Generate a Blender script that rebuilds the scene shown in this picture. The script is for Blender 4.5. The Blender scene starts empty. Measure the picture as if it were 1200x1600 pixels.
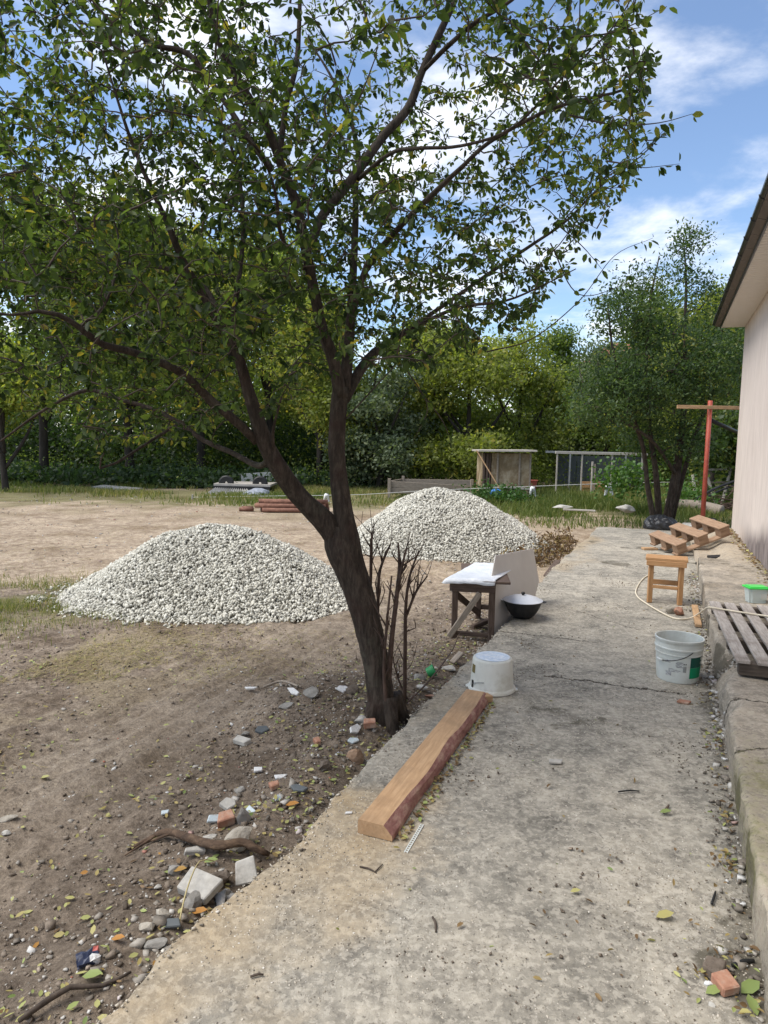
import bpy, bmesh, math, random
import numpy as np
from mathutils import Vector, Matrix

rng = np.random.default_rng(7)
random.seed(7)
SC = bpy.context.scene
COL = SC.collection

# ------------------------------------------------------------------ camera, sky, sun, exposure
PITCH, ROLL, FPX = math.radians(5.75), math.radians(1.0), 1080.0
CAM = np.array([0.0, 0.0, 1.55])
_f = np.array([0, math.cos(PITCH), -math.sin(PITCH)])
_u = np.array([0, math.sin(PITCH), math.cos(PITCH)])
_r = np.array([1.0, 0, 0])
CX = _r * math.cos(ROLL) + _u * math.sin(ROLL)
CU = _u * math.cos(ROLL) - _r * math.sin(ROLL)
cd = bpy.data.cameras.new('camera')
cam = bpy.data.objects.new('camera', cd)
COL.objects.link(cam)
cd.sensor_fit = 'VERTICAL'
cd.sensor_height = 36.0
cd.lens = 36.0 * FPX / 1600.0
cd.clip_start, cd.clip_end = 0.05, 1000.0
cam.matrix_world = Matrix(((CX[0], CU[0], -_f[0], CAM[0]), (CX[1], CU[1], -_f[1], CAM[1]), (CX[2], CU[2], -_f[2], CAM[2]), (0, 0, 0, 1)))
SC.camera = cam

SUN_EL, SUN_AZ = math.radians(56), math.radians(-100)      # azimuth from +Y, towards +X
W = bpy.data.worlds.new("World")
SC.world = W
W.use_nodes = True
wn, wl = W.node_tree.nodes, W.node_tree.links
wn.clear()
w_out = wn.new('ShaderNodeOutputWorld')
w_bg = wn.new('ShaderNodeBackground')
w_bg.inputs['Strength'].default_value = 0.096
w_sky = wn.new('ShaderNodeTexSky')
w_sky.sky_type = 'NISHITA'
w_sky.sun_disc = False
w_sky.sun_elevation = SUN_EL
w_sky.sun_rotation = SUN_AZ
w_sky.air_density = 1.0
w_sky.dust_density = 0.3
w_sky.ozone_density = 4.0
w_tc = wn.new('ShaderNodeTexCoord')
w_sep = wn.new('ShaderNodeSeparateXYZ')
w_z = wn.new('ShaderNodeMath'); w_z.operation = 'ADD'; w_z.inputs[1].default_value = 0.16
w_zm = wn.new('ShaderNodeMath'); w_zm.operation = 'MAXIMUM'; w_zm.inputs[1].default_value = 0.05
w_dx = wn.new('ShaderNodeMath'); w_dx.operation = 'DIVIDE'
w_dy = wn.new('ShaderNodeMath'); w_dy.operation = 'DIVIDE'
w_cmb = wn.new('ShaderNodeCombineXYZ'); w_cmb.inputs[2].default_value = 3.7
w_n = wn.new('ShaderNodeTexNoise')
w_n.inputs['Scale'].default_value = 1.9
w_n.inputs['Detail'].default_value = 9
w_n.inputs['Roughness'].default_value = 0.58
w_n.inputs['Distortion'].default_value = 0.25
w_r = wn.new('ShaderNodeValToRGB')
w_r.color_ramp.interpolation = 'EASE'
w_r.color_ramp.elements[0].position, w_r.color_ramp.elements[1].position = 0.42, 0.69
w_r.color_ramp.elements[0].color = (0.03, 0.03, 0.03, 1)
w_r.color_ramp.elements[1].color = (0.92, 0.92, 0.92, 1)
w_mix = wn.new('ShaderNodeMix'); w_mix.data_type = 'RGBA'
w_mix.inputs[7].default_value = (6.6, 6.7, 6.95, 1)
wl.new(w_tc.outputs['Generated'], w_sep.inputs[0])
wl.new(w_sep.outputs[2], w_z.inputs[0]); wl.new(w_z.outputs[0], w_zm.inputs[0])
wl.new(w_sep.outputs[0], w_dx.inputs[0]); wl.new(w_zm.outputs[0], w_dx.inputs[1])
wl.new(w_sep.outputs[1], w_dy.inputs[0]); wl.new(w_zm.outputs[0], w_dy.inputs[1])
wl.new(w_dx.outputs[0], w_cmb.inputs[0]); wl.new(w_dy.outputs[0], w_cmb.inputs[1])
wl.new(w_cmb.outputs[0], w_n.inputs['Vector'])
wl.new(w_n.outputs['Fac'], w_r.inputs[0])
wl.new(w_r.outputs[0], w_mix.inputs[0])
wl.new(w_sky.outputs[0], w_mix.inputs[6])
wl.new(w_mix.outputs[2], w_bg.inputs['Color'])
wl.new(w_bg.outputs[0], w_out.inputs['Surface'])

sd = bpy.data.lights.new('sun', 'SUN')
sd.energy = 2.3
sd.angle = math.radians(44)
sd.color = (1.0, 0.95, 0.87)
sun = bpy.data.objects.new('sun', sd)
COL.objects.link(sun)
S = Vector((math.sin(SUN_AZ) * math.cos(SUN_EL), math.cos(SUN_AZ) * math.cos(SUN_EL), math.sin(SUN_EL)))
sun.rotation_euler = (-S).to_track_quat('-Z', 'Y').to_euler()
sun.location = S * 60
vs = SC.view_settings
SC.display_settings.display_device = 'sRGB'
vs.view_transform = 'Standard'
vs.look = 'None'
vs.exposure = 1.1
vs.gamma = 1.0
vs.use_curve_mapping = False
SC.cycles.max_bounces = 8
SC.cycles.transmission_bounces = 6
SC.cycles.use_denoising = True

# ------------------------------------------------------------------ places: from a direction seen at the camera to a point of the world
def _ray(px, py):
    return _f * FPX + CX * (px - 600) + CU * (800 - py)
def G(px, py, z=0.0):
    r = _ray(px, py)
    return Vector(CAM + r * ((z - CAM[2]) / r[2]))
def D(px, py, y):
    r = _ray(px, py)
    return Vector(CAM + r * (y / r[1]))
def proj(P):
    d = np.asarray(P) - CAM
    zc = d @ _f
    zc = np.where(np.abs(zc) < 1e-6, 1e-6, zc)
    return 600 + (d @ CX) / zc * FPX, 800 - (d @ CU) / zc * FPX, zc
_a = _ray(1042, 702)[:2]
AX = _a / np.linalg.norm(_a)             # along the house and the slab
AP = np.array([AX[1], -AX[0]])           # across, towards the house
def H(s, p, z=0.0):
    q = AX * s + AP * p
    return Vector((q[0], q[1], z))
def sp(x, y):
    return x * AX[0] + y * AX[1], x * AP[0] + y * AP[1]

# ------------------------------------------------------------------ numeric noise
def _hash(ix, iy, seed):
    h = (ix.astype(np.int64) * 374761393 + iy.astype(np.int64) * 668265263 + seed * 974711) & 0x7fffffff
    h = ((h ^ (h >> 13)) * 1274126177) & 0x7fffffff
    return ((h ^ (h >> 16)) & 0xffff) / 65535.0
def vnoise(x, y, seed=0):
    x, y = np.asarray(x, float), np.asarray(y, float)
    ix, iy = np.floor(x), np.floor(y)
    fx, fy = x - ix, y - iy
    fx, fy = fx * fx * (3 - 2 * fx), fy * fy * (3 - 2 * fy)
    a = _hash(ix, iy, seed); b = _hash(ix + 1, iy, seed); c = _hash(ix, iy + 1, seed); d = _hash(ix + 1, iy + 1, seed)
    return (a * (1 - fx) + b * fx) * (1 - fy) + (c * (1 - fx) + d * fx) * fy
def fbm(x, y, sc=1.0, octv=5, seed=0, gain=0.5):
    t, amp, tot = 0, 1, 0
    for o in range(octv):
        t = t + amp * vnoise(np.asarray(x) * sc * 2 ** o + 17.3 * o, np.asarray(y) * sc * 2 ** o - 9.1 * o, seed + o)
        tot += amp; amp *= gain
    return t / tot
def sstep(a, b, x):
    t = np.clip((np.asarray(x, float) - a) / (b - a), 0, 1)
    return t * t * (3 - 2 * t)

# ------------------------------------------------------------------ materials
def _new(name):
    m = bpy.data.materials.new(name)
    m.use_nodes = True
    nt = m.node_tree
    nt.nodes.clear()
    return m, nt.nodes, nt.links
def _col(c):
    return (c[0], c[1], c[2], 1.0)
def ramp(N, stops, interp='LINEAR'):
    r = N.new('ShaderNodeValToRGB')
    cr = r.color_ramp
    cr.interpolation = interp
    while len(cr.elements) < len(stops):
        cr.elements.new(0.5)
    for e, (p, c) in zip(cr.elements, stops):
        e.position = p
        e.color = _col(c)
    return r
def noise(N, L, vec, scale, detail=6, rough=0.6, dist=0.0):
    n = N.new('ShaderNodeTexNoise')
    n.inputs['Scale'].default_value = scale
    n.inputs['Detail'].default_value = detail
    n.inputs['Roughness'].default_value = rough
    n.inputs['Distortion'].default_value = dist
    L.new(vec, n.inputs['Vector'])
    return n
def mixc(N, L, fac, a, b, mode='MIX'):
    m = N.new('ShaderNodeMix'); m.data_type = 'RGBA'; m.blend_type = mode
    for s, v in ((0, fac), (6, a), (7, b)):
        if isinstance(v, (int, float)):
            m.inputs[s].default_value = v
        elif isinstance(v, tuple):
            m.inputs[s].default_value = _col(v)
        else:
            L.new(v, m.inputs[s])
    return m.outputs[2]
def mth(N, L, op, a, b=None, clamp=False):
    m = N.new('ShaderNodeMath'); m.operation = op; m.use_clamp = clamp
    for i, v in enumerate((a, b)):
        if v is None: continue
        if isinstance(v, (int, float)): m.inputs[i].default_value = v
        else: L.new(v, m.inputs[i])
    return m.outputs[0]
def attr(N, name):
    a = N.new('ShaderNodeAttribute'); a.attribute_name = name
    return a.outputs['Fac']
def coords(N, L, stretch=(1, 1, 1), kind='Object'):
    tc = N.new('ShaderNodeTexCoord')
    mp = N.new('ShaderNodeMapping')
    mp.inputs['Scale'].default_value = stretch
    L.new(tc.outputs[kind], mp.inputs['Vector'])
    return mp.outputs[0]
def finish(N, L, color, rough=0.8, bump=None, bstr=0.4, bdist=0.01, spec=0.3, metal=0.0):
    p = N.new('ShaderNodeBsdfPrincipled')
    o = N.new('ShaderNodeOutputMaterial')
    if isinstance(color, tuple): p.inputs['Base Color'].default_value = _col(color)
    else: L.new(color, p.inputs['Base Color'])
    if isinstance(rough, (int, float)): p.inputs['Roughness'].default_value = rough
    else: L.new(rough, p.inputs['Roughness'])
    p.inputs['Specular IOR Level'].default_value = spec
    p.inputs['Metallic'].default_value = metal
    if bump is not None:
        b = N.new('ShaderNodeBump')
        b.inputs['Strength'].default_value = bstr
        b.inputs['Distance'].default_value = bdist
        L.new(bump, b.inputs['Height'])
        L.new(b.outputs[0], p.inputs['Normal'])
    L.new(p.outputs[0], o.inputs[0])
    return p
def mat(name, stops, scale=6, detail=8, rough=0.8, stretch=(1, 1, 1), bstr=0.3, bdist=0.006, bscale=None, spec=0.3, metal=0.0, dirt=None, dirt_scale=3, dist=0.0):
    """noise-ramped material; dirt = (colour, amount) adds worn blotches of another colour"""
    m, N, L = _new(name)
    v = coords(N, L, stretch)
    n = noise(N, L, v, scale, detail, 0.65, dist)
    c = ramp(N, stops); L.new(n.outputs['Fac'], c.inputs[0])
    col = c.outputs[0]
    if dirt:
        d = noise(N, L, coords(N, L), dirt_scale, 7, 0.7)
        dr = ramp(N, [(0.5 - 0.25 * dirt[1], (0, 0, 0)), (0.75 - 0.2 * dirt[1], (1, 1, 1))])
        L.new(d.outputs['Fac'], dr.inputs[0])
        col = mixc(N, L, mth(N, L, 'MULTIPLY', dr.outputs[0], 0.85), col, dirt[0])
    b = noise(N, L, v, bscale or scale * 3, 5, 0.7)
    finish(N, L, col, rough, b.outputs['Fac'], bstr, bdist, spec, metal)
    return m
def tintmat(name, stops, rough=0.85, nscale=40, namt=0.35, bstr=0.4, bdist=0.004, spec=0.3):
    """colour picked by each piece's own tint value, with grain"""
    m, N, L = _new(name)
    c = ramp(N, stops); L.new(attr(N, 'tint'), c.inputs[0])
    v = coords(N, L)
    n = noise(N, L, v, nscale, 5, 0.7)
    g = ramp(N, [(0.3, (1 - namt,) * 3), (0.7, (1 + namt * .5,) * 3)]); L.new(n.outputs['Fac'], g.inputs[0])
    col = mixc(N, L, 1.0, c.outputs[0], g.outputs[0], 'MULTIPLY')
    finish(N, L, col, rough, n.outputs['Fac'], bstr, bdist, spec)
    return m
def leafmat(name, stops, trans=0.4, tcol=(1.25, 1.35, 0.5), gloss=0.35):
    m, N, L = _new(name)
    c = ramp(N, stops); L.new(attr(N, 'tint'), c.inputs[0])
    p = N.new('ShaderNodeBsdfPrincipled')
    p.inputs['Roughness'].default_value = 0.5
    p.inputs['Specular IOR Level'].default_value = gloss
    L.new(c.outputs[0], p.inputs['Base Color'])
    t = N.new('ShaderNodeBsdfTranslucent')
    L.new(mixc(N, L, 1.0, c.outputs[0], tcol, 'MULTIPLY'), t.inputs['Color'])
    mx = N.new('ShaderNodeMixShader'); mx.inputs[0].default_value = trans
    L.new(p.outputs[0], mx.inputs[1]); L.new(t.outputs[0], mx.inputs[2])
    o = N.new('ShaderNodeOutputMaterial'); L.new(mx.outputs[0], o.inputs[0])
    return m

# ------------------------------------------------------------------ mesh and object helpers
WM = {}
def mesh(name, V, faces, m=None, smooth=False, attrs=None):
    V = np.asarray(V, np.float32)
    me = bpy.data.meshes.new(name)
    if isinstance(faces, np.ndarray): faces = [faces]
    faces = [np.asarray(f, np.int32) for f in faces if len(f)]
    me.vertices.add(len(V)); me.vertices.foreach_set('co', V.ravel())
    nl = sum(f.size for f in faces); npoly = sum(len(f) for f in faces)
    me.loops.add(nl); me.polygons.add(npoly)
    me.loops.foreach_set('vertex_index', np.concatenate([f.ravel() for f in faces]))
    tot = np.concatenate([np.full(len(f), f.shape[1], np.int32) for f in faces])
    st = np.concatenate([[0], np.cumsum(tot)[:-1]]).astype(np.int32)
    me.polygons.foreach_set('loop_start', st)
    me.polygons.foreach_set('loop_total', tot)
    if smooth: me.polygons.foreach_set('use_smooth', np.ones(npoly, bool))
    me.update(calc_edges=True)
    for k, a in (attrs or {}).items():
        at = me.attributes.new(k, 'FLOAT', 'POINT')
        at.data.foreach_set('value', np.asarray(a, np.float32))
    if m: me.materials.append(m)
    return me
def link(name, data, parent=None, world=None):
    o = bpy.data.objects.new(name, data)
    COL.objects.link(o)
    w = world if world is not None else Matrix.Identity(4)
    if parent is not None:
        o.parent = parent
        o.matrix_basis = WM[parent.name].inverted() @ w
    else:
        o.matrix_basis = w
    WM[o.name] = w
    return o
def tag(o, label=None, cat=None, group=None, kind=None):
    if label: o['label'] = label
    if cat: o['category'] = cat
    if group: o['group'] = group
    if kind: o['kind'] = kind
    return o
def thing(name, loc, label, cat, group=None, rot=None):
    w = Matrix.Translation(Vector(loc))
    if rot is not None: w = w @ rot
    o = link(name, None, None, w)
    o.empty_display_size = 0.1
    return tag(o, label, cat, group)
def bm_mesh(bm, name, m=None, smooth=False):
    me = bpy.data.meshes.new(name)
    bmesh.ops.recalc_face_normals(bm, faces=bm.faces)
    bm.to_mesh(me); bm.free()
    if smooth: me.polygons.foreach_set('use_smooth', np.ones(len(me.polygons), bool))
    if m: me.materials.append(m)
    return me
def box_mesh(name, sx, sy, sz, m, bev=0.004, jit=0.0, seg=1, cuts=0):
    bm = bmesh.new()
    bmesh.ops.create_cube(bm, size=1.0)
    bmesh.ops.scale(bm, vec=(sx, sy, sz), verts=bm.verts)
    if cuts:
        bmesh.ops.subdivide_edges(bm, edges=bm.edges[:], cuts=cuts, use_grid_fill=True)
    if bev and not cuts:
        bmesh.ops.bevel(bm, geom=bm.edges[:], offset=min(bev, 0.4 * min(sx, sy, sz)), segments=seg, affect='EDGES', profile=0.6)
    if jit:
        for v in bm.verts:
            v.co += Vector((random.uniform(-1, 1), random.uniform(-1, 1), random.uniform(-1, 1))) * jit
    return bm_mesh(bm, name, m)
def frame(x, up=(0, 0, 1), org=(0, 0, 0)):
    x = Vector(x).normalized(); up = Vector(up)
    y = up.cross(x)
    if y.length < 1e-5: y = Vector((0, 1, 0)).cross(x)
    y.normalize(); z = x.cross(y)
    M_ = Matrix((x, y, z)).transposed().to_4x4()
    M_.translation = Vector(org)
    return M_
def beam(name, parent, p0, p1, w, t, m, up=(0, 0, 1), bev=0.004, jit=0.0):
    """a board from p0 to p1: width w across, thickness t along up"""
    p0, p1 = Vector(p0), Vector(p1)
    me = box_mesh(name, (p1 - p0).length, w, t, m, bev, jit)
    return link(name, me, parent, frame(p1 - p0, up, (p0 + p1) / 2))
def smooth_path(pts, step=0.03):
    """Catmull-Rom through rows (x, y, z, r)"""
    P = np.asarray(pts, float)
    if len(P) < 2: return P
    Q = np.vstack([2 * P[0] - P[1], P, 2 * P[-1] - P[-2]])
    out = []
    for i in range(1, len(Q) - 2):
        n = max(1, int(np.linalg.norm(Q[i + 1, :3] - Q[i, :3]) / step))
        for k in range(n):
            t = k / n
            out.append(0.5 * ((2 * Q[i]) + (-Q[i - 1] + Q[i + 1]) * t + (2 * Q[i - 1] - 5 * Q[i] + 4 * Q[i + 1] - Q[i + 2]) * t * t + (-Q[i - 1] + 3 * Q[i] - 3 * Q[i + 1] + Q[i + 2]) * t ** 3))
    out.append(P[-1])
    return np.array(out)
def tube_arr(P, sides=8, cap=True, off=0, jit=0.0, seed=0):
    P = np.asarray(P, float)
    n = len(P)
    T = np.gradient(P[:, :3], axis=0)
    T /= np.maximum(np.linalg.norm(T, axis=1, keepdims=True), 1e-9)
    ref = np.array([0.0, 0, 1]) if abs(T[0][2]) < 0.9 else np.array([1.0, 0, 0])
    A = np.zeros((n, 3)); a = np.cross(T[0], ref); a /= np.linalg.norm(a); A[0] = a
    for i in range(1, n):
        a = a - T[i] * (a @ T[i]); nn = np.linalg.norm(a)
        a = a / nn if nn > 1e-6 else A[i - 1]
        A[i] = a
    B = np.cross(T, A)
    th = np.linspace(0, 2 * np.pi, sides, endpoint=False)
    R = P[:, 3][:, None]
    if jit:
        rr = np.random.default_rng(seed)
        lob = rr.uniform(-1, 1, (1, sides)) * 0.6 + rr.uniform(-1, 1, (n, sides)) * 0.4
        R = R * (1 + jit * lob)
    else:
        R = np.repeat(R, sides, 1)
    V = P[:, None, :3] + R[:, :, None] * (np.cos(th)[None, :, None] * A[:, None, :] + np.sin(th)[None, :, None] * B[:, None, :])
    V = V.reshape(-1, 3)
    i = np.arange(n - 1)[:, None] * sides; j = np.arange(sides)[None, :]; j2 = (j + 1) % sides
    Fq = np.stack([i + j, i + j2, i + sides + j2, i + sides + j], -1).reshape(-1, 4)
    tris = np.zeros((0, 3), int)
    if cap:
        c0, c1 = len(V), len(V) + 1
        V = np.vstack([V, P[0, :3], P[-1, :3]])
        jj = np.arange(sides); jn = (jj + 1) % sides
        tris = np.vstack([np.stack([np.full(sides, c0), jn, jj], -1), np.stack([np.full(sides, c1), (n - 1) * sides + jj, (n - 1) * sides + jn], -1)])
    return V, Fq + off, tris + off
class MB:
    """collects tubes into one mesh"""
    def __init__(s): s.V, s.Q, s.T, s.n = [], [], [], 0
    def tube(s, P, sides=8, cap=True, jit=0.0, seed=0):
        v, q, t = tube_arr(P, sides, cap, s.n, jit, seed)
        s.V.append(v); s.Q.append(q); s.T.append(t); s.n += len(v)
        return s
    def mesh(s, name, m, smooth=True):
        return mesh(name, np.vstack(s.V), [np.vstack(s.Q), np.vstack(s.T)], m, smooth)
def tube(name, parent, pts, r, m, sides=8, step=0.03, smooth=True, curved=True):
    P = np.array([[*Vector(p), r if np.isscalar(r) else r[i]] for i, p in enumerate(pts)], float)
    if curved: P = smooth_path(P, step)
    return link(name, MB().tube(P, sides).mesh(name, m, smooth), parent)
def lathe(name, parent, prof, m, loc, seg=40, smooth=True, tilt=None):
    prof = np.asarray(prof, float)
    th = np.linspace(0, 2 * np.pi, seg, endpoint=False)
    V = np.stack([prof[:, 0][:, None] * np.cos(th), prof[:, 0][:, None] * np.sin(th), np.repeat(prof[:, 1][:, None], seg, 1)], -1).reshape(-1, 3)
    n = len(prof); i = np.arange(n - 1)[:, None] * seg; j = np.arange(seg)[None, :]; j2 = (j + 1) % seg
    Q = np.stack([i + j, i + j2, i + seg + j2, i + seg + j], -1).reshape(-1, 4)
    me = mesh(name, V, [Q], m, smooth)
    if smooth: me.set_sharp_from_angle(angle=math.radians(40))
    w = Matrix.Translation(Vector(loc))
    if tilt is not None: w = w @ tilt
    return link(name, me, parent, w)
def prism(name, parent, outline, t, m, world, bev=0.0):
    """polygon outline in the local xy plane, thickness t along local z"""
    bm = bmesh.new()
    vs_ = [bm.verts.new((x, y, 0)) for x, y in outline]
    f = bm.faces.new(vs_)
    r = bmesh.ops.extrude_face_region(bm, geom=[f])
    bmesh.ops.translate(bm, vec=(0, 0, t), verts=[e for e in r['geom'] if isinstance(e, bmesh.types.BMVert)])
    if bev: bmesh.ops.bevel(bm, geom=bm.edges[:], offset=bev, segments=1, affect='EDGES')
    return link(name, bm_mesh(bm, name, m), parent, world)

# icosahedron stones and six-point leaves, many at a time
CUB = np.array([(x, y, z) for z in (-1, 1) for y in (-1, 1) for x in (-1, 1)]) * .72
CUF = np.array([(0, 2, 1), (1, 2, 3), (4, 5, 6), (5, 7, 6), (0, 1, 4), (1, 5, 4), (2, 6, 3), (3, 6, 7), (0, 4, 2), (2, 4, 6), (1, 3, 5), (3, 7, 5)])
def rand_rot(n, r=rng):
    q = r.normal(size=(n, 4)); q /= np.linalg.norm(q, axis=1, keepdims=True)
    w, x, y, z = q.T
    return np.stack([np.stack([1 - 2 * (y * y + z * z), 2 * (x * y - z * w), 2 * (x * z + y * w)], -1), np.stack([2 * (x * y + z * w), 1 - 2 * (x * x + z * z), 2 * (y * z - x * w)], -1), np.stack([2 * (x * z - y * w), 2 * (y * z + x * w), 1 - 2 * (x * x + y * y)], -1)], 1)
def stones(P, size, tint, flat=0.6, r=rng, lie=False, rough=0.22):
    n = len(P)
    V = CUB[None] * r.uniform(.52, 1.15, (n, 8, 1)) + r.uniform(-.16, .16, (n, 8, 3))
    sc = np.stack([r.uniform(0.8, 1.25, n), r.uniform(0.6, 1.0, n), r.uniform(flat * .7, flat * 1.3, n)], -1) * np.asarray(size)[:, None] * 0.5
    V = V * sc[:, None, :]
    if lie:
        a = r.uniform(0, 6.283, n); ca, sa = np.cos(a), np.sin(a)
        R = np.zeros((n, 3, 3)); R[:, 0, 0] = ca; R[:, 0, 1] = -sa; R[:, 1, 0] = sa; R[:, 1, 1] = ca; R[:, 2, 2] = 1
        t = r.normal(0, .18, (n, 2)); R[:, 2, 0] = t[:, 0]; R[:, 2, 1] = t[:, 1]
    else:
        R = rand_rot(n, r)
    V = np.einsum('nij,nkj->nki', R, V) + np.asarray(P)[:, None, :]
    F = CUF[None] + (np.arange(n) * 8)[:, None, None]
    return V.reshape(-1, 3), F.reshape(-1, 3), np.repeat(tint, 8)
LEAF2 = np.array([(0, 0), (1, 0), (.30, .42), (.68, .40), (.30, -.42), (.68, -.40)])
LEAFF = np.array([(0, 1, 3, 2), (0, 4, 5, 1)])
def leaves(P, d, nrm, Ln, wid, tint, fold=0.18, curl=0.12):
    d = d / np.maximum(np.linalg.norm(d, axis=1, keepdims=True), 1e-9)
    s = np.cross(nrm, d); s /= np.maximum(np.linalg.norm(s, axis=1, keepdims=True), 1e-9)
    k = np.cross(d, s)
    n = len(P)
    u = LEAF2[None, :, 0] * Ln[:, None]; w = LEAF2[None, :, 1] * (Ln * wid)[:, None]
    h = np.abs(w) * fold * 2 - (LEAF2[None, :, 0] ** 2) * (Ln * curl)[:, None]
    V = P[:, None, :] + u[..., None] * d[:, None, :] + w[..., None] * s[:, None, :] + h[..., None] * k[:, None, :]
    F = LEAFF[None] + (np.arange(n) * 6)[:, None, None]
    return V.reshape(-1, 3), F.reshape(-1, 4), np.repeat(tint, 6)
def rhomb(P, r, size, tint, aspect=0.55, up=0.5):
    """loose quads for the leaves of far trees"""
    n = len(P)
    d = r.normal(size=(n, 3)); d /= np.linalg.norm(d, axis=1, keepdims=True)
    nn = r.normal(size=(n, 3)); nn[:, 2] += up * 2; s = np.cross(nn, d); s /= np.maximum(np.linalg.norm(s, axis=1, keepdims=True), 1e-9)
    h = size[:, None] * .5
    V = np.stack([P - d * h, P + s * h * aspect, P + d * h, P - s * h * aspect], 1)
    F = np.arange(n * 4).reshape(n, 4)
    return V.reshape(-1, 3), F, np.repeat(tint, 4)
# ================================================================== THE SETTING
SLAB_END = 14.1
EDGE_S = [-4, 0, 1.27, 1.41, 1.55, 1.9, 2.25, 2.89, 3.21, 4.03, 4.76, 5.62, 7.5, 9.23, 11.5, 14.5]
EDGE_P = [-1.36, -1.36, -1.353, -1.329, -1.355, -1.297, -1.269, -1.283, -1.278, -1.266, -1.24, -1.222, -1.27, -1.26, -1.2, -1.15]
def slab_left(s):
    s = np.asarray(s, float)
    return np.interp(s, EDGE_S, EDGE_P) + (fbm(s, s * 0, 3.0, 4, 5) - .5) * .07 + (fbm(s, s * 0, 14, 4, 8, .7) - .5) * .05
def ledge_edge(s):
    s = np.asarray(s, float)
    return 0.318 + 0.0125 * s
TREE = np.array([0.03, 3.97])
TR0, TR1 = G(100, 1210, -.18), G(520, 975, -.18)
_td = np.array([TR1.x - TR0.x, TR1.y - TR0.y]); _td /= np.linalg.norm(_td)
def track_dist(x, y):
    return (x - TR0.x) * _td[1] - (y - TR0.y) * _td[0]
def ground_z(x, y, fine=True):
    x, y = np.asarray(x, float), np.asarray(y, float)
    s, p = sp(x, y)
    z = -0.19 + 0.10 * sstep(7.5, 14.5, y)
    z = z + 0.10 * sstep(2.6, 1.4, y) * sstep(-2.2, -0.4, x)
    # rubble banked up against the slab edge
    z = z + 0.07 * np.exp(-((p + 1.55) / .22) ** 2) * sstep(8, 5, s) * (0.4 + fbm(x, y, 1.6, 3, 31))
    z = z + 0.10 * np.exp(-((x - TREE[0] + .45) ** 2 + (y - TREE[1] - .35) ** 2) / .5)
    z = z + (fbm(x, y, .45, 4, 11) - .5) * .10 * sstep(-1.4, -2.2, p) + (fbm(x, y, .12, 3, 12) - .5) * .12 * sstep(8, 14, y)
    if fine:
        rough = sstep(14, 5, y)
        z = z + (fbm(x, y, 5.5, 5, 13, .6) - .5) * .055 * rough + (fbm(x, y, 12, 3, 14, .7) - .5) * .026 * rough
        t = track_dist(x, y)
        near = np.exp(-((t) / .9) ** 2) * rough
        u_ = (x - TR0.x) * _td[0] + (y - TR0.y) * _td[1]
        rut = near * np.exp(-((np.abs(t + .10 * (fbm(u_, u_ * 0, .6, 2, 4) - .5)) - .40) / .15) ** 2)
        z = z - .045 * rut + near * .010 * np.sin(t * 52 + 3 * fbm(x, y, 2, 2, 3)) + rut * .011 * np.sin(u_ * 44 + np.abs(t) * 30) * fbm(x, y, 1.5, 2, 6)
    # a low bank of soil and weeds at the foot of the wood
    z = z + .05 * np.exp(-((y - 19.6) / .7) ** 2) * sstep(-2, -6, x) * (fbm(x, y, .8, 3, 44) + .3)
    return z

def axis(parts):
    return np.unique(np.concatenate([np.arange(a, b, st) for a, b, st in parts]))
xs = axis([(-160, -40, 20), (-40, -8, 1.2), (-8, -3.4, .22), (-3.4, 1.0, .035), (1.0, 3, .08), (3, 9, .3), (9, 40, 1.5), (40, 161, 20)])
ys = axis([(-60, 0, 10), (0, 1.0, .3), (1.0, 6.2, .035), (6.2, 11, .07), (11, 24, .22), (24, 60, 2), (60, 300, 30)])
GX, GY = np.meshgrid(xs, ys)
GZ = ground_z(GX, GY)
nx, ny = len(xs), len(ys)
gi = (np.arange(ny - 1)[:, None] * nx + np.arange(nx - 1)[None, :])
GF = np.stack([gi, gi + 1, gi + nx + 1, gi + nx], -1).reshape(-1, 4)
gx, gy = GX.ravel(), GY.ravel()
gs, gp = sp(gx, gy)
n1 = fbm(gx, gy, .5, 5, 21); n2 = fbm(gx, gy, 1.7, 5, 22)
def disc(px, py, rx, ry, z=-.18):
    c = G(px, py, z)
    return np.exp(-(((gx - c.x) / rx) ** 2 + ((gy - c.y) / ry) ** 2))
a_field = sstep(6.2, 9.5, gy + (n1 - .5) * 5 - .25 * (gx + 1)) * sstep(23.5, 21.5, gy)
a_grass = np.clip(disc(-30, 945, 1.3, 1.1) * 1.3 * sstep(.3, .6, n2) + sstep(15.5, 18.5, gy + (n2 - .5) * 4) * sstep(23, 21.5, gy) * .9 + sstep(2.2, 3.4, gx - .16 * gy + (n2 - .5) * 1.5) * sstep(11.0, 13.5, gy + (n1 - .5) * 2) * 1.0, 0, 1)
a_straw = np.clip((disc(30, 1060, 1.0, .9) * 1.2 + disc(120, 1000, 1.4, .8) + .9 * sstep(12, 15, gy)) * sstep(.35, .62, n2) * sstep(23.5, 21.5, gy), 0, 1)
a_track = np.exp(-(track_dist(gx, gy) / .66) ** 2) * sstep(9, 6, gy) * (.6 + .8 * n2)
a_wet = np.clip(sstep(21.5, 23, gy + (n2 - .5) * 1.5) + np.exp(-((gp + 1.9) / .75) ** 2) * sstep(7, 4.5, gs) * (.35 + n2), 0, 1)  # dark soil; beneath the wood its shade is also put into the colour
m, N, L = _new('bare_soil')
v = coords(N, L)
nf = noise(N, L, v, 9, 12, .75); nc = noise(N, L, v, 70, 6, .7); nx_ = noise(N, L, v, 38, 9, .8); nb = noise(N, L, v, 1.3, 8, .6)
soil = ramp(N, [(.32, (.115, .090, .069)), (.50, (.245, .195, .150)), (.66, (.40, .33, .26))]); L.new(nf.outputs['Fac'], soil.inputs[0])
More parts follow.
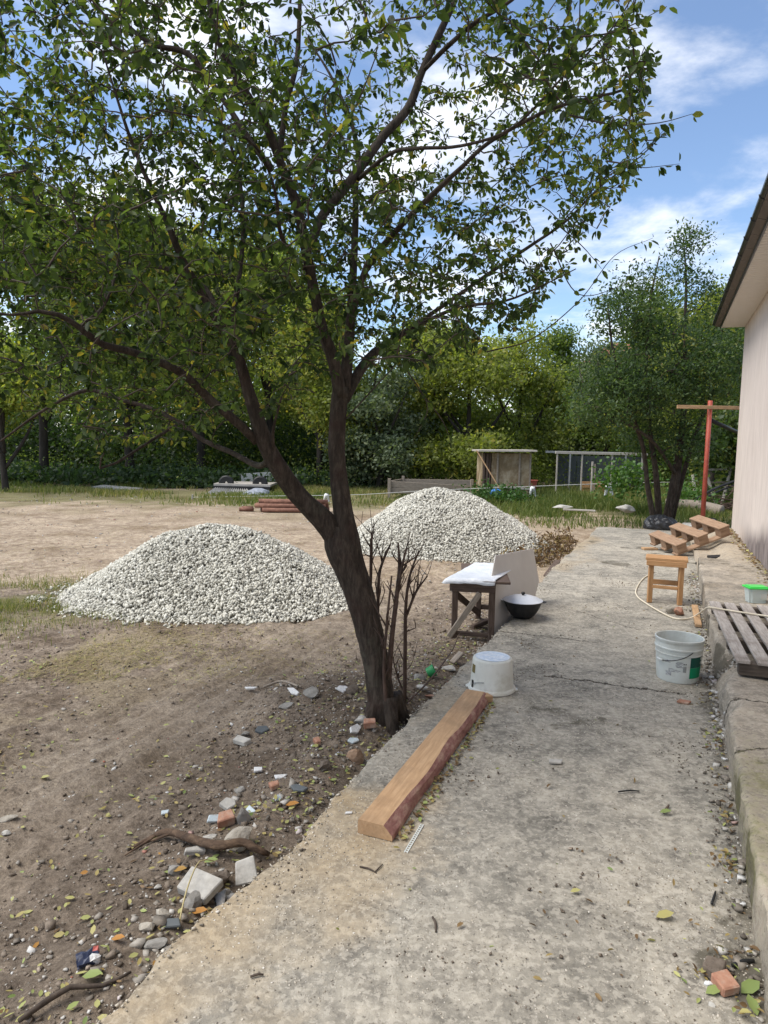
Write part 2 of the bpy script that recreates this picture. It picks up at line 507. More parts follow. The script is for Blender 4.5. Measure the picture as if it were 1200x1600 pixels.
track = ramp(N, [(.3, (.22, .178, .138)), (.7, (.43, .358, .28))]); L.new(nf.outputs['Fac'], track.inputs[0])
field = ramp(N, [(.30, (.19, .145, .105)), (.46, (.34, .265, .195)), (.64, (.52, .43, .32))]); L.new(nf.outputs['Fac'], field.inputs[0])
straw = ramp(N, [(.3, (.22, .175, .115)), (.7, (.42, .345, .235))]); L.new(nc.outputs['Fac'], straw.inputs[0])
grass = ramp(N, [(.3, (.08, .085, .035)), (.7, (.24, .22, .10))]); L.new(nc.outputs['Fac'], grass.inputs[0])
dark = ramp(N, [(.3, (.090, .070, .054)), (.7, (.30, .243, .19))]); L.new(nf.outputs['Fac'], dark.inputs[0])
def fac(nm, k=1.0):
    t = mth(N, L, 'ADD', attr(N, nm), mth(N, L, 'MULTIPLY', mth(N, L, 'SUBTRACT', nf.outputs['Fac'], .5), 1.1))
    r = ramp(N, [(.22, (0, 0, 0)), (.85, (k, k, k))]); L.new(t, r.inputs[0]); return r.outputs[0]
c = mixc(N, L, fac('track', .9), soil.outputs[0], track.outputs[0])
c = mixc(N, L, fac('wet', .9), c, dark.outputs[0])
c = mixc(N, L, fac('field'), c, field.outputs[0])
c = mixc(N, L, fac('straw', .7), c, straw.outputs[0])
c = mixc(N, L, fac('grass', .85), c, grass.outputs[0])
pat = ramp(N, [(.34, (.66, .62, .56)), (.5, (1, 1, 1)), (.68, (1.22, 1.22, 1.2))]); L.new(nb.outputs['Fac'], pat.inputs[0])
c = mixc(N, L, .85, c, pat.outputs[0], 'MULTIPLY')
grn = ramp(N, [(.36, (.50, .47, .44)), (.5, (1, .99, .97)), (.62, (1.42, 1.40, 1.36))]); L.new(nx_.outputs['Fac'], grn.inputs[0])
c = mixc(N, L, .8, c, grn.outputs[0], 'MULTIPLY')
spk = ramp(N, [(.66, (0, 0, 0)), (.73, (1, 1, 1))]); L.new(nc.outputs['Fac'], spk.inputs[0])
c = mixc(N, L, mth(N, L, 'MULTIPLY', spk.outputs[0], .45), c, (.42, .38, .31))
hb = mth(N, L, 'ADD', mth(N, L, 'ADD', nf.outputs['Fac'], mth(N, L, 'MULTIPLY', nx_.outputs['Fac'], .6)), mth(N, L, 'MULTIPLY', nc.outputs['Fac'], .5))
finish(N, L, c, .95, hb, .9, .03, .1)
M_SOIL = m
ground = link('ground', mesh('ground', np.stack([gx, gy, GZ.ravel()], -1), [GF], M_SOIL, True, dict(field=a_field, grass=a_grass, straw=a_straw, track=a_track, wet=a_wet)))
tag(ground, kind='structure')

# ---- concrete slab (the path)
def conc_material(name, base, dark, light, cracks=()):
    deep = None
    m, N, L = _new(name)
    v = coords(N, L)
    big = noise(N, L, v, 1.4, 9, .68, .3); mid = noise(N, L, v, 9, 10, .74); fine = noise(N, L, v, 60, 8, .72); flk = noise(N, L, v, 34, 7, .66, .4)
    vor = N.new('ShaderNodeTexVoronoi'); vor.inputs['Scale'].default_value = 130; L.new(v, vor.inputs['Vector'])
    c = ramp(N, [(.30, dark), (.52, base), (.75, light)]); L.new(mid.outputs['Fac'], c.inputs[0])
    blot = ramp(N, [(.34, (.54, .55, .555)), (.5, (.92, .92, .91)), (.68, (1.14, 1.12, 1.08))]); L.new(big.outputs['Fac'], blot.inputs[0])
    col = mixc(N, L, 1.0, c.outputs[0], blot.outputs[0], 'MULTIPLY')
    # pale scoured flecks and dark grains
    fl = ramp(N, [(.50, (0, 0, 0)), (.57, (1, 1, 1))]); L.new(flk.outputs['Fac'], fl.inputs[0])
    col = mixc(N, L, mth(N, L, 'MULTIPLY', fl.outputs[0], mth(N, L, 'MULTIPLY', big.outputs['Fac'], .95)), col, light)
    fl = ramp(N, [(.60, (0, 0, 0)), (.68, (1, 1, 1))]); L.new(fine.outputs['Fac'], fl.inputs[0])
    col = mixc(N, L, mth(N, L, 'MULTIPLY', fl.outputs[0], .6), col, (.52, .48, .42))
    dk = ramp(N, [(.35, (1, 1, 1)), (.43, (0, 0, 0))]); L.new(fine.outputs['Fac'], dk.inputs[0])
    col = mixc(N, L, mth(N, L, 'MULTIPLY', dk.outputs[0], .75), col, (.075, .066, .055))
    for (x0, y0, x1, y1, cw) in cracks:
        sx = N.new('ShaderNodeSeparateXYZ'); L.new(v, sx.inputs[0])
        ln = math.hypot(x1 - x0, y1 - y0); ux, uy = (x1 - x0) / ln, (y1 - y0) / ln
        px_, py_ = mth(N, L, 'SUBTRACT', sx.outputs[0], x0), mth(N, L, 'SUBTRACT', sx.outputs[1], y0)
        w_ = mth(N, L, 'SUBTRACT', mth(N, L, 'MULTIPLY', py_, ux), mth(N, L, 'MULTIPLY', px_, uy))
        u_ = mth(N, L, 'ADD', mth(N, L, 'MULTIPLY', px_, ux), mth(N, L, 'MULTIPLY', py_, uy))
        w_ = mth(N, L, 'ABSOLUTE', mth(N, L, 'ADD', w_, mth(N, L, 'MULTIPLY', mth(N, L, 'SUBTRACT', mid.outputs['Fac'], .5), .22)))
        k_ = mth(N, L, 'SUBTRACT', 1.0, mth(N, L, 'DIVIDE', w_, mth(N, L, 'MULTIPLY', flk.outputs['Fac'], cw * 2)), True)
        k_ = mth(N, L, 'MULTIPLY', k_, mth(N, L, 'MULTIPLY', mth(N, L, 'GREATER_THAN', u_, 0), mth(N, L, 'LESS_THAN', u_, ln)))
        k_ = mth(N, L, 'MULTIPLY', k_, 1.6, True)
        col = mixc(N, L, k_, col, (.045, .038, .030))
        deep = k_ if deep is None else mth(N, L, 'MAXIMUM', deep, k_)
    # sandy clay trodden on to the surface
    t = mth(N, L, 'ADD', attr(N, 'sand'), mth(N, L, 'MULTIPLY', mth(N, L, 'SUBTRACT', mid.outputs['Fac'], .5), 1.0))
    sr = ramp(N, [(.25, (0, 0, 0)), (.95, (.85, .85, .85))]); L.new(t, sr.inputs[0])
    sc = ramp(N, [(.3, (.24, .172, .098)), (.7, (.44, .340, .208))]); L.new(flk.outputs['Fac'], sc.inputs[0])
    col = mixc(N, L, sr.outputs[0], col, sc.outputs[0])
    # black organic dirt and green film
    t = mth(N, L, 'ADD', attr(N, 'grime'), mth(N, L, 'MULTIPLY', mth(N, L, 'SUBTRACT', mid.outputs['Fac'], .5), 1.5))
    gr = ramp(N, [(.42, (0, 0, 0)), (.66, (.85, .85, .85))]); L.new(t, gr.inputs[0])
    col = mixc(N, L, gr.outputs[0], col, (.085, .075, .055))
    t = mth(N, L, 'ADD', attr(N, 'moss'), mth(N, L, 'ADD', mth(N, L, 'MULTIPLY', mth(N, L, 'SUBTRACT', mid.outputs['Fac'], .5), 1.3), mth(N, L, 'MULTIPLY', mth(N, L, 'SUBTRACT', flk.outputs['Fac'], .5), 1.3)))
    mr = ramp(N, [(.46, (0, 0, 0)), (.95, (.75, .75, .75))]); L.new(t, mr.inputs[0])
    mc = ramp(N, [(.3, (.085, .085, .032)), (.7, (.24, .225, .11))]); L.new(fine.outputs['Fac'], mc.inputs[0])
    col = mixc(N, L, mr.outputs[0], col, mc.outputs[0])
    h = mth(N, L, 'ADD', mth(N, L, 'MULTIPLY', mid.outputs['Fac'], .8), mth(N, L, 'ADD', mth(N, L, 'MULTIPLY', fine.outputs['Fac'], .3), mth(N, L, 'MULTIPLY', flk.outputs['Fac'], .4)))
    if deep is not None: h = mth(N, L, 'SUBTRACT', h, mth(N, L, 'MULTIPLY', deep, 1.2))
    finish(N, L, col, .93, h, .6, .014, .15)
    return m
def _ck(p0, p1, w, z=0.0):
    a, b = G(*p0, z=z), G(*p1, z=z); return (a.x, a.y, b.x, b.y, w)
CRACKS = [_ck((850, 1056), (1070, 1086), .012), _ck((770, 985), (935, 1004), .008), _ck((1000, 985), (900, 955), .006)]
LCRACKS = [_ck((1130, 1083), (1260, 1100), .010, .2), _ck((1150, 1168), (1215, 1163), .008, .2)]
M_CONC = conc_material('worn_concrete', (.325, .298, .25), (.135, .124, .107), (.50, .458, .385), CRACKS)
M_LEDGE = conc_material('ledge_concrete', (.34, .295, .24), (.19, .168, .14), (.46, .41, .34), LCRACKS)

ss = axis([(-3, .9, .25), (.9, 6.2, .03), (6.2, SLAB_END + .01, .06)])
q = np.concatenate([[0, .004, .010, .02, .04], np.linspace(.07, 1.75, 54)])
SS, QQ = np.meshgrid(ss, q, indexing='ij')
sl = slab_left(SS)
PP = sl + QQ
endn = (fbm(PP, PP * 0, 4, 3, 91) - .5) * .25 * sstep(13.5, 14.1, SS)
SX, SY = AX[0] * (SS + endn) + AP[0] * PP, AX[1] * (SS + endn) + AP[1] * PP
edge_w = .005 + .022 * fbm(SS, SS * 0, 6, 4, 77) ** 2
SZ = (fbm(SX, SY, .8, 4, 51) - .5) * .022 + (fbm(SX, SY, 9, 4, 52, .6) - .5) * .007 - (.018 + .05 * fbm(SS, SS * 0, 9, 4, 79, .6) ** 2) * np.exp(-(QQ / edge_w) ** 1.5)
SZ = SZ - .03 * np.exp(-((SS - SLAB_END) / .12) ** 2)
a, b = SS.shape
V = np.stack([SX, SY, SZ], -1).reshape(-1, 3)
i = (np.arange(a - 1)[:, None] * b + np.arange(b - 1)[None, :])
F = np.stack([i, i + b, i + b + 1, i + 1], -1).reshape(-1, 4)
# skirts: left side and far end
jl = (fbm(ss, ss * 0, 9, 3, 61) - .3) * .05
Lx = np.stack([SX[:, 0] - jl * AP[0] * -1 * .6, SY[:, 0] + jl * AP[1] * .6, np.full(a, -.34)], -1)
Lm = np.stack([SX[:, 0] + .02 * AP[0], SY[:, 0] + .02 * AP[1], np.full(a, -.14)], -1)
o1, o2 = len(V), len(V) + a
V = np.vstack([V, Lm, Lx])
k = np.arange(a - 1)
F = np.vstack([F, np.stack([k * b, o1 + k, o1 + k + 1, (k + 1) * b], -1), np.stack([o1 + k, o2 + k, o2 + k + 1, o1 + k + 1], -1)])
e0 = (a - 1) * b
E_ = V[e0:e0 + b].copy(); E_[:, 2] = -.34
o3 = len(V); V = np.vstack([V, E_]); k = np.arange(b - 1)
F = np.vstack([F, np.stack([e0 + k, o3 + k, o3 + k + 1, e0 + k + 1], -1)])
vs_s, vs_p = sp(V[:, 0], V[:, 1]); vx, vy = V[:, 0], V[:, 1]
pl = vs_p - slab_left(vs_s)
nA = fbm(vx, vy, 1.5, 5, 71); nB = fbm(vx, vy, .7, 4, 72); nC = fbm(vx, vy, 3.2, 5, 73)
a_sand = np.clip(sstep(.85, .05, pl + (nA - .5) * 1.5) * sstep(3.4, 2.2, vs_s + (nA - .5)) * (.45 + .75 * nC) + .55 * sstep(.55, .1, pl + (nA - .5) * .8) * sstep(.45, .6, nB) + .35 * sstep(8, 10, vs_s) * nA, 0, 1)
a_grime = np.clip(.75 * np.exp(-((vs_p - .33) / .13) ** 2) * (nA + .1) + sstep(.50, .68, nC) * sstep(.42, .6, nB) * .62 + .5 * np.exp(-(((vs_s - 2.15) / .3) ** 2 + ((vs_p - .0) / .25) ** 2)) * nC * 1.4, 0, 1)
a_moss = np.clip(.30 * np.exp(-((vs_s - 3.6) / 1.4) ** 2) * sstep(-.6, .3, vs_p) * (nB + .2), 0, 1)
slab = link('path', mesh('path', V, [F], M_CONC, True, dict(sand=a_sand, grime=a_grime, moss=a_moss)))
slab.data.set_sharp_from_angle(angle=math.radians(32))
tag(slab, kind='structure')

# ---- raised ledge along the house wall
LH = .2
ss = axis([(-3, 1.2, .3), (1.2, 6.4, .03), (6.4, 9.37, .06)])
q = np.concatenate([[0, .006, .015, .03, .05], np.linspace(.08, .80, 30)])
SS, QQ = np.meshgrid(ss, q, indexing='ij')
gone = np.exp(-(((SS - 4.95) / .42) ** 2)) * .6 + np.exp(-(((SS - 4.1) / .16) ** 2)) * .35      # the broken stretch of its edge
bite = .20 * gone * (.35 + fbm(SS, SS * 0, 6, 3, 101))
el = ledge_edge(SS) + bite + (fbm(SS, SS * 0, 8, 5, 102, .65) - .5) * .035
PP = el + QQ * (1.10 - el) / .80
SX, SY = AX[0] * SS + AP[0] * PP, AX[1] * SS + AP[1] * PP
round_ = .004 + .014 * fbm(SS, SS * 0, 7, 4, 103) ** 2 + .05 * gone
SZ = LH + (fbm(SX, SY, 1.2, 4, 104) - .5) * .02 + (fbm(SX, SY, 11, 4, 105, .6) - .5) * .014 + (fbm(SX, SY, 24, 3, 108, .7) - .5) * .007 - (.014 + .03 * gone) * np.exp(-(QQ / round_) ** 1.4) 
step_ = sstep(5.18, 5.10, SS + (fbm(PP, PP * 0, 7, 3, 106) - .5) * .05) * .022
SZ = SZ - step_
a, b = SS.shape
V = np.stack([SX, SY, SZ], -1).reshape(-1, 3)
i = (np.arange(a - 1)[:, None] * b + np.arange(b - 1)[None, :])
F = np.stack([i, i + b, i + b + 1, i + 1], -1).reshape(-1, 4)
rows = []
for kz, zz in enumerate((.15, .10, .05, -.03)):
    jj = (fbm(ss, ss * 0 + kz * 3.3, 12, 5, 107, .7) - .5) * (.035 + .05 * gone[:, 0])
    pe = el[:, 0] + jj - bite[:, 0] * (.3 * (kz + 1) if kz < 3 else 1.0) 
    rows.append(np.stack([AX[0] * ss + AP[0] * pe, AX[1] * ss + AP[1] * pe, np.full(a, zz) - step_[:, 0]], -1))
k = np.arange(a - 1); prev = k * b; prevn = (k + 1) * b
for rws in rows:
    o = len(V); V = np.vstack([V, rws]); F = np.vstack([F, np.stack([prev, o + k, o + k + 1, prevn], -1)]); prev, prevn = o + k, o + k + 1
e0 = (a - 1) * b; E_ = V[e0:e0 + b].copy(); E_[:, 2] = -.03; o = len(V); V = np.vstack([V, E_]); k = np.arange(b - 1)
F = np.vstack([F, np.stack([e0 + k, o + k, o + k + 1, e0 + k + 1], -1)])
vx, vy = V[:, 0], V[:, 1]; vs_s, vs_p = sp(vx, vy)
nA = fbm(vx, vy, 2.2, 5, 111); nB = fbm(vx, vy, .9, 4, 112)
a_moss = np.clip(sstep(4.4, 3.2, vs_s + (nA - .5) * 1.2) * (.15 + .75 * nA) + .2 * np.exp(-((vs_p - .4) / .12) ** 2) * nA, 0, 1)
a_grime = np.clip(.55 * (V[:, 2] < .16) * (nA + .15) + sstep(.55, .7, nA) * .5, 0, 1)
a_sand = np.clip(.55 * sstep(5.6, 7.5, vs_s) * (nB + .1), 0, 1)
ledge = link('pavement', mesh('pavement', V, [F], M_LEDGE, True, dict(sand=a_sand, grime=a_grime, moss=a_moss)))
ledge.data.set_sharp_from_angle(angle=math.radians(32))
tag(ledge, kind='structure')
# lower strip of old concrete between the ledge's far end and the corner of the house
bm = bmesh.new()
gr = []
for si in np.arange(9.40, 13.3, .1):
    row = []
    for pj in np.linspace(.44, 1.12, 12):
        w_ = H(si, pj, .085 + .03 * (fbm(si, pj, 3, 4, 115) - .5) + .10 * sstep(.62, .85, pj))
        row.append(bm.verts.new(w_))
    gr.append(row)
for r0, r1 in zip(gr, gr[1:]):
    for c0, c1, d0, d1 in zip(r0, r0[1:], r1, r1[1:]):
        bm.faces.new((c0, c1, d1, d0))
ed = [e for e in bm.edges if e.is_boundary]
r = bmesh.ops.extrude_edge_only(bm, edges=ed)
for v_ in [g_ for g_ in r['geom'] if isinstance(g_, bmesh.types.BMVert)]: v_.co.z = -.05
me = bm_mesh(bm, 'old_pavement', M_LEDGE, True)
for nm in ('sand', 'grime', 'moss'):
    at = me.attributes.new(nm, 'FLOAT', 'POINT'); at.data.foreach_set('value', np.full(len(me.vertices), {'sand': .45, 'grime': .25, 'moss': 0}[nm], np.float32))
tag(link('pavement', me), kind='structure')

# ================================================================== THE HOUSE
WP = 1.10                    # across-distance of the wall face
S0, S1, EZ = -3.0, 13.2, 3.58
m, N, L = _new('house_render')
v = coords(N, L)
nb = noise(N, L, v, .8, 6, .6); nf = noise(N, L, v, 160, 4, .7); ns = noise(N, L, coords(N, L, (5, 5, .7)), 2.2, 8, .7)
c = ramp(N, [(.3, (.60, .52, .465)), (.7, (.67, .59, .53))]); L.new(nb.outputs['Fac'], c.inputs[0])
wsr = ramp(N, [(.35, (.86, .85, .84)), (.6, (1.03, 1.03, 1.03))]); L.new(ns.outputs['Fac'], wsr.inputs[0])
st = mth(N, L, 'ADD', attr(N, 'splash'), mth(N, L, 'MULTIPLY', mth(N, L, 'SUBTRACT', ns.outputs['Fac'], .5), 1.5))
sr = ramp(N, [(.22, (0, 0, 0)), (.75, (.95, .95, .95))]); L.new(mth(N, L, 'MULTIPLY', st, mth(N, L, 'MULTIPLY', attr(N, 'splash'), 1.6)), sr.inputs[0])
dc = ramp(N, [(.3, (.060, .050, .050)), (.7, (.30, .25, .235))]); L.new(ns.outputs['Fac'], dc.inputs[0])
col = mixc(N, L, sr.outputs[0], mixc(N, L, 1.0, c.outputs[0], wsr.outputs[0], 'MULTIPLY'), dc.outputs[0])
finish(N, L, col, .9, nf.outputs['Fac'], .25, .004, .15)
M_WALL = m
M_SOFFIT = mat('soffit_boards', [(.3, (.62, .56, .49)), (.7, (.70, .64, .57))], 2, rough=.5, bstr=.05, spec=.4)
M_FASCIA = mat('brown_fascia', [(.3, (.085, .068, .058)), (.7, (.15, .122, .105))], 5, rough=.5, bstr=.1)
M_GUTTER = mat('black_gutter', [(.3, (.012, .012, .013)), (.7, (.028, .027, .027))], 5, rough=.35, bstr=.05, spec=.5)
M_ROOF = mat('roof_sheet', [(.3, (.05, .035, .03)), (.7, (.09, .065, .055))], 4, rough=.6)

house = thing('house', H(5, WP, 0), 'cream rendered single-storey house with dark gutter and damp-stained wall foot beside the slab', 'house')
# wall: one thick shell with a finely cut outer face so that the splash stains follow its foot
za = np.concatenate([np.linspace(-.1, .9, 26), np.linspace(1.0, EZ + .02, 10)]); sa = np.arange(S0, S1 + .001, .1)
sa[-1] = S1
A_, Z_ = np.meshgrid(sa, za, indexing='ij')
FX, FY = AX[0] * A_ + AP[0] * WP, AX[1] * A_ + AP[1] * WP
V = np.stack([FX, FY, Z_], -1).reshape(-1, 3); a, b = A_.shape
i = (np.arange(a - 1)[:, None] * b + np.arange(b - 1)[None, :]); F = np.stack([i, i + b, i + b + 1, i + 1], -1).reshape(-1, 4)
spl = np.clip(1.15 - (Z_ - .17) / (.34 + .55 * fbm(A_, A_ * 0, 1.1, 4, 121)), 0, 1) * sstep(S1 + .6, S1 - 4.5, A_)
spl = np.clip(spl + .0, 0, 1).ravel()
far = H(S1, WP + 7, 0); o = len(V)
bk = [(H(S1, WP + 7, -.1)), (H(S1, WP + 7, EZ + .02)), (H(S0, WP + 7, -.1)), (H(S0, WP + 7, EZ + .02))]
V = np.vstack([V, [tuple(x) for x in bk]])
c00, c01, c10, c11 = 0, b - 1, (a - 1) * b, (a - 1) * b + b - 1
F = np.vstack([F, [[c10, o, o + 1, c11], [o, o + 2, o + 3, o + 1], [o + 2, c00, c01, o + 3]]])
link('wall', mesh('wall', V, [F], M_WALL, False, dict(splash=np.concatenate([spl, np.zeros(4)]))), house)
# soffit boards run out from the wall to the eave, one after another
OV = .365
me_b = box_mesh('soffit_board', OV - .004, .087, .012, M_SOFFIT, .003)
k = 0
s_ = S1 - .048
while s_ > 3.4:
    link('soffit_board', me_b, house, frame(tuple(AP) + (0,), (0, 0, 1), H(s_, WP - OV / 2, EZ)))
    s_ -= .1
link('soffit_backing', box_mesh('soffit_backing', S1 - S0, OV - .02, .01, M_FASCIA, 0), house, frame(tuple(AX) + (0,), (0, 0, 1), H((S0 + S1) / 2, WP - OV / 2, EZ + .022)))
# dark lower lip, fascia panels with joints, gutter on brackets
PF = WP - OV - .006
link('fascia_lip', box_mesh('fascia_lip', S1 - S0, .022, .05, M_GUTTER, .004), house, frame(tuple(AX) + (0,), (0, 0, 1), H((S0 + S1) / 2, PF - .004, EZ + .005)))
me_f = box_mesh('fascia_panel', .488, .012, .085, M_FASCIA, .003)
tilt = Matrix.Rotation(math.radians(-76), 4, 'X')
s_ = S1 - .25
while s_ > 3.2:
    link('fascia_panel', me_f, house, frame(tuple(AX) + (0,), (0, 0, 1), H(s_, PF - .050, EZ + .022)) @ tilt)
    s_ -= .5
th = np.linspace(math.pi * 1.02, math.pi * 1.98, 12)
prof = [(-.085 + .034 * math.cos(t), .072 + .034 * math.sin(t)) for t in th]
prof = prof + [(x * .94 - .006, z + .006) for x, z in prof[::-1]]
Vg = []
for s_ in (S0, S1 + .03):
    for dx, dz in prof: Vg.append(tuple(H(s_, PF + dx - .01, EZ + dz)))
n_ = len(prof); Fg = np.array([[j, (j + 1) % n_, n_ + (j + 1) % n_, n_ + j] for j in range(n_)])
link('gutter', mesh('gutter', Vg, [Fg], M_GUTTER), house)
link('gutter_stop', prism('gutter_cap', None, [(x, z) for x, z in prof[:12]], .004, M_GUTTER, Matrix.Identity(4)).data, house, Matrix(((AP[0], 0, AX[0], H(S1 + .03, PF - .01).x), (AP[1], 0, AX[1], H(S1 + .03, PF - .01).y), (0, 1, 0, EZ), (0, 0, 0, 1))))
for o_ in [o_ for o_ in bpy.data.objects if o_.name.startswith('gutter_cap')]: bpy.data.objects.remove(o_)
s_ = S1 - .3
br = MB().tube([[-.085 + .037 * math.cos(t), 0, .072 + .037 * math.sin(t), .006] for t in np.linspace(math.pi * .98, math.pi * 2.02, 10)], 5).mesh('gutter_bracket', M_GUTTER)
while s_ > 3.2:
    link('gutter_bracket', br, house, frame(tuple(AP) + (0,), (0, 0, 1), H(s_, PF - .01, EZ)))
    s_ -= .62
ridge = [H(S0, WP + 4, EZ + 1.5), H(S1 + .02, WP + 4, EZ + 1.5)]
Vr = [H(S0, PF - .08, EZ + .085), H(S1 + .05, PF - .08, EZ + .085), ridge[1], ridge[0], H(S0, WP + 8, EZ + .09), H(S1 + .05, WP + 8, EZ + .09)]
Vr2 = Vr + [x + Vector((0, 0, .03)) for x in Vr]
link('roof', mesh('roof', [tuple(x) for x in Vr2], [np.array([[0, 1, 2, 3], [3, 2, 5, 4], [6, 9, 8, 7], [9, 10, 11, 8], [0, 6, 7, 1], [1, 7, 8, 2], [2, 8, 11, 5], [0, 3, 9, 6], [3, 4, 10, 9], [4, 5, 11, 10]])], M_ROOF), house)
link('gable', mesh('gable', [tuple(H(S1, WP, EZ)), tuple(H(S1, WP + 7, EZ)), tuple(H(S1, WP + 3.9, EZ + 1.45))], [np.array([[0, 1, 2]])], M_WALL, False, dict(splash=np.zeros(3))), house)
# ================================================================== TREES
M_BARK = None
m, N, L = _new('dark_bark')
v = coords(N, L, (1, 1, .22)); v2 = coords(N, L)
nr = noise(N, L, v, 34, 9, .72, .4); nb = noise(N, L, v2, 5, 7, .65); nl = noise(N, L, v2, 55, 4, .7)
c = ramp(N, [(.3, (.016, .012, .009)), (.5, (.052, .040, .031)), (.72, (.12, .094, .075))]); L.new(nr.outputs['Fac'], c.inputs[0])
li = ramp(N, [(.56, (0, 0, 0)), (.70, (.7, .7, .7))]); L.new(nb.outputs['Fac'], li.inputs[0])
col = mixc(N, L, mth(N, L, 'MULTIPLY', li.outputs[0], nl.outputs['Fac']), c.outputs[0], (.14, .135, .10))
rd = ramp(N, [(.32, (.6, .6, .6)), (.45, (0, 0, 0))]); L.new(nb.outputs['Fac'], rd.inputs[0])
col = mixc(N, L, rd.outputs[0], col, (.048, .026, .020))
finish(N, L, col, .85, nr.outputs['Fac'], .9, .02, .2)
M_BARK = m
M_TWIG = mat('twig_bark', [(.3, (.035, .026, .020)), (.7, (.095, .072, .055))], 20, rough=.85, bstr=.3)
M_DEADTWIG = mat('dead_twig', [(.3, (.040, .026, .020)), (.7, (.11, .072, .055))], 15, rough=.85, bstr=.3)
M_LEAF = leafmat('tree_leaf', [(0, (.022, .040, .015)), (.45, (.080, .125, .038)), (.75, (.15, .19, .052)), (.92, (.25, .24, .055)), (1, (.30, .20, .045))], .60, (1.5, 1.5, .6))

def grow(limbs, attractors, r, seg=.055, up=.25, rmax=.011):
    """twigs from the nearest wood to every point the crown should reach; returns list of twig paths"""
    NP = np.zeros((200000, 3)); n = 0
    for P in limbs:
        NP[n:n + len(P)] = P[:, :3]; n += len(P)
    A = np.asarray(attractors)
    d0 = np.array([np.min(np.linalg.norm(NP[:n] - a, axis=1)) for a in A])
    out = []
    for a in A[np.argsort(d0)]:
        dv = NP[:n] - a
        d = np.linalg.norm(dv, axis=1) + np.maximum(dv[:, 2], 0) * .6
        k = int(np.argmin(d)); p0 = NP[k].copy()
        ln = np.linalg.norm(a - p0)
        if ln < .04 or ln > 2.2: continue
        ns = max(3, int(ln / seg))
        t = np.linspace(0, 1, ns + 1)[:, None]
        mid = (p0 + a) / 2 + r.normal(0, .10, 3) * ln + np.array([0, 0, up * ln * .5])
        path = (1 - t) ** 2 * p0 + 2 * t * (1 - t) * mid + t ** 2 * a
        path[1:-1] += r.normal(0, .012, (ns - 1, 3))
        r0 = min(rmax, .0028 + .0065 * ln)
        P = np.column_stack([path, np.linspace(r0, .0013, ns + 1)])
        NP[n:n + ns] = path[1:]; n += ns
        out.append(P)
    return out
def twig_leaves(twigs, r, L0=.05, L1=.068, wid=.56, per_m=42, tail=.75, cluster=3):
    P, Dv = [], []
    for T in twigs:
        seg = np.linalg.norm(np.diff(T[:, :3], axis=0), axis=1); ln = seg.sum()
        k = max(3, int(min(ln, .7) * per_m))
        t = r.uniform(1 - min(1, tail, .62 / ln), 1, k)
        t = np.concatenate([t, np.ones(cluster)])
        idx = t * (len(T) - 1); i0 = np.minimum(idx.astype(int), len(T) - 2); f = (idx - i0)[:, None]
        p = T[i0, :3] * (1 - f) + T[i0 + 1, :3] * f
        tg = T[i0 + 1, :3] - T[i0, :3]; tg /= np.linalg.norm(tg, axis=1, keepdims=True)
        P.append(p); Dv.append(tg)
    P = np.vstack(P); Dv = np.vstack(Dv); n = len(P)
    rnd = r.normal(size=(n, 3))
    d = Dv * .55 + rnd * .75 + np.array([0, 0, -.45])
    d /= np.linalg.norm(d, axis=1, keepdims=True)
    nrm = r.normal(size=(n, 3)) * .75 + np.array([0, 0, 1.0])
    Ls = r.uniform(L0, L1, n) * np.where(r.random(n) < .2, .62, 1) * np.where(r.random(n) < .1, 1.25, 1)
    return P + d * .012, d, nrm, Ls, r.uniform(wid * .85, wid * 1.15, n)

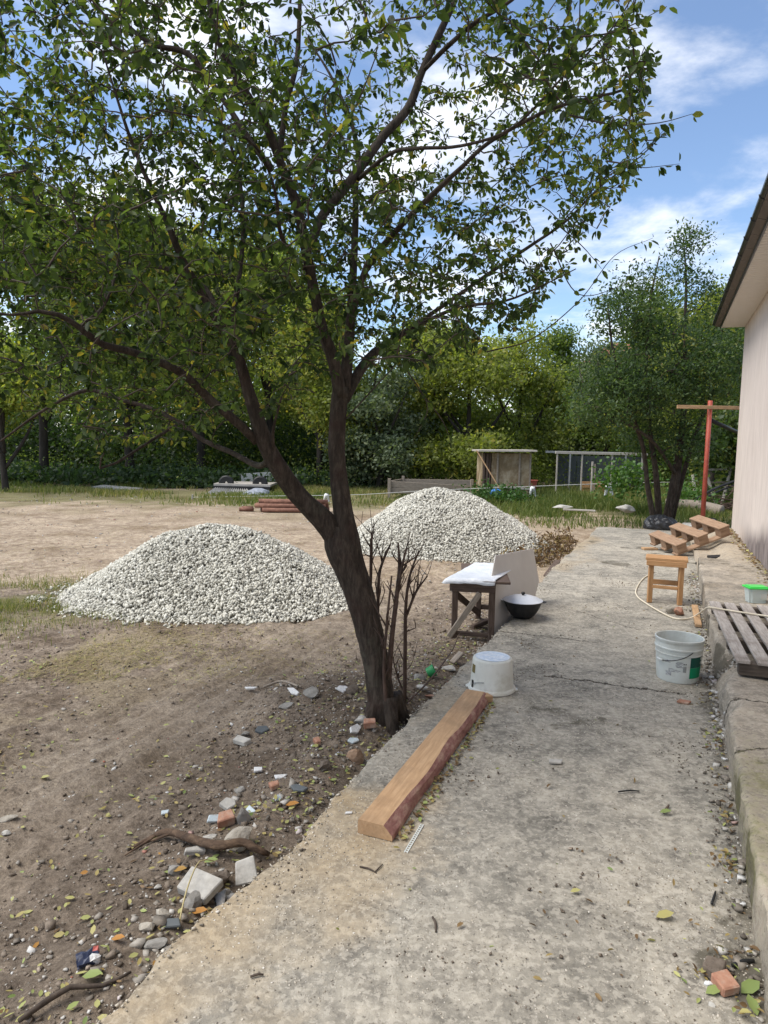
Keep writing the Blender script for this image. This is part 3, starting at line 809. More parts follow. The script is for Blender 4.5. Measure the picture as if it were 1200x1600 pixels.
# ---- the dark tree at the slab's edge
def limb(rows):
    """rows (px, py, depth, width in pixels): a limb where it stands"""
    out = []
    for px, py, dep, w in rows:
        p = D(px, py, dep); out.append((p.x, p.y, p.z, w / FPX * dep / 2))
    return smooth_path(out, .045)
B0 = 3.96
LIMBS = [limb(x) for x in [
    [(604, 1172, B0, 56), (600, 1140, B0, 54), (590, 1050, B0, 54), (572, 965, B0, 56), (550, 895, B0, 62), (532, 850, B0, 64), (528, 822, B0, 46)],
    [(552, 900, B0, 54), (545, 850, B0 - .01, 48), (534, 785, 3.95, 38), (526, 705, 3.96, 35), (529, 640, 3.98, 34), (533, 605, 3.99, 34)],
    [(533, 622, 3.98, 30), (520, 560, 3.93, 25), (504, 515, 3.88, 23), (490, 450, 3.8, 22), (477, 385, 3.72, 22), (465, 325, 3.66, 20), (441, 262, 3.58, 18), (420, 205, 3.5, 17), (388, 150, 3.42, 15), (360, 105, 3.38, 13), (340, 60, 3.34, 11), (325, -10, 3.3, 9), (318, -90, 3.3, 6)],
    [(436, 255, 3.58, 13), (446, 170, 3.6, 11), (463, 100, 3.64, 10), (468, 20, 3.7, 8), (470, -80, 3.75, 5)],
    [(424, 265, 3.55, 12), (392, 222, 3.6, 12), (345, 150, 3.66, 11), (295, 85, 3.72, 11), (240, 70, 3.76, 9), (195, 35, 3.8, 8), (172, -10, 3.82, 6), (150, -70, 3.85, 3)],
    [(484, 385, 3.74, 18), (505, 335, 3.85, 18), (548, 282, 3.98, 18), (597, 215, 4.1, 17), (638, 168, 4.2, 16), (660, 110, 4.28, 14), (690, 45, 4.36, 13), (715, -10, 4.42, 10), (740, -90, 4.5, 6)],
    [(660, 112, 4.28, 9), (700, 72, 4.2, 9), (745, 34, 4.1, 8), (800, 0, 4.05, 6), (860, -60, 4.0, 3)],
    [(538, 610, 3.99, 26), (546, 525, 4.1, 20), (551, 440, 4.2, 16), (555, 360, 4.32, 13), (556, 290, 4.42, 11), (560, 240, 4.5, 9), (545, 180, 4.58, 7), (515, 115, 4.65, 5), (480, 60, 4.7, 3)],
    [(546, 515, 4.1, 14), (570, 425, 3.98, 13), (618, 362, 3.84, 12), (680, 300, 3.7, 11), (725, 258, 3.58, 9), (765, 222, 3.48, 8), (850, 175, 3.34, 7), (915, 155, 3.26, 6), (975, 140, 3.2, 5), (1015, 108, 3.15, 3)],
    [(538, 625, 3.98, 22), (562, 580, 4.1, 21), (585, 552, 4.2, 19), (604, 538, 4.26, 14), (660, 500, 4.4, 9), (715, 462, 4.5, 8), (775, 420, 4.55, 7), (835, 380, 4.55, 6), (885, 345, 4.5, 5), (940, 290, 4.45, 3.5), (1000, 245, 4.4, 2.5), (1046, 200, 4.4, 1.5)],
    [(600, 540, 4.24, 10), (660, 505, 3.9, 8), (720, 480, 3.7, 7), (790, 470, 3.55, 5), (850, 445, 3.5, 3), (900, 420, 3.45, 2)],
    [(532, 850, B0, 50), (508, 815, 3.94, 46), (470, 778, 3.88, 39), (440, 738, 3.82, 38), (418, 700, 3.78, 33), (402, 655, 3.74, 30), (385, 600, 3.70, 24), (370, 550, 3.66, 21), (342, 505, 3.62, 18), (318, 462, 3.58, 16), (285, 405, 3.5, 14), (262, 350, 3.44, 11), (232, 285, 3.4, 9), (205, 220, 3.35, 7), (185, 160, 3.3, 5), (160, 80, 3.3, 3)],
    [(424, 712, 3.79, 14), (405, 728, 3.9, 13), (362, 707, 4.05, 11), (318, 688, 4.15, 10), (282, 662, 4.22, 10), (240, 640, 4.3, 9), (190, 625, 4.35, 8), (135, 610, 4.4, 8), (70, 640, 4.45, 6), (0, 690, 4.5, 4)],
    [(400, 690, 3.77, 17), (376, 665, 3.68, 19), (330, 626, 3.56, 18), (288, 586, 3.44, 17), (250, 566, 3.34, 16), (200, 548, 3.22, 15), (160, 538, 3.12, 14), (125, 512, 3.04, 12), (92, 492, 2.98, 10), (60, 486, 2.94, 8), (20, 492, 2.9, 5), (-60, 480, 2.85, 3)],
    [(122, 512, 3.05, 7), (160, 480, 3.2, 6), (180, 430, 3.4, 5), (185, 370, 3.6, 4), (160, 300, 3.8, 3)],
    [(362, 560, 3.68, 13), (365, 490, 3.82, 12), (374, 430, 3.94, 10), (380, 350, 4.06, 9), (372, 270, 4.15, 7), (345, 190, 4.2, 5), (300, 130, 4.3, 3)],
    [(355, 522, 3.66, 9), (320, 450, 3.95, 10), (260, 420, 4.2, 9), (205, 412, 4.4, 7), (150, 395, 4.6, 6), (80, 330, 4.7, 4), (10, 300, 4.8, 3)],
    [(276, 664, 4.22, 6), (250, 680, 4.1, 6), (212, 704, 3.95, 5.5), (180, 724, 3.85, 5), (156, 732, 3.8, 4)],
    [(430, 715, 3.8, 8), (426, 690, 3.72, 8), (428, 665, 3.66, 6), (440, 620, 3.55, 4)],
    [(474, 420, 3.76, 9), (440, 370, 3.5, 8), (430, 300, 3.3, 6), (400, 230, 3.1, 5), (330, 190, 2.95, 4), (240, 170, 2.85, 3)],
    [(560, 280, 4.0, 9), (610, 240, 3.7, 8), (650, 232, 3.5, 7), (720, 228, 3.35, 6), (800, 200, 3.2, 5), (880, 120, 3.05, 4), (960, 40, 3.0, 3), (1000, -30, 3.0, 2)],
]]
main_tree = thing('leafy_tree', (TREE[0], TREE[1], -.2), 'dark-barked leafy tree with a forked leaning trunk at the edge of the concrete slab', 'tree')
mb = MB()
for i_, P in enumerate(LIMBS):
    Q = P.copy()
    w_ = np.cumsum(np.r_[0, np.linalg.norm(np.diff(Q[:, :3], axis=0), axis=1)])
    Q[:, 3] *= .77 if i_ else .86
    Q[:, 3] *= 1 + .06 * (fbm(w_ * 6, w_ * 0 + i_, 1, 3, 200 + i_) - .5) * 2
    if i_ == 0:
        Q[:, 3] *= (1 + .08 * np.exp(-w_ / .09)) * .90
    mb.tube(Q, 18 if i_ in (0, 1, 11) else 9, True, .07, i_)
    if i_ == 0:      # ridged buttress roots at the foot
        for az in (-2.6, -1.2, .2, 1.6, 2.7):
            e = np.array([TREE[0] + .20 * math.cos(az), TREE[1] + .20 * math.sin(az), -.24])
            s_ = np.array([TREE[0] + .05 * math.cos(az), TREE[1] + .05 * math.sin(az), .06])
            mb.tube(smooth_path([(*s_, .05), (*(s_ * .5 + e * .5 + np.array([0, 0, -.03])), .036), (*e, .012)], .03), 8, True, .1, 5)
link('trunk', mb.mesh('trunk', M_BARK), main_tree)

def in_poly(px, py, poly):
    ins = np.zeros(len(px), bool); n = len(poly)
    for i in range(n):
        x0, y0 = poly[i]; x1, y1 = poly[(i + 1) % n]
        c = ((y0 > py) != (y1 > py)) & (px < (x1 - x0) * (py - y0) / (y1 - y0 + 1e-9) + x0)
        ins ^= c
    return ins
CROWN = [(-900, -1500), (900, -1500), (1000, -300), (1030, 40), (1020, 130), (1010, 230), (985, 300), (930, 370), (890, 420), (850, 470), (800, 530), (720, 560), (640, 585), (575, 570), (545, 560), (500, 610), (470, 625), (440, 640), (350, 660), (290, 690), (180, 690), (60, 690), (-100, 720), (-900, 740)]
ELL = [((-.55, 3.9, 3.35), (2.75, 1.75, 2.1), 1.0), ((.75, 3.75, 3.35), (1.35, 1.35, 1.6), .25), ((-1.9, 4.25, 2.35), (1.8, 1.3, 1.15), .42), ((1.0, 3.6, 2.75), (1.0, 1.1, .9), .10)]
pts = []
rt = np.random.default_rng(11)
for (c, rd, w) in ELL:
    q_ = rt.normal(size=(int(5700 * w), 3)); q_ /= np.linalg.norm(q_, axis=1, keepdims=True)
    q_ *= rt.random(len(q_))[:, None] ** .42
    pts.append(np.array(c) + q_ * np.array(rd))
pts = np.vstack(pts)
px_, py_, zc_ = proj(pts)
keep = in_poly(px_, py_, CROWN) & (zc_ > 1.9)
# thinner crown where clumps leave gaps
gap = fbm(pts[:, 0] * 1.3 + pts[:, 2], pts[:, 1] * 1.3 - pts[:, 2] * .8, 1.0, 3, 301)
keep &= gap > .375
keep &= rt.random(len(pts)) < np.where(px_ > 700, .74, .93)
pts = pts[keep]
inframe = (px_[keep] > -500) & (py_[keep] > -700)
pts = np.vstack([pts[inframe], pts[~inframe][:len(pts[~inframe]) // 2]])
TW = grow(LIMBS[1:], pts, rt)
mb = MB()
for T in TW: mb.tube(T, 4, False)
link('twigs', mb.mesh('twigs', M_TWIG), main_tree)
# long bare shoots on the right side of the crown
bare = [[(840, 378, 4.5), (880, 345, 4.5), (930, 290, 4.45), (1000, 240, 4.4), (1050, 190, 4.4)], [(870, 350, 4.5), (910, 385, 4.45), (940, 420, 4.4)], [(905, 320, 4.5), (960, 265, 4.4), (1010, 262, 4.4), (1062, 256, 4.35)], [(890, 180, 3.3), (960, 195, 3.3), (1030, 192, 3.3), (1082, 178, 3.3)], [(860, 380, 4.5), (905, 460, 4.45), (990, 440, 4.4)], [(760, 550, 4.4), (830, 530, 4.4), (905, 470, 4.4), (960, 400, 4.4), (1020, 372, 4.4)],
        [(610, 545, 4.25), (650, 600, 4.0), (668, 640, 3.9), (645, 690, 3.85)], [(655, 610, 4.0), (690, 655, 3.95), (705, 690, 3.9)], [(540, 655, 3.97), (600, 590, 3.9), (640, 550, 3.85), (700, 520, 3.8)], [(870, 60, 3.1), (960, 50, 3.05), (1042, 10, 3.0)]]
mb = MB(); BT = []
for bpath in bare:
    P = smooth_path([(*D(*p_), .005 - .0038 * i_ / (len(bpath) - 1)) for i_, p_ in enumerate(bpath)], .04)
    link('bare_shoot', MB().tube(P, 5, True).mesh('bare_shoot', M_TWIG), main_tree); BT.append(P)

P_, d_, n_, L_, w_ = twig_leaves(TW, rt, .030, .050, .55, 52, .9, 5)
Pb, db, nb_, Lb, wb = twig_leaves(BT, rt, .045, .06, .58, 16, .6, 1)
P_, d_, n_, L_, w_ = np.vstack([P_, Pb]), np.vstack([d_, db]), np.vstack([n_, nb_]), np.r_[L_, Lb], np.r_[w_, wb]
lx, ly, lz = proj(P_)
tint = np.clip(.38 + .9 * (fbm(P_[:, 0] + P_[:, 2] * .7, P_[:, 1], .9, 3, 310) - .5) + rt.normal(0, .23, len(P_)), 0, .93)
tint[rt.random(len(P_)) < .035] = .93 + rt.random() * .07
ok = ~((ly > 735) | ((lx > 800) & (ly > 520)) | ((lx > 470) & (lx < 620) & (ly > 610)) | (lz < 1.7))
idx = np.where(ok)[0]
vis = idx[(lx[idx] > 5) & (lx[idx] < 1195) & (ly[idx] > 5) & (ly[idx] < 1595)]
near = vis[np.argsort(-(L_[vis] / lz[vis]))[:300]]
rest = np.setdiff1d(idx, near)
V, F, t = leaves(P_[rest], d_[rest], n_[rest], L_[rest], w_[rest], tint[rest])
crown = tag(link('crown', mesh('crown', V, [F], M_LEAF, False, dict(tint=t)), main_tree), kind='stuff')
LV = []
for k in range(8):
    V, F, t = leaves(np.zeros((1, 3)), np.array([[1.0, 0, 0]]), np.array([[0, 0, 1.0]]), np.array([1.0]), np.array([.58]), np.array([.12 + .8 * k / 8]), .18, .08 + .02 * k)
    LV.append(mesh('leaf', V, [F], M_LEAF, False, dict(tint=t)))
for k in near:
    d = d_[k] / np.linalg.norm(d_[k]); s = np.cross(n_[k], d); s /= np.linalg.norm(s); u_ = np.cross(d, s)
    w = Matrix(((d[0] * L_[k], s[0] * L_[k], u_[0] * L_[k], P_[k][0]), (d[1] * L_[k], s[1] * L_[k], u_[1] * L_[k], P_[k][1]), (d[2] * L_[k], s[2] * L_[k], u_[2] * L_[k], P_[k][2]), (0, 0, 0, 1)))
    link('leaf', LV[min(7, int(tint[k] * 8))], crown, w)
print('main tree leaves', len(idx), 'twigs', len(TW))

# ---- dead suckers beside the trunk
def bare_bush(name, label, cat, stems, r, m, forks=5, loc=None):
    root = thing(name, loc, label, cat)
    mb = MB()
    for st in stems:
        P = smooth_path(st, .04); mb.tube(P, 6, True)
        for k in range(forks):
            i0 = int(len(P) * r.uniform(.3, .92)); p0 = P[i0]
            dr = r.normal(size=3) * .45; dr[2] = abs(dr[2]) + .8; dr /= np.linalg.norm(dr)
            ln = r.uniform(.07, .22); e = p0[:3] + dr * ln
            rr = min(p0[3] * .6, .005)
            Q = smooth_path([(*p0[:3], rr), (*(p0[:3] + dr * ln * .5 + r.normal(0, .02, 3)), rr * .7), (*e, .0014)], .04)
            mb.tube(Q, 4, True)
            if r.random() < .6:
                q0 = Q[len(Q) // 2]; e2 = q0[:3] + (dr + r.normal(0, .4, 3)) * ln * .6
                mb.tube(np.array([[*q0[:3], rr * .5], [*e2, .0012]]), 4, True)
    return root, mb
rb = np.random.default_rng(21)
stems = []
for rows in [[(603, 1160, 3.93, 12), (606, 1090, 3.93, 10), (612, 1000, 3.95, 9), (620, 930, 3.97, 8), (624, 885, 3.98, 6), (622, 848, 4.0, 3)],
             [(606, 1140, 3.9, 9), (600, 1050, 3.88, 6), (604, 980, 3.86, 5), (612, 900, 3.85, 3)],
             [(632, 1110, 4.2, 8), (633, 1020, 4.2, 7), (634, 950, 4.2, 6), (640, 900, 4.22, 4), (655, 860, 4.24, 3)],
             [(590, 1000, 4.1, 5), (591, 930, 4.1, 6), (594, 890, 4.1, 5), (610, 850, 4.1, 3)],
             [(579, 920, 4.2, 5), (580, 870, 4.2, 6), (581, 835, 4.2, 3)],
             [(622, 925, 3.97, 6), (628, 885, 3.95, 5), (636, 855, 3.95, 3)],
             [(634, 965, 4.2, 5), (650, 925, 4.2, 4), (668, 900, 4.2, 2)],
             [(640, 1100, 4.25, 4), (622, 1060, 4.25, 3), (612, 1020, 4.25, 2)]]:
    stems.append([(*D(a_, b_, c_), w_ / FPX * c_ / 2) for a_, b_, c_, w_ in rows])
root, mb = bare_bush('dead_shrub', 'bare brown leafless suckers standing close against the dark tree trunk', 'shrub', stems, rb, M_DEADTWIG, 9, (TREE[0] + .12, TREE[1] + .1, -.18))
link('stems', mb.mesh('stems', M_DEADTWIG), root)

# ---- right-hand tree with several stems beyond the slab's end
def crown_tree(name, label, base, stems, clusters, leaf_m, bark, r, per=26, spread=.24, lsz=(.05, .08), tint0=.4, group=None, n_limb=40, aspect=.5, mass=None):
    """stems: list of (x,y,z,r) rows; clusters: (n,3) points the leaves gather round"""
    root = thing(name, base, label, 'tree', group)
    mb = MB(); nodes = []
    for st in stems:
        P = smooth_path(st, .12); mb.tube(P, 8, True, .08, 3); nodes.append(P)
    tw = grow(nodes, clusters[r.permutation(len(clusters))[:n_limb]], r, .25, .3, .03)
    for T in tw:
        T[:, 3] = np.linspace(min(.035, .010 + .012 * np.linalg.norm(T[-1, :3] - T[0, :3])), .004, len(T)); mb.tube(T, 4, False)
    link('trunk', mb.mesh('trunk', bark), root)
    n = len(clusters) * per
    ci = np.repeat(np.arange(len(clusters)), per)
    ct = np.clip(tint0 + r.normal(0, .22, len(clusters)), 0, 1)
    P = clusters[ci] + r.normal(size=(n, 3)) * spread * np.array([1, 1, .75])
    V, F, t = rhomb(P, r, r.uniform(lsz[0], lsz[1], n), np.clip(ct[ci] + r.normal(0, .12, n), 0, 1), aspect)
    tag(link('crown', mesh('crown', V, [F], leaf_m, False, dict(tint=t)), root), kind='stuff')
    return root
M_LEAF_R = leafmat('narrow_leaf', [(0, (.036, .064, .030)), (.45, (.078, .125, .048)), (.8, (.15, .20, .065)), (1, (.28, .26, .06))], .5, (1.1, 1.25, .5))
rr_ = np.random.default_rng(33)
yT = 14.0
bT = D(1030, 812, yT)
stems = []
for rows in [[(1022, 815, 13.9, 16), (1012, 760, 13.9, 13), (1005, 700, 13.8, 11), (985, 640, 13.6, 9), (960, 560, 13.4, 7), (950, 480, 13.3, 3)],
             [(1030, 815, 14, 18), (1025, 740, 14, 15), (1015, 670, 14, 12), (1010, 580, 14.1, 9), (1015, 480, 14.1, 7), (1030, 400, 14.1, 3)],
             [(1042, 815, 14.1, 26), (1055, 750, 14.1, 24), (1062, 700, 14.2, 18), (1070, 620, 14.3, 13), (1070, 520, 14.4, 9), (1072, 440, 14.4, 6), (1068, 370, 14.4, 2)],
             [(1050, 812, 14.2, 14), (1068, 740, 14.3, 12), (1090, 670, 14.5, 10), (1115, 600, 14.8, 8), (1130, 500, 15, 4)],
             [(1058, 745, 14.1, 10), (1020, 690, 13.6, 8), (975, 660, 13.3, 6), (930, 640, 13.1, 3)]]:
    stems.append([(*D(a_, b_, c_), w_ * .62 / FPX * c_ / 2) for a_, b_, c_, w_ in rows])
cl = []
def blob(cx, cy, dep, rx, ry, rz, n):
    c = np.array(D(cx, cy, dep)); q_ = rr_.normal(size=(n, 3)); q_ /= np.linalg.norm(q_, axis=1, keepdims=True); q_ *= rr_.random(n)[:, None] ** .45
    cl.append(c + q_ * np.array([rx, ry, rz]))
blob(1035, 590, 14.1, 1.35, 1.2, 1.15, 420); blob(955, 605, 13.6, .85, .9, .75, 190); blob(1110, 560, 14.6, .8, .9, 1.0, 190); blob(1005, 480, 14.1, .85, .8, .85, 170); blob(1068, 410, 14.4, .28, .3, .75, 26)
blob(1078, 375, 14.4, .42, .3, .28, 20); blob(930, 650, 13.2, .6, .6, .4, 50); blob(1040, 690, 14.3, 1.2, 1.0, .35, 100); blob(955, 490, 13.4, .35, .35, .6, 34); blob(1100, 450, 14.6, .5, .5, .5, 30)
crown_tree('slender_tree', 'multi-stemmed narrow-leaved tree beyond the far end of the slab, a black bag at its foot', (bT.x, bT.y, ground_z(bT.x, bT.y)), stems, np.vstack(cl), M_LEAF_R, M_BARK, rr_, 28, .13, (.055, .10), .40, None, 190, .42)

# ---- the wood behind
M_WOOD1 = leafmat('wood_leaf_green', [(0, (.075, .115, .032)), (.45, (.17, .225, .065)), (.8, (.26, .30, .075)), (1, (.38, .36, .08))], .55)
M_WOOD2 = leafmat('wood_leaf_yellow', [(0, (.11, .135, .036)), (.45, (.24, .28, .075)), (.8, (.33, .345, .085)), (1, (.45, .38, .09))], .55)
M_WOOD3 = leafmat('wood_leaf_blue', [(0, (.050, .076, .042)), (.5, (.13, .17, .095)), (.8, (.22, .26, .15)), (1, (.28, .30, .18))], .45, (1.1, 1.2, .6))
M_WBARK = mat('grey_bark', [(.3, (.016, .013, .010)), (.7, (.050, .041, .033))], 8, stretch=(1, 1, .3), bstr=.5)
def wood_tree(px, dep, h, wid, lm, label, bottom=.18, tint0=.42, dens=1.0, seed=0, name='woodland_tree', lean=0.0, lsz=(.10, .17)):
    r = np.random.default_rng(seed + 500)
    b = D(px, 775, dep); bx, by = b.x, dep; bz = float(ground_z(bx, by))
    top = np.array([bx + lean, by, bz + h])
    n = int(230 * dens * wid * (h / 8))
    cl = []
    nl = 9 + int(wid)
    for k in range(nl):       # uneven lobes round the crown
        t = r.uniform(bottom + .08, .97)
        ext = wid * .5 * math.sin(math.pi * min(.98, (t - bottom + .16) / (1.10 - bottom))) ** .7
        a_ = r.uniform(0, 6.283)
        c = np.array([bx + lean * t + math.cos(a_) * ext * .68, by + math.sin(a_) * ext * .68, bz + h * t])
        q_ = r.normal(size=(max(4, n // nl), 3)); q_ /= np.linalg.norm(q_, axis=1, keepdims=True); q_ *= r.random(len(q_))[:, None] ** .5
        cl.append(c + q_ * np.array([.42 * wid * r.uniform(.5, 1), .42 * wid * r.uniform(.5, 1), h * .15 * r.uniform(.7, 1.3)]))
    cl = np.vstack(cl); cl = cl[cl[:, 2] > bz + h * bottom * r.uniform(.7, 1.2, len(cl))]
    st = [[(bx, by, bz - .1, .05 + .014 * h), (bx + lean * .3 + r.normal(0, .1), by, bz + h * .3, .04 + .010 * h), (bx + lean * .6 + r.normal(0, .2), by, bz + h * .6, .03 + .006 * h), (*top, .02)]]
    for k in range(3):
        z0 = h * r.uniform(.15, .35); a_ = r.uniform(0, 6.28)
        st.append([(bx + lean * .2, by, bz + z0, .03 + .006 * h), (bx + math.cos(a_) * wid * .2, by + math.sin(a_) * wid * .2, bz + z0 + h * .2, .03 + .004 * h), (bx + math.cos(a_) * wid * .36, by + math.sin(a_) * wid * .36, bz + z0 + h * .42, .015)])
    return crown_tree(name, label, (bx, by, bz), st, cl, lm, M_WBARK, r, 24, .21, lsz, tint0, 'trees of the wood behind the yard', 30, .6)
for i_, a_ in enumerate([
    (10, 20.5, 4.2, 2.6, M_WOOD1, 'young light-green tree on a thin bare trunk at the far left of the field', .42, .70, 1.2),
    (70, 24.5, 9.5, 5.5, M_WOOD1, 'large dark green tree behind the young tree at the far left', .30, .35, 1.1),
    (205, 26, 10, 5.5, M_WOOD1, 'tall mid-green tree over the black hollow left of the corrugated sheet', .30, .42, 1.1),
    (315, 27, 9.6, 5.2, M_WOOD2, 'tall yellowish tree above the grey corrugated sheet', .34, .45, 1.1),
    (420, 28, 9.4, 5.4, M_WOOD1, 'green tree standing right behind the grey panel and the flat trailer', .26, .5, 1.1),
    (500, 25, 6.4, 4.0, M_WOOD2, 'yellow-green bushy tree seen beside the forked trunk', .08, .50, 1.3),
    (590, 24, 4.6, 2.8, M_WOOD3, 'greyish blue-green feathery shrub left of the low wooden bed', .02, .5, 1.7),
    (655, 27, 6.2, 4.0, M_WOOD1, 'green tree behind the feathery shrub', .1, .55, 1.2),
    (730, 24.5, 5.4, 4.4, M_WOOD2, 'broad yellow-leaved tree behind the low wooden bed', .06, .42, 1.5),
    (810, 26, 5.6, 3.6, M_WOOD2, 'yellowish tree standing behind the weathered wooden hut', .1, .35, 1.3),
    (868, 30, 6.2, 3.2, M_WOOD1, 'dark evergreen-looking tree between the hut and the post frame', .05, .12, 1.5),
    (935, 28.5, 5.4, 3.8, M_WOOD3, 'grey-green tree behind the post frame', .1, .42, 1.2),
    (1020, 26, 6.6, 4.2, M_WOOD1, 'tall green tree hidden behind the multi-stemmed tree', .1, .4, 1.2),
    (1105, 21, 6.0, 3.2, M_WOOD2, 'yellow-green tree beside the far corner of the house', .12, .42, 1.2),
    (1165, 19, 5.6, 3.0, M_LEAF_R, 'dark tree rising behind the gutter end of the house', .1, .5, 1.3),
]):
    wood_tree(*a_, seed=i_)
# the mass of the wood farther back
r = np.random.default_rng(77)
Pm = []
for k in range(210):
    cx = r.uniform(-30, 26); cy = r.uniform(31, 42)
    hh = (7.6 if cx < -2.5 else 4.9 if cx < 9 else 6.3) * r.uniform(.75, 1.12)
    c = np.array([cx, cy, 0]); n = 420
    q_ = r.normal(size=(n, 3)); q_ /= np.linalg.norm(q_, axis=1, keepdims=True); q_ *= r.random(n)[:, None] ** .4
    Pm.append(c + np.array([0, 0, hh * .5]) + q_ * np.array([1.7, 1.7, hh * .5])); lw = r.uniform(-1, 1, (170, 3)) * np.array([1.9, 1.5, .9]); Pm.append(c + np.array([0, 0, .8]) + lw)
Pm = np.vstack(Pm); Pm = np.repeat(Pm, 2, 0) + r.normal(0, .18, (len(Pm) * 2, 3))
V, F, t = rhomb(Pm, r, r.uniform(.14, .30, len(Pm)), np.clip(.30 + .9 * (fbm(Pm[:, 0], Pm[:, 2], .35, 3, 78) - .5) + r.normal(0, .12, len(Pm)), 0, 1), .6)
tag(link('woods', mesh('woods', V, [F], M_WOOD1, False, dict(tint=t))), 'dense dark mass of the wood closing off the yard behind all the single trees', 'woods', kind='stuff')
# leaf fill added under the left crowns, the hollow's shade in its tint
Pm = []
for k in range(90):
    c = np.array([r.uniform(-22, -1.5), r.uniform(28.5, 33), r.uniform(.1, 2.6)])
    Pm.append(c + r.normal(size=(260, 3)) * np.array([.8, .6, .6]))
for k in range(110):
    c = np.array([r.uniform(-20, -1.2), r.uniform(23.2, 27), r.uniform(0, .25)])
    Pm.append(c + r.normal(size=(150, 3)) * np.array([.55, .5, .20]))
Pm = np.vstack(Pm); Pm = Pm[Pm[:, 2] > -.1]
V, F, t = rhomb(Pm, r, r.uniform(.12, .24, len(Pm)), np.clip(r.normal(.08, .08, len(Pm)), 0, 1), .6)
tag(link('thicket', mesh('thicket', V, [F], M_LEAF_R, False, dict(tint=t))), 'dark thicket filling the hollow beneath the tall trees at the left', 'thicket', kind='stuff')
# undergrowth at the foot of the wood
Pm = []
for k in range(240):
    cx = r.uniform(-17, 13); cy = r.uniform(23.5, 30)
    if cx < -1.0 and r.random() < .8: continue
    n = 170; q_ = r.normal(size=(n, 3)) * np.array([.55, .5, .42]) * r.uniform(.6, 1.5)
    Pm.append(np.array([cx, cy, .25]) + q_)
Pm = np.vstack(Pm); Pm = Pm[Pm[:, 2] > -.1]
V, F, t = rhomb(Pm, r, r.uniform(.06, .13, len(Pm)), np.clip(.35 + .9 * (fbm(Pm[:, 0], Pm[:, 1], .6, 3, 79) - .5) + r.normal(0, .14, len(Pm)), 0, 1), .55)
tag(link('undergrowth', mesh('undergrowth', V, [F], M_WOOD1, False, dict(tint=t))), 'low tangled undergrowth along the foot of the wood', 'undergrowth', kind='stuff')
# ================================================================== OBJECTS ON AND AROUND THE SLAB
M_PINE = mat('sawn_wood', [(.25, (.33, .195, .10)), (.5, (.45, .285, .155)), (.75, (.56, .375, .22))], 5, 9, .7, (1.2, 14, 14), .25, .003, 8, dirt=((.24, .155, .09), .12), dist=.6)
M_RAWEDGE = mat('waney_bark_edge', [(.3, (.17, .078, .064)), (.46, (.28, .13, .11)), (.60, (.38, .23, .18)), (.76, (.50, .35, .26))], 14, 9, .85, (1, 2, 2), .8, .008, 22)
M_STOOL = mat('stool_wood', [(.3, (.34, .175, .075)), (.55, (.45, .255, .120)), (.75, (.54, .34, .18))], 5, 8, .55, (1.5, 16, 16), .15, .002, 8, dist=.5)
M_PALLET = mat('weathered_board', [(.28, (.23, .20, .175)), (.5, (.39, .35, .315)), (.75, (.54, .50, .455))], 6, 9, .85, (1.2, 16, 16), .45, .004, 8, dirt=((.15, .115, .095), .15), dist=.5)
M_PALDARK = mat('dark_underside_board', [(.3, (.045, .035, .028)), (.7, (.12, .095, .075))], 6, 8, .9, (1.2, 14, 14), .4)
M_BROWNPAL = mat('brown_pallet_board', [(.28, (.17, .105, .065)), (.5, (.28, .18, .115)), (.75, (.40, .28, .19))], 6, 9, .8, (1.2, 14, 14), .4, .004, 8, dist=.5)
M_DARKWOOD = mat('old_dark_wood', [(.28, (.055, .036, .027)), (.5, (.105, .072, .055)), (.75, (.17, .125, .098))], 6, 9, .8, (1.2, 14, 14), .4, .004, 8, dist=.5)
M_GREYWOOD = mat('old_grey_wood', [(.28, (.16, .13, .10)), (.5, (.27, .225, .18)), (.75, (.38, .33, .27))], 6, 9, .85, (1.2, 14, 14), .4, .004, 8)
M_SHEET = mat('crinkled_white_sheet', [(.3, (.60, .63, .68)), (.55, (.76, .78, .81)), (.75, (.85, .86, .87))], 9, 8, .35, (1, 1, 1), .8, .012, 14, .5)
M_PANEL = mat('pale_panel', [(.3, (.55, .515, .475)), (.7, (.63, .595, .55))], 3, 7, .6, (1, 1, 1), .08, .002, 40)
M_IRON = mat('black_cast_iron', [(.3, (.010, .010, .011)), (.7, (.025, .024, .024))], 20, 6, .55, (1, 1, 1), .2, .002, 60, .4)
M_ALU = mat('dull_aluminium', [(.3, (.62, .635, .66)), (.7, (.76, .77, .79))], 7, 6, .42, (1, 1, 1), .08, .003, 20, .5, .15)
M_KNOB = mat('black_knob', [(.4, (.012, .012, .012)), (.6, (.02, .02, .02))], 5, 3, .4, bstr=0)
M_WHITEPL = mat('white_plastic', [(.3, (.52, .54, .50)), (.55, (.63, .65, .61)), (.8, (.72, .73, .69))], 3, 7, .45, (1, 1, 1), .06, .003, 12, .45, dirt=((.44, .42, .36), .05), dirt_scale=7)
M_ENAMEL = mat('white_pail_plastic', [(.3, (.60, .60, .545)), (.6, (.70, .70, .64))], 3, 7, .4, (1, 1, 1), .06, .003, 12, .45, dirt=((.42, .39, .30), .05), dirt_scale=5)
M_BLUEPRINT = mat('pale_blue_print', [(.42, (.56, .64, .74)), (.58, (.76, .79, .82))], 26, 6, .4, bstr=.05)
M_GREENLBL = mat('green_label', [(.3, (.0, .20, .085)), (.7, (.005, .27, .12))], 5, 4, .4, bstr=.02)
M_DKGREEN = mat('dark_green_label', [(.3, (.004, .055, .045)), (.7, (.008, .085, .06))], 5, 4, .4, bstr=.02)
M_PRINT = mat('grey_print', [(.44, (.16, .16, .17)), (.56, (.52, .52, .52))], 60, 2, .5, (1, 1, 3), 0)
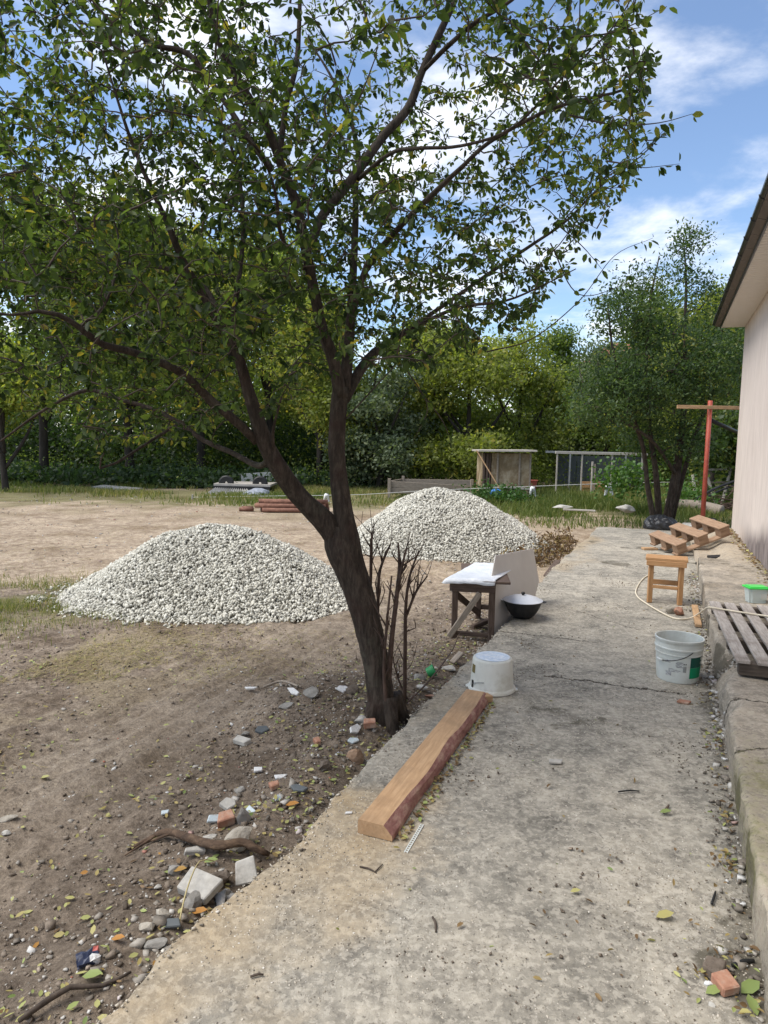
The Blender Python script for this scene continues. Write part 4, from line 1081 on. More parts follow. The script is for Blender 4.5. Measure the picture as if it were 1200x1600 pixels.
M_BLACKPRINT = mat('dark_print', [(.4, (.05, .05, .055)), (.6, (.10, .10, .10))], 30, 2, .5, bstr=0)
M_WIRE = mat('steel_wire', [(.3, (.16, .16, .17)), (.7, (.32, .32, .33))], 8, 3, .35, bstr=0, metal=.8)
M_HOSE = mat('cream_hose', [(.3, (.58, .51, .39)), (.7, (.69, .62, .49))], 8, 5, .5, bstr=.05)
M_LIME = mat('green_lid', [(.3, (.03, .52, .07)), (.7, (.06, .64, .10))], 4, 3, .35, bstr=.02, spec=.5)
M_BRICK = mat('old_brick', [(.3, (.24, .105, .068)), (.5, (.36, .19, .125)), (.75, (.47, .29, .205))], 16, 8, .9, (1, 1, 1), .6, .006, 30, dirt=((.40, .35, .29), .1), dirt_scale=12)
M_ROCK = mat('pale_rough_stone', [(.28, (.20, .175, .14)), (.5, (.36, .325, .27)), (.75, (.52, .48, .41))], 14, 10, .92, (1, 1, 1), .9, .012, 24)
M_GREYROCK = mat('grey_stone', [(.28, (.15, .14, .125)), (.5, (.25, .235, .21)), (.75, (.36, .34, .31))], 16, 9, .9, (1, 1, 1), .7, .008, 30)
M_CONCBIT = mat('broken_concrete', [(.28, (.28, .265, .235)), (.5, (.42, .40, .36)), (.75, (.54, .52, .47))], 18, 10, .92, (1, 1, 1), .6, .006, 36)
M_DARKROCK = mat('dark_earthy_lump', [(.28, (.07, .055, .042)), (.5, (.14, .112, .088)), (.75, (.22, .18, .145))], 20, 9, .95, (1, 1, 1), .9, .010, 34)
M_TILE = mat('glazed_white_tile', [(.3, (.56, .56, .55)), (.7, (.70, .70, .69))], 30, 6, .5, bstr=.1, spec=.3, dirt=((.26, .21, .165), .12), dirt_scale=40)
M_BLUETILE = mat('pale_blue_tile', [(.3, (.40, .47, .50)), (.7, (.54, .60, .62))], 30, 6, .45, bstr=.1, spec=.3, dirt=((.26, .21, .165), .12), dirt_scale=40)
M_BLACKBAG = mat('black_bag_plastic', [(.3, (.012, .012, .014)), (.7, (.032, .033, .036))], 6, 5, .32, (1, 1, 1), .7, .03, 9, .5)
M_REDPIPE = mat('red_painted_pipe', [(.3, (.38, .070, .045)), (.6, (.48, .105, .068)), (.8, (.46, .20, .14))], 5, 7, .5, (1, 1, .4), .1, .002, 20, .4, dirt=((.16, .05, .035), .05), dirt_scale=6)
M_BLACKPIPE = mat('black_pipe', [(.3, (.018, .018, .02)), (.7, (.045, .045, .048))], 6, 4, .45, bstr=.05)
M_RUST = mat('rusty_pipe', [(.28, (.10, .048, .034)), (.5, (.18, .088, .060)), (.75, (.29, .155, .105))], 12, 8, .85, (1, 1, 1), .4, .004, 24)
M_GALV = mat('grey_metal', [(.3, (.30, .31, .32)), (.7, (.46, .47, .48))], 6, 6, .5, bstr=.1, metal=.3)

M_BRANCH = mat('dead_branch_bark', [(.3, (.045, .028, .018)), (.5, (.095, .060, .038)), (.68, (.19, .125, .078)), (.8, (.34, .25, .165))], 9, 8, .85, (1, 3, 3), .8, .01, 30, dist=.8)
# ---- beam with a waney red edge
beam_root = thing('timber_beam', H(3.18, -.99, 0), 'long sawn pine beam with a red bark edge lying on the slab', 'timber beam')
T_, W_, LB = .058, .128, 1.60
bm = bmesh.new(); rings = []
rw = np.random.default_rng(3)
nseg = 44
for i_ in range(nseg + 1):
    u_ = i_ / nseg
    wv = .010 * (fbm(u_ * 6, 0, 1, 3, 401) - .5) * 2; wl_ = .012 * (fbm(u_ * 5, 3, 1, 3, 402) - .5) * 2
    x = (u_ - .5) * LB
    ring = [(-W_ / 2, 0), (W_ / 2 + .017 + wl_ * .4, 0), (W_ / 2 + .014 + wl_ * .7, T_ * .35), (W_ / 2 + .004 + wv, T_ * .72), (W_ / 2 - .010 + wv * 1.2, T_ - .001), (-W_ / 2 + .003, T_), (-W_ / 2, T_ - .004)]
    rings.append([bm.verts.new((x, -a_, b_)) for a_, b_ in ring])
nr_ = len(ring); edge_faces = []
for r0, r1 in zip(rings, rings[1:]):
    for j in range(nr_):
        f = bm.faces.new((r0[j], r0[(j + 1) % nr_], r1[(j + 1) % nr_], r1[j]))
        if j in (1, 2, 3): f.material_index = 1
bm.faces.new(rings[0]); bm.faces.new(rings[-1][::-1])
me = bm_mesh(bm, 'timber', M_PINE); me.materials.append(M_RAWEDGE)
link('timber', me, beam_root, frame(tuple(AX) + (0,), (0, 0, 1), H(3.18, -.99, .006)))

# ---- upturned white pail
pl = G(768, 1077)
pail = thing('upturned_pail', (pl.x, pl.y, 0), 'white plastic pail standing upside down behind the far end of the beam', 'pail')
lathe('body', pail, [(.002, .212), (.05, .212), (.085, .2125), (.113, .211), (.121, .206), (.124, .198), (.130, .12), (.136, .035), (.138, .030), (.146, .026), (.150, .018), (.151, .008), (.148, .004), (.140, .004)], M_ENAMEL, (pl.x, pl.y, .002), 48)
lathe('base_print', pail, [(.002, .0006), (.03, .0006), (.031, .002), (.038, .002), (.039, .0006), (.072, .0006), (.073, .002), (.078, .002), (.079, .0006), (.108, 0)], M_BLUEPRINT, (pl.x, pl.y, .216), 40)
for sg in (-1, 1):
    prism('lug', pail, [(.12, -.03), (.158, -.022), (.166, 0), (.158, .022), (.12, .03)], .012, M_ENAMEL, Matrix.Translation((pl.x, pl.y, .006)) @ Matrix.Rotation(math.radians(-12 + (180 if sg < 0 else 0)), 4, 'Z'), .003)
def wrap_patch(name, parent, c, prof_r, z0, z1, a0, a1, m, n=8, off=.0015):
    """a print wrapped on a round side: prof_r(z) is the radius there"""
    V = []
    for k in range(n + 1):
        a_ = a0 + (a1 - a0) * k / n
        for z in (z0, z1): V.append((c[0] + (prof_r(z) + off) * math.cos(a_), c[1] + (prof_r(z) + off) * math.sin(a_), c[2] + z))
    F = np.array([[2 * k, 2 * k + 2, 2 * k + 3, 2 * k + 1] for k in range(n)])
    return link(name, mesh(name, V, [F], m, True), parent)
pr = lambda z: np.interp(z, [.035, .198], [.136, .124])
cam_a = math.atan2(-pl.y, -pl.x)
M_OLIVE = mat('worn_olive_sticker', [(.3, (.10, .085, .03)), (.7, (.22, .17, .06))], 30, 4, .6)
wrap_patch('sticker', pail, (pl.x, pl.y, .002), pr, .12, .172, cam_a - 1.28, cam_a - .95, M_OLIVE)
wrap_patch('clip', pail, (pl.x, pl.y, .002), pr, .02, .075, cam_a - 1.12, cam_a - .98, M_KNOB, off=.005)
tube('handle', pail, [(pl.x + .14 * math.cos(cam_a + t), pl.y + .14 * math.sin(cam_a + t), .055 + .03 * math.sin((t + 1.05) * 1.8)) for t in np.linspace(-1.05, -.35, 7)], .0022, M_WIRE, 6)

# ---- white bucket with a green label
bk = G(1058, 1060)
bucket = thing('plastic_bucket', (bk.x, bk.y, 0), 'open white plastic bucket with a green label and wire handle beside the mossy ledge', 'bucket')
BH, RB, RT = .285, .131, .150
lathe('body', bucket, [(.002, .012), (RB - .006, .012), (RB - .004, .02), (RT - .005, BH), (RT - .001, BH + .003), (RT + .005, BH + .001), (RT + .0055, BH - .012), (RT + .001, BH - .018), (RT - .0005, BH - .03), (RT + .0012, BH - .052), (RT + .0045, BH - .055), (RT + .004, BH - .064), (RT - .0015, BH - .067), (RT - .004, BH - .092), (RT - .0015, BH - .094), (RT - .002, BH - .101), (RT - .0055, BH - .103), (RB + .006, .07), (RB + .001, .012), (RB - .003, .002), (RB - .012, 0), (.002, .003)], M_WHITEPL, (bk.x, bk.y, .003), 56)
br_ = lambda z: np.interp(z, [0, BH], [RB + .0005, RT + .001])
ca = math.atan2(-bk.y, -bk.x)
# the tall label at the right-hand side: dark green above, bright green below
lb = wrap_patch('label', bucket, (bk.x, bk.y, .003), br_, .040, .112, ca + .55, ca + 1.34, M_GREENLBL, 10)
wrap_patch('label_top', bucket, (bk.x, bk.y, .003), br_, .1125, .186, ca + .55, ca + 1.34, M_DKGREEN, 10)
for z in (.134, .160):
    wrap_patch('label_letter', bucket, (bk.x, bk.y, .003), br_, z, z + .017, ca + 1.16, ca + 1.26, M_WHITEPL, 3, .0026)
for k, (z, a0, a1) in enumerate([(.145, -.10, .22), (.137, -.10, .20), (.129, -.10, .22), (.121, -.10, .17), (.113, -.06, .22), (.096, -.42, -.05), (.088, -.42, .12), (.08, -.40, .05), (.15, -.6, -.3), (.138, -.6, -.32)]):
    wrap_patch('print_line', bucket, (bk.x, bk.y, .003), br_, z, z + .0045, ca + a0, ca + a1, M_PRINT, 6)
for k in range(9):    # bar code
    a0 = ca + .235 + k * .017
    wrap_patch('barcode_bar', bucket, (bk.x, bk.y, .003), br_, .082, .124, a0, a0 + (.006, .010, .005)[k % 3], M_BLACKPRINT, 1)
for k in range(2):
    wrap_patch('print_mark', bucket, (bk.x, bk.y, .003), br_, .134, .142, ca + .235 + .085 * k, ca + .29 + .085 * k, M_BLACKPRINT, 2)
wrap_patch('worn_print', bucket, (bk.x, bk.y, .003), br_, .052, .080, ca - .55, ca - .28, M_PRINT, 4)
hp = []
for t in np.linspace(0, 1, 14):
    a_ = ca - .98 + 1.56 * t
    hp.append((bk.x + (RT + .006 + .010 * math.sin(math.pi * t)) * math.cos(a_), bk.y + (RT + .006 + .010 * math.sin(math.pi * t)) * math.sin(a_), .148 + .075 * t ** 2.2 + .0 * t))
tube('handle', bucket, hp, .0030, M_BLACKPIPE, 6)
tube('handle_grip', bucket, [Vector(p) + Vector((0, 0, .001)) for p in hp[:4]], .0085, M_WHITEPL, 8)

# ---- cauldron with lid
cl_ = G(816, 966); cx, cy = cl_.x, cl_.y
pot = thing('cauldron', (cx, cy, 0), 'black round-bottomed cauldron with a dull metal lid near the left slab edge', 'cauldron')
prof = [(.002, .008), (.055, .006), (.075, .010), (.105, .035), (.130, .070), (.150, .110), (.163, .145), (.168, .158), (.172, .160), (.173, .163), (.166, .164), (.15, .15)]
lathe('bowl', pot, prof, M_IRON, (cx, cy, 0), 48)
lathe('lid', pot, [(.176, .1635), (.176, .167), (.170, .170), (.155, .176), (.130, .188), (.095, .200), (.05, .208), (.002, .210)], M_ALU, (cx, cy, .002), 48)
lathe('knob', pot, [(.012, .208), (.011, .218), (.017, .222), (.018, .232), (.013, .238), (.002, .239)], M_KNOB, (cx, cy, .001), 20)
for sg in (0, 180):
    prism('ear', pot, [(.160, -.035), (.185, -.032), (.204, -.018), (.207, 0), (.204, .018), (.185, .032), (.160, .035)], .007, M_ALU if sg else M_IRON, Matrix.Translation((cx, cy, .157)) @ Matrix.Rotation(math.radians(sg - 12), 4, 'Z'), .002)

# ---- stool
st0 = G(1041, 944)
stool = thing('wooden_stool', (st0.x, st0.y + .14, 0), 'orange-brown varnished wooden stool standing on the slab before the tilted pallet', 'stool')
sR = Matrix.Translation((st0.x + .02, st0.y + .10, 0)) @ Matrix.Rotation(math.radians(-22), 4, 'Z')
def sp_(x, y, z): return sR @ Vector((x, y, z))
SH = .46
for k, y in enumerate((-.072, .052)):
    beam('seat_board', stool, sp_(-.195, y + .01, SH - .014), sp_(.195, y + .01, SH - .014), .121, .028, M_STOOL, bev=.004)
beam('front_apron', stool, sp_(-.185, -.115, SH - .055), sp_(.185, -.115, SH - .055), .022, .054, M_STOOL)
beam('back_apron', stool, sp_(-.165, .105, SH - .055), sp_(.165, .105, SH - .055), .022, .054, M_STOOL)
for sx in (-1, 1):
    for y in (-.088, .080):
        beam('leg', stool, sp_(sx * .140, y, 0), sp_(sx * .140, y, SH - .029), .030, .046, M_STOOL, up=(1, 0, 0), bev=.003)
    beam('side_apron', stool, sp_(sx * .140, -.072, SH - .06), sp_(sx * .140, .064, SH - .06), .02, .05, M_STOOL)
beam('rung', stool, sp_(-.118, -.090, .165), sp_(.118, -.090, .165), .022, .032, M_STOOL)
beam('rung', stool, sp_(-.118, .078, .185), sp_(.118, .078, .185), .022, .05, M_STOOL)
beam('rung', stool, sp_(-.140, -.07, .10), sp_(-.140, .062, .10), .02, .032, M_STOOL)
beam('rung', stool, sp_(.140, -.07, .10), sp_(.140, .062, .10), .02, .032, M_STOOL)

# ---- hose
hz = .010
hose_pts = [G(1022, 893, hz), G(1004, 905, hz), G(994, 921, hz), G(996, 932, hz), G(1010, 943, hz), G(1030, 955, hz), G(1048, 964, hz), G(1062, 967.5, hz), G(1078, 966, hz), G(1090, 960, hz + .05), G(1100, 953, .22), G(1108, 949, .297), G(1128, 952, .299), G(1160, 957, .299), G(1200, 963, .299), G(1260, 972, .297)]
hs = tube('hose', None, hose_pts, .0072, M_HOSE, 8, .02)
tag(hs, 'thin cream hose looping round the stool and across the slatted pallet', 'hose')

# ---- rock and brick lumps by the stool
def lump(name, loc, size, m, seed, scl=(1, 1, .7), sub=2, rough=.25, parent=None, rot=0.0, sink=.15, chips=1):
    bm = bmesh.new()
    bmesh.ops.create_icosphere(bm, subdivisions=sub, radius=.5)
    r = np.random.default_rng(seed)
    pl_ = [(Vector(r.normal(size=3)).normalized(), r.uniform(.22, .38)) for _ in range(11 * chips)]
    for v in bm.verts:
        for n_, d in pl_:
            e = v.co.dot(n_) - d
            if e > 0: v.co -= n_ * e * .92
        v.co *= 1 + r.uniform(-rough, rough) * .35
        v.co = Vector((v.co.x * scl[0], v.co.y * scl[1], v.co.z * scl[2])) * size
    lo = min(v.co.z for v in bm.verts)
    for v in bm.verts: v.co.z -= lo
    w = Matrix.Translation(Vector(loc) - Vector((0, 0, sink * size * scl[2]))) @ Matrix.Rotation(rot, 4, 'Z')
    return link(name, bm_mesh(bm, name, m), parent, w)
rk = G(1047, 958); 
tag(lump('stone', rk, .125, M_ROCK, 5, (1, .8, .9), 3, .2), 'round pale stone on the slab in front of the stool', 'stone')
rk = G(1061, 961)
tag(lump('brick_chunk', rk, .12, M_BRICK, 9, (.95, .8, .95), 2, .3, rot=.5), 'broken red brick chunk leaning on the pale stone by the stool', 'brick')
lt = beam('lath', None, H(6.45, .335, .02), H(7.25, .332, .022), .055, .026, M_GREYWOOD, bev=.003)
lt.data.materials[0] = M_PINE
tag(lt, 'short weathered wood lath lying at the foot of the ledge', 'lath')
for k, (px, py, L_, ang, t_, lab) in enumerate([(1015, 859, .22, 2, .035, 'thin pale wood offcut alone on the slab behind the stool'), (1066, 840, .26, 12, .085, 'thick sawn wood offcut beside the black bag'), (1104, 834, .30, 5, .06, 'pale wood block behind the tilted pallet')]):
    c_ = G(px, py); dx = Vector((math.cos(math.radians(ang)), math.sin(math.radians(ang)), 0)) * L_ / 2
    tag(beam('wood_offcut', None, c_ - dx + Vector((0, 0, t_ / 2)), c_ + dx + Vector((0, 0, t_ / 2)), .11, t_, M_PINE, bev=.005), lab, 'wood offcut')

# ---- slatted pallet on the ledge
pal = thing('slatted_pallet', H(5.4, .75, LH), 'grey weathered slatted pallet lying on the ledge with a cream hose across it', 'pallet')
dirp = (Vector(H(6.25, .395)) - Vector(H(4.55, .455))).normalized(); dirq = Vector((dirp.y, -dirp.x, 0))
o_ = H(4.55, .452, 0)
def pq(a_, b_, z): return o_ + dirp * a_ + dirq * b_ + Vector((0, 0, z))
LP = 1.71
for k in range(9):
    jit = rw.uniform(-.012, .012)
    b_ = .042 + k * .115 + rw.uniform(-.006, .006)
    beam('slat', pal, pq(jit, b_, .279 + rw.uniform(-.002, .002)), pq(LP + jit, b_ + rw.uniform(-.008, .008), .279), .078, .018, M_PALLET, bev=.002, jit=.0012)
for a_ in (.045, .6, 1.13, 1.66):
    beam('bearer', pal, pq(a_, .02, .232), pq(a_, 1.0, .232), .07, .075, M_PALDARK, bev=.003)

# ---- container with green lid
ct = H(6.83, .80, LH)
box = thing('lidded_tub', ct, 'translucent plastic tub with a bright green lid on the ledge beside the pallet', 'tub')
m, N, L = _new('clear_plastic')
p = N.new('ShaderNodeBsdfPrincipled'); p.inputs['Base Color'].default_value = (.72, .80, .78, 1); p.inputs['Roughness'].default_value = .35
p.inputs['Transmission Weight'].default_value = .45; p.inputs['IOR'].default_value = 1.2
o = N.new('ShaderNodeOutputMaterial'); L.new(p.outputs[0], o.inputs[0]); M_CLEAR = m
rotb = Matrix.Rotation(math.radians(-3), 4, 'Z')
bm = bmesh.new(); bmesh.ops.create_cube(bm, size=1)
for v in bm.verts:
    k_ = .80 if v.co.z < 0 else .94
    v.co = Vector((v.co.x * .175 * k_, v.co.y * .14 * k_, (v.co.z + .5) * .122))
bmesh.ops.bevel(bm, geom=[e for e in bm.edges if abs((e.verts[0].co - e.verts[1].co).normalized().z) > .5], offset=.018, segments=3, affect='EDGES')
link('body', bm_mesh(bm, 'tub_body', M_CLEAR, False), box, Matrix.Translation(ct) @ rotb)
lid = link('lid', box_mesh('lid', .186, .150, .016, M_LIME, .007, 0, 2), box, Matrix.Translation(ct + Vector((0, 0, .1315))) @ rotb)
link('lid_rim', box_mesh('lid_rim', .150, .115, .006, M_LIME, .003), lid, Matrix.Translation(ct + Vector((0, 0, .1428))) @ rotb)
link('label', box_mesh('tub_label', .05, .002, .05, M_WHITEPL, 0), box, Matrix.Translation(ct + Vector((.035, -.066, .062))) @ rotb)

# ---- tilted broken pallet
tp0 = Vector((4.22, 9.78, .02)); tp1 = Vector((4.98, 9.90, .30))
tpal = thing('tilted_pallet', (4.7, 10.2, 0), 'brown upside-down pallet propped aslant between slab and ledge behind the stool', 'pallet')
ux = (tp1 - tp0).normalized(); vy_ = Vector((.42, .74, .27)).normalized(); vy_ = (vy_ - ux * vy_.dot(ux)).normalized(); wz = ux.cross(vy_)
def tq(a_, b_, c_): return tp0 + ux * a_ + vy_ * b_ + wz * c_
for b_ in (.07, .36, .64):
    beam('deck_board', tpal, tq(-.02, b_, 0), tq(.90, b_, 0), .12, .024, M_BROWNPAL, up=wz, jit=.001)
for a_ in (.08, .43, .78):
    for b_ in (.07, .36, .64):
        link('block', box_mesh('block', .15, .13, .115, M_BROWNPAL, .004, .001), tpal, frame(ux, wz, tq(a_, b_, .070)))
    beam('runner', tpal, tq(a_, .0, .140), tq(a_, .71, .140), .17, .024, M_BROWNPAL, up=wz, jit=.001)
# black boards added for the dark shadow under it
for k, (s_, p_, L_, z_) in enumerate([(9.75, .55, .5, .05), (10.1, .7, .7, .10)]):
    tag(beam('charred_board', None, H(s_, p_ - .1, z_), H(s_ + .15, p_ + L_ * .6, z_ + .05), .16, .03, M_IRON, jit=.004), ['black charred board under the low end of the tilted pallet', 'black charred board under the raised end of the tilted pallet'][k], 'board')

# ---- red pipe post with wooden crossbar
pb = Vector(D(1097, 823, 12.9)); ptp = Vector(D(1110, 626, 12.9))
post = thing('red_post', (pb.x, pb.y, .1), 'leaning red-painted pipe post carrying a wooden crossbar near the house corner', 'post')
tube('pipe', post, [pb, ptp], .042, M_REDPIPE, 12, curved=False)
beam('crossbar', post, D(1058, 635.5, 12.84), D(1162, 637.5, 12.84), .045, .065, M_PINE)
tube('stay', post, [D(1109, 656, 12.95), D(1158, 678, 13.6)], .040, M_BLACKPIPE, 8, curved=False)
ft = link('footing', box_mesh('footing', .55, .42, .22, M_CONCBIT, .03, .012), post, Matrix.Translation((pb.x, pb.y + .05, .0)))
ft.location.z += .02
wv = G(1112, 826, .12)
vl = thing('pipe_valve', wv, 'small grey-white pipe flange lying beside the red post footing', 'flange')
lathe('ring', vl, [(.045, -.03), (.085, -.03), (.085, .03), (.045, .03), (.045, -.03)], M_GALV, wv + Vector((0, 0, .085)), 20, True, Matrix.Rotation(math.radians(80), 4, 'X'))
lathe('collar', vl, [(.085, -.012), (.11, -.012), (.11, .012), (.085, .012)], M_BLACKPIPE, wv + Vector((0, 0, .085)), 20, True, Matrix.Rotation(math.radians(80), 4, 'X'))

# ---- black bag
bg = G(1037, 826)
bm = bmesh.new(); bmesh.ops.create_icosphere(bm, subdivisions=5, radius=1)
for v in bm.verts:
    c = v.co.copy(); a_ = math.atan2(c.y, c.x)
    f_ = 1 + .34 * (fbm(c.x * 2 + 5, c.y * 2 + c.z * 2, 1, 4, 701) - .5) + .10 * abs(math.sin(a_ * 5 + c.z * 4 + 2 * fbm(c.x, c.y, 2, 2, 702))) - .16 * abs(fbm(c.x * 3 + 9, c.z * 3 + c.y * 2.2, 1, 3, 703) - .5)
    h_ = max(0, c.z + .35) / 1.35
    v.co = Vector((c.x * .30 * f_ * (1 + .2 * (1 - h_)), c.y * .24 * f_, h_ * .25 * f_ * (1 - .3 * c.x)))
bag = link('rubbish_bag', bm_mesh(bm, 'rubbish_bag', M_BLACKBAG, True), None, Matrix.Translation(bg + Vector((0, 0, -.01))))
tag(bag, 'crumpled black plastic rubbish bag at the foot of the multi-stemmed tree', 'bag')

# ---- work table with crinkled sheet, board leaning on it
tb = Vector((.86, 6.22, 0))
tab = thing('work_table', (tb.x, tb.y, -.2), 'old dark wooden table with cross-braced legs under a crinkled white sheet', 'table')
tx = Vector((.995, -.10, 0)); ty = Vector((.40, .917, 0))
TZ = .375
def tt(a_, b_, z): q_ = Vector((.575, 5.90, 0)) + tx * a_ + ty * b_; return Vector((q_.x, q_.y, z))
TWd, TL = .395, .84
gz0 = -.24
for a_, b_ in ((.045, .03), (TWd - .03, .03), (.045, TL - .05), (TWd - .05, TL - .05)):
    beam('leg', tab, tt(a_, b_, gz0), tt(a_, b_, TZ - .02), .05, .05, M_DARKWOOD, up=(1, 0, 0))
beam('apron', tab, tt(.02, .0, TZ - .055), tt(TWd, .0, TZ - .055), .025, .09, M_DARKWOOD)
beam('apron', tab, tt(.02, TL - .02, TZ - .055), tt(TWd, TL - .02, TZ - .055), .025, .09, M_DARKWOOD)
beam('apron', tab, tt(.01, .02, TZ - .055), tt(.01, TL - .03, TZ - .055), .025, .09, M_DARKWOOD)
beam('cross_brace', tab, tt(.02, -.03, -.12), tt(TWd - .12, -.03, TZ - .10), .022, .05, M_GREYWOOD, up=(0, 0, 1))
beam('cross_brace', tab, tt(.05, .02, TZ - .12), tt(.06, TL - .05, -.10), .022, .06, M_DARKWOOD)
beam('stretcher', tab, tt(.05, .03, -.10), tt(TWd, .03, -.11), .04, .035, M_DARKWOOD)
beam('stretcher', tab, tt(.12, TL * .4, -.12), tt(.40, TL - .06, -.05), .04, .04, M_DARKWOOD)
beam('stretcher', tab, tt(.06, TL - .05, -.03), tt(TWd, TL - .05, -.03), .03, .045, M_DARKWOOD)
beam('top', tab, tt(-.02, TL / 2, TZ - .005), tt(TWd, TL / 2, TZ - .005), TL + .04, .022, M_DARKWOOD, up=(0, 0, 1))
nu, nv = 26, 34
V = []
for i_ in range(nu):
    for j in range(nv):
        a_ = -.045 + (TWd + .055) * i_ / (nu - 1); b_ = -.055 + (TL + .10) * j / (nv - 1)
        out = max(0, -a_ - .02, a_ - TWd - .02, -b_ - .025, b_ - TL - .02)
        z = TZ + .016 + .008 * fbm(a_ * 9, b_ * 9, 1, 4, 711) - .012 * fbm(a_ * 2.5, b_ * 2.5, 1, 2, 712) * (1 if out == 0 else .3) - out * (.9 + .9 * fbm(a_ * 9, b_ * 9, 1, 2, 713))
        V.append(tuple(tt(a_, b_, z)))
ii = np.arange(nu - 1)[:, None] * nv + np.arange(nv - 1)[None, :]
F = np.stack([ii, ii + nv, ii + nv + 1, ii + 1], -1).reshape(-1, 4)
sh = link('plastic_sheet', mesh('plastic_sheet', V, [F], M_SHEET, True))
md = sh.modifiers.new('thick', 'SOLIDIFY'); md.thickness = .004; md.offset = 1
tag(sh, 'crinkled white sheet spread over the top of the dark wooden table', 'sheet')
# leaning pale board: its cut-cornered outline, standing on the soil against the table's end
b0_ = Vector((.905, 5.79, -.2)); bd_ = Vector((.57, .82, 0)).normalized(); bn_ = bd_.cross((Vector((-.85, .53, 0)) * .16 + Vector((0, 0, 1))).normalized()).normalized()
def on_board(x, y):
    d_ = Vector(_ray(x, y)); return Vector(CAM) + d_ * ((b0_ - Vector(CAM)).dot(bn_) / d_.dot(bn_))
bl = [on_board(x, y) for x, y in [(773, 1008), (764, 916), (773, 868), (832, 857), (841, 908), (833, 938)]]
o0 = bl[0]; ex = (bl[5] - bl[0]).normalized(); nrm_ = ex.cross(bl[2] - bl[0]).normalized(); ey = nrm_.cross(ex)
ol = [((b_ - o0).dot(ex), (b_ - o0).dot(ey)) for b_ in bl]
Mw = Matrix((ex, ey, nrm_)).transposed().to_4x4(); Mw.translation = o0
tag(prism('leaning_board', None, ol, .010, M_PANEL, Mw, .0015), 'pale beige board with cut corners leaning on the table behind the cauldron', 'board')

# ---- gravel piles
M_GRAVEL = tintmat('crushed_stone', [(0, (.22, .208, .172)), (.3, (.41, .392, .335)), (.65, (.57, .55, .475)), (1, (.72, .70, .62))], .9, 26, .16, .25, .004, .2)
SV = []
rg = np.random.default_rng(41)
for k in range(10):
    V, F, t = stones(np.zeros((1, 3)), np.array([1.0]), np.array([.2 + .075 * k]), .62, rg)
    SV.append(mesh('stone', V, [F], M_GRAVEL, False, dict(tint=t)))
def pile(label, cx, cy, rx, ry, h, n, seed, hfun, size=(.020, .050)):
    r = np.random.default_rng(seed)
    zb = float(ground_z(cx, cy)) - .03
    root = thing('gravel_pile', (cx, cy, zb), label, 'gravel pile', 'gravel piles dumped in the yard')
    def hz_(x, y):
        u_, v_ = (x - cx) / rx, (y - cy) / ry
        return hfun(u_, v_) * h * (1 + .24 * (fbm(x, y, 1.6, 4, seed) - .5)) + .07 * (fbm(x, y, 4, 3, seed + 5) - .5)
    # core under the loose stones
    th = np.linspace(0, 2 * np.pi, 60, endpoint=False); rr_ = np.linspace(0, 1.0, 26)
    X = cx + rx * rr_[:, None] * np.cos(th); Y = cy + ry * rr_[:, None] * np.sin(th)
    Z = zb + np.maximum(hz_(X, Y) - .035, -.12)
    V = np.stack([X, Y, Z], -1).reshape(-1, 3); i = np.arange(25)[:, None] * 60; j = np.arange(60)[None, :]; j2 = (j + 1) % 60
    F = np.stack([i + j, i + 60 + j, i + 60 + j2, i + j2], -1).reshape(-1, 4)
    link('core', mesh('core', V, [F], M_GRAVEL, True, dict(tint=np.full(len(V), .22))), root)
    a_ = r.uniform(0, 2 * np.pi, n); q_ = np.sqrt(r.random(n)) * 1.10 * (1 + .12 * (fbm(np.cos(a_) * 3, np.sin(a_) * 3, 1, 3, seed + 9) - .5))
    x = cx + rx * q_ * np.cos(a_); y = cy + ry * q_ * np.sin(a_)
    hh = hz_(x, y)
    okk = (hh > .015) | (r.random(n) < .22 * np.clip(1.12 - q_, 0, 1) * 3)
    x, y, hh = x[okk], y[okk], hh[okk]
    z = np.maximum(zb + hh, ground_z(x, y) + .008) + r.uniform(-.014, .012, len(x))
    P = np.stack([x, y, z], -1); S_ = r.uniform(size[0], size[1], len(x)) * np.where(r.random(len(x)) < .06, 1.35, 1)
    t = np.clip(r.normal(.57, .25, len(x)) + .35 * (fbm(x, y, 1.1, 3, seed + 20) - .5), 0, 1)
    dist = np.linalg.norm(P - CAM, axis=1)
    front = (y - cy) / ry < .1
    big = np.argsort(-(S_ / dist) * front)[:300]
    rest = np.setdiff1d(np.arange(len(x)), big)
    V, F, tt_ = stones(P[rest], S_[rest], t[rest], .62, r)
    tag(link('loose_stones', mesh('loose_stones', V, [F], M_GRAVEL, False, dict(tint=tt_)), root), kind='stuff')
    R = rand_rot(300, r)
    for k, b_ in enumerate(big):
        w = Matrix(R[k].tolist()).to_4x4() @ Matrix.Scale(float(S_[b_]), 4); w.translation = Vector(P[b_])
        link('stone', SV[min(9, int(t[b_] * 10))], root, w)
def prof1(u_, v_):
    q_ = np.sqrt(u_ ** 2 + v_ ** 2)
    top = np.sqrt((np.maximum(np.abs(u_ - .06) - .16, 0) / .84) ** 2 + v_ ** 2)
    return np.maximum((1.014 - np.sqrt(top ** 2 + .028)) / (1.014 - .167), 0) * .95
def prof2(u_, v_):
    top = np.sqrt((np.maximum(np.abs(u_ + .02) - .16, 0) / .84) ** 2 + v_ ** 2)
    return np.maximum((1.04 - np.sqrt(top ** 2 + .0816)) / (1.04 - .2857), 0) * .95
gA = G(318, 960, -.17); gB = G(705, 868, -.10)
pile('broad pile of pale crushed stone on the bare soil left of the dark tree', gA.x - .19, gA.y + 1.05, 1.76, 1.30, .83, 40000, 51, prof1)
pile('conical pile of pale crushed stone farther back to the right of the tree trunk', gB.x + .03, gB.y + 1.25, 1.82, 1.45, .98, 40000, 52, prof2)
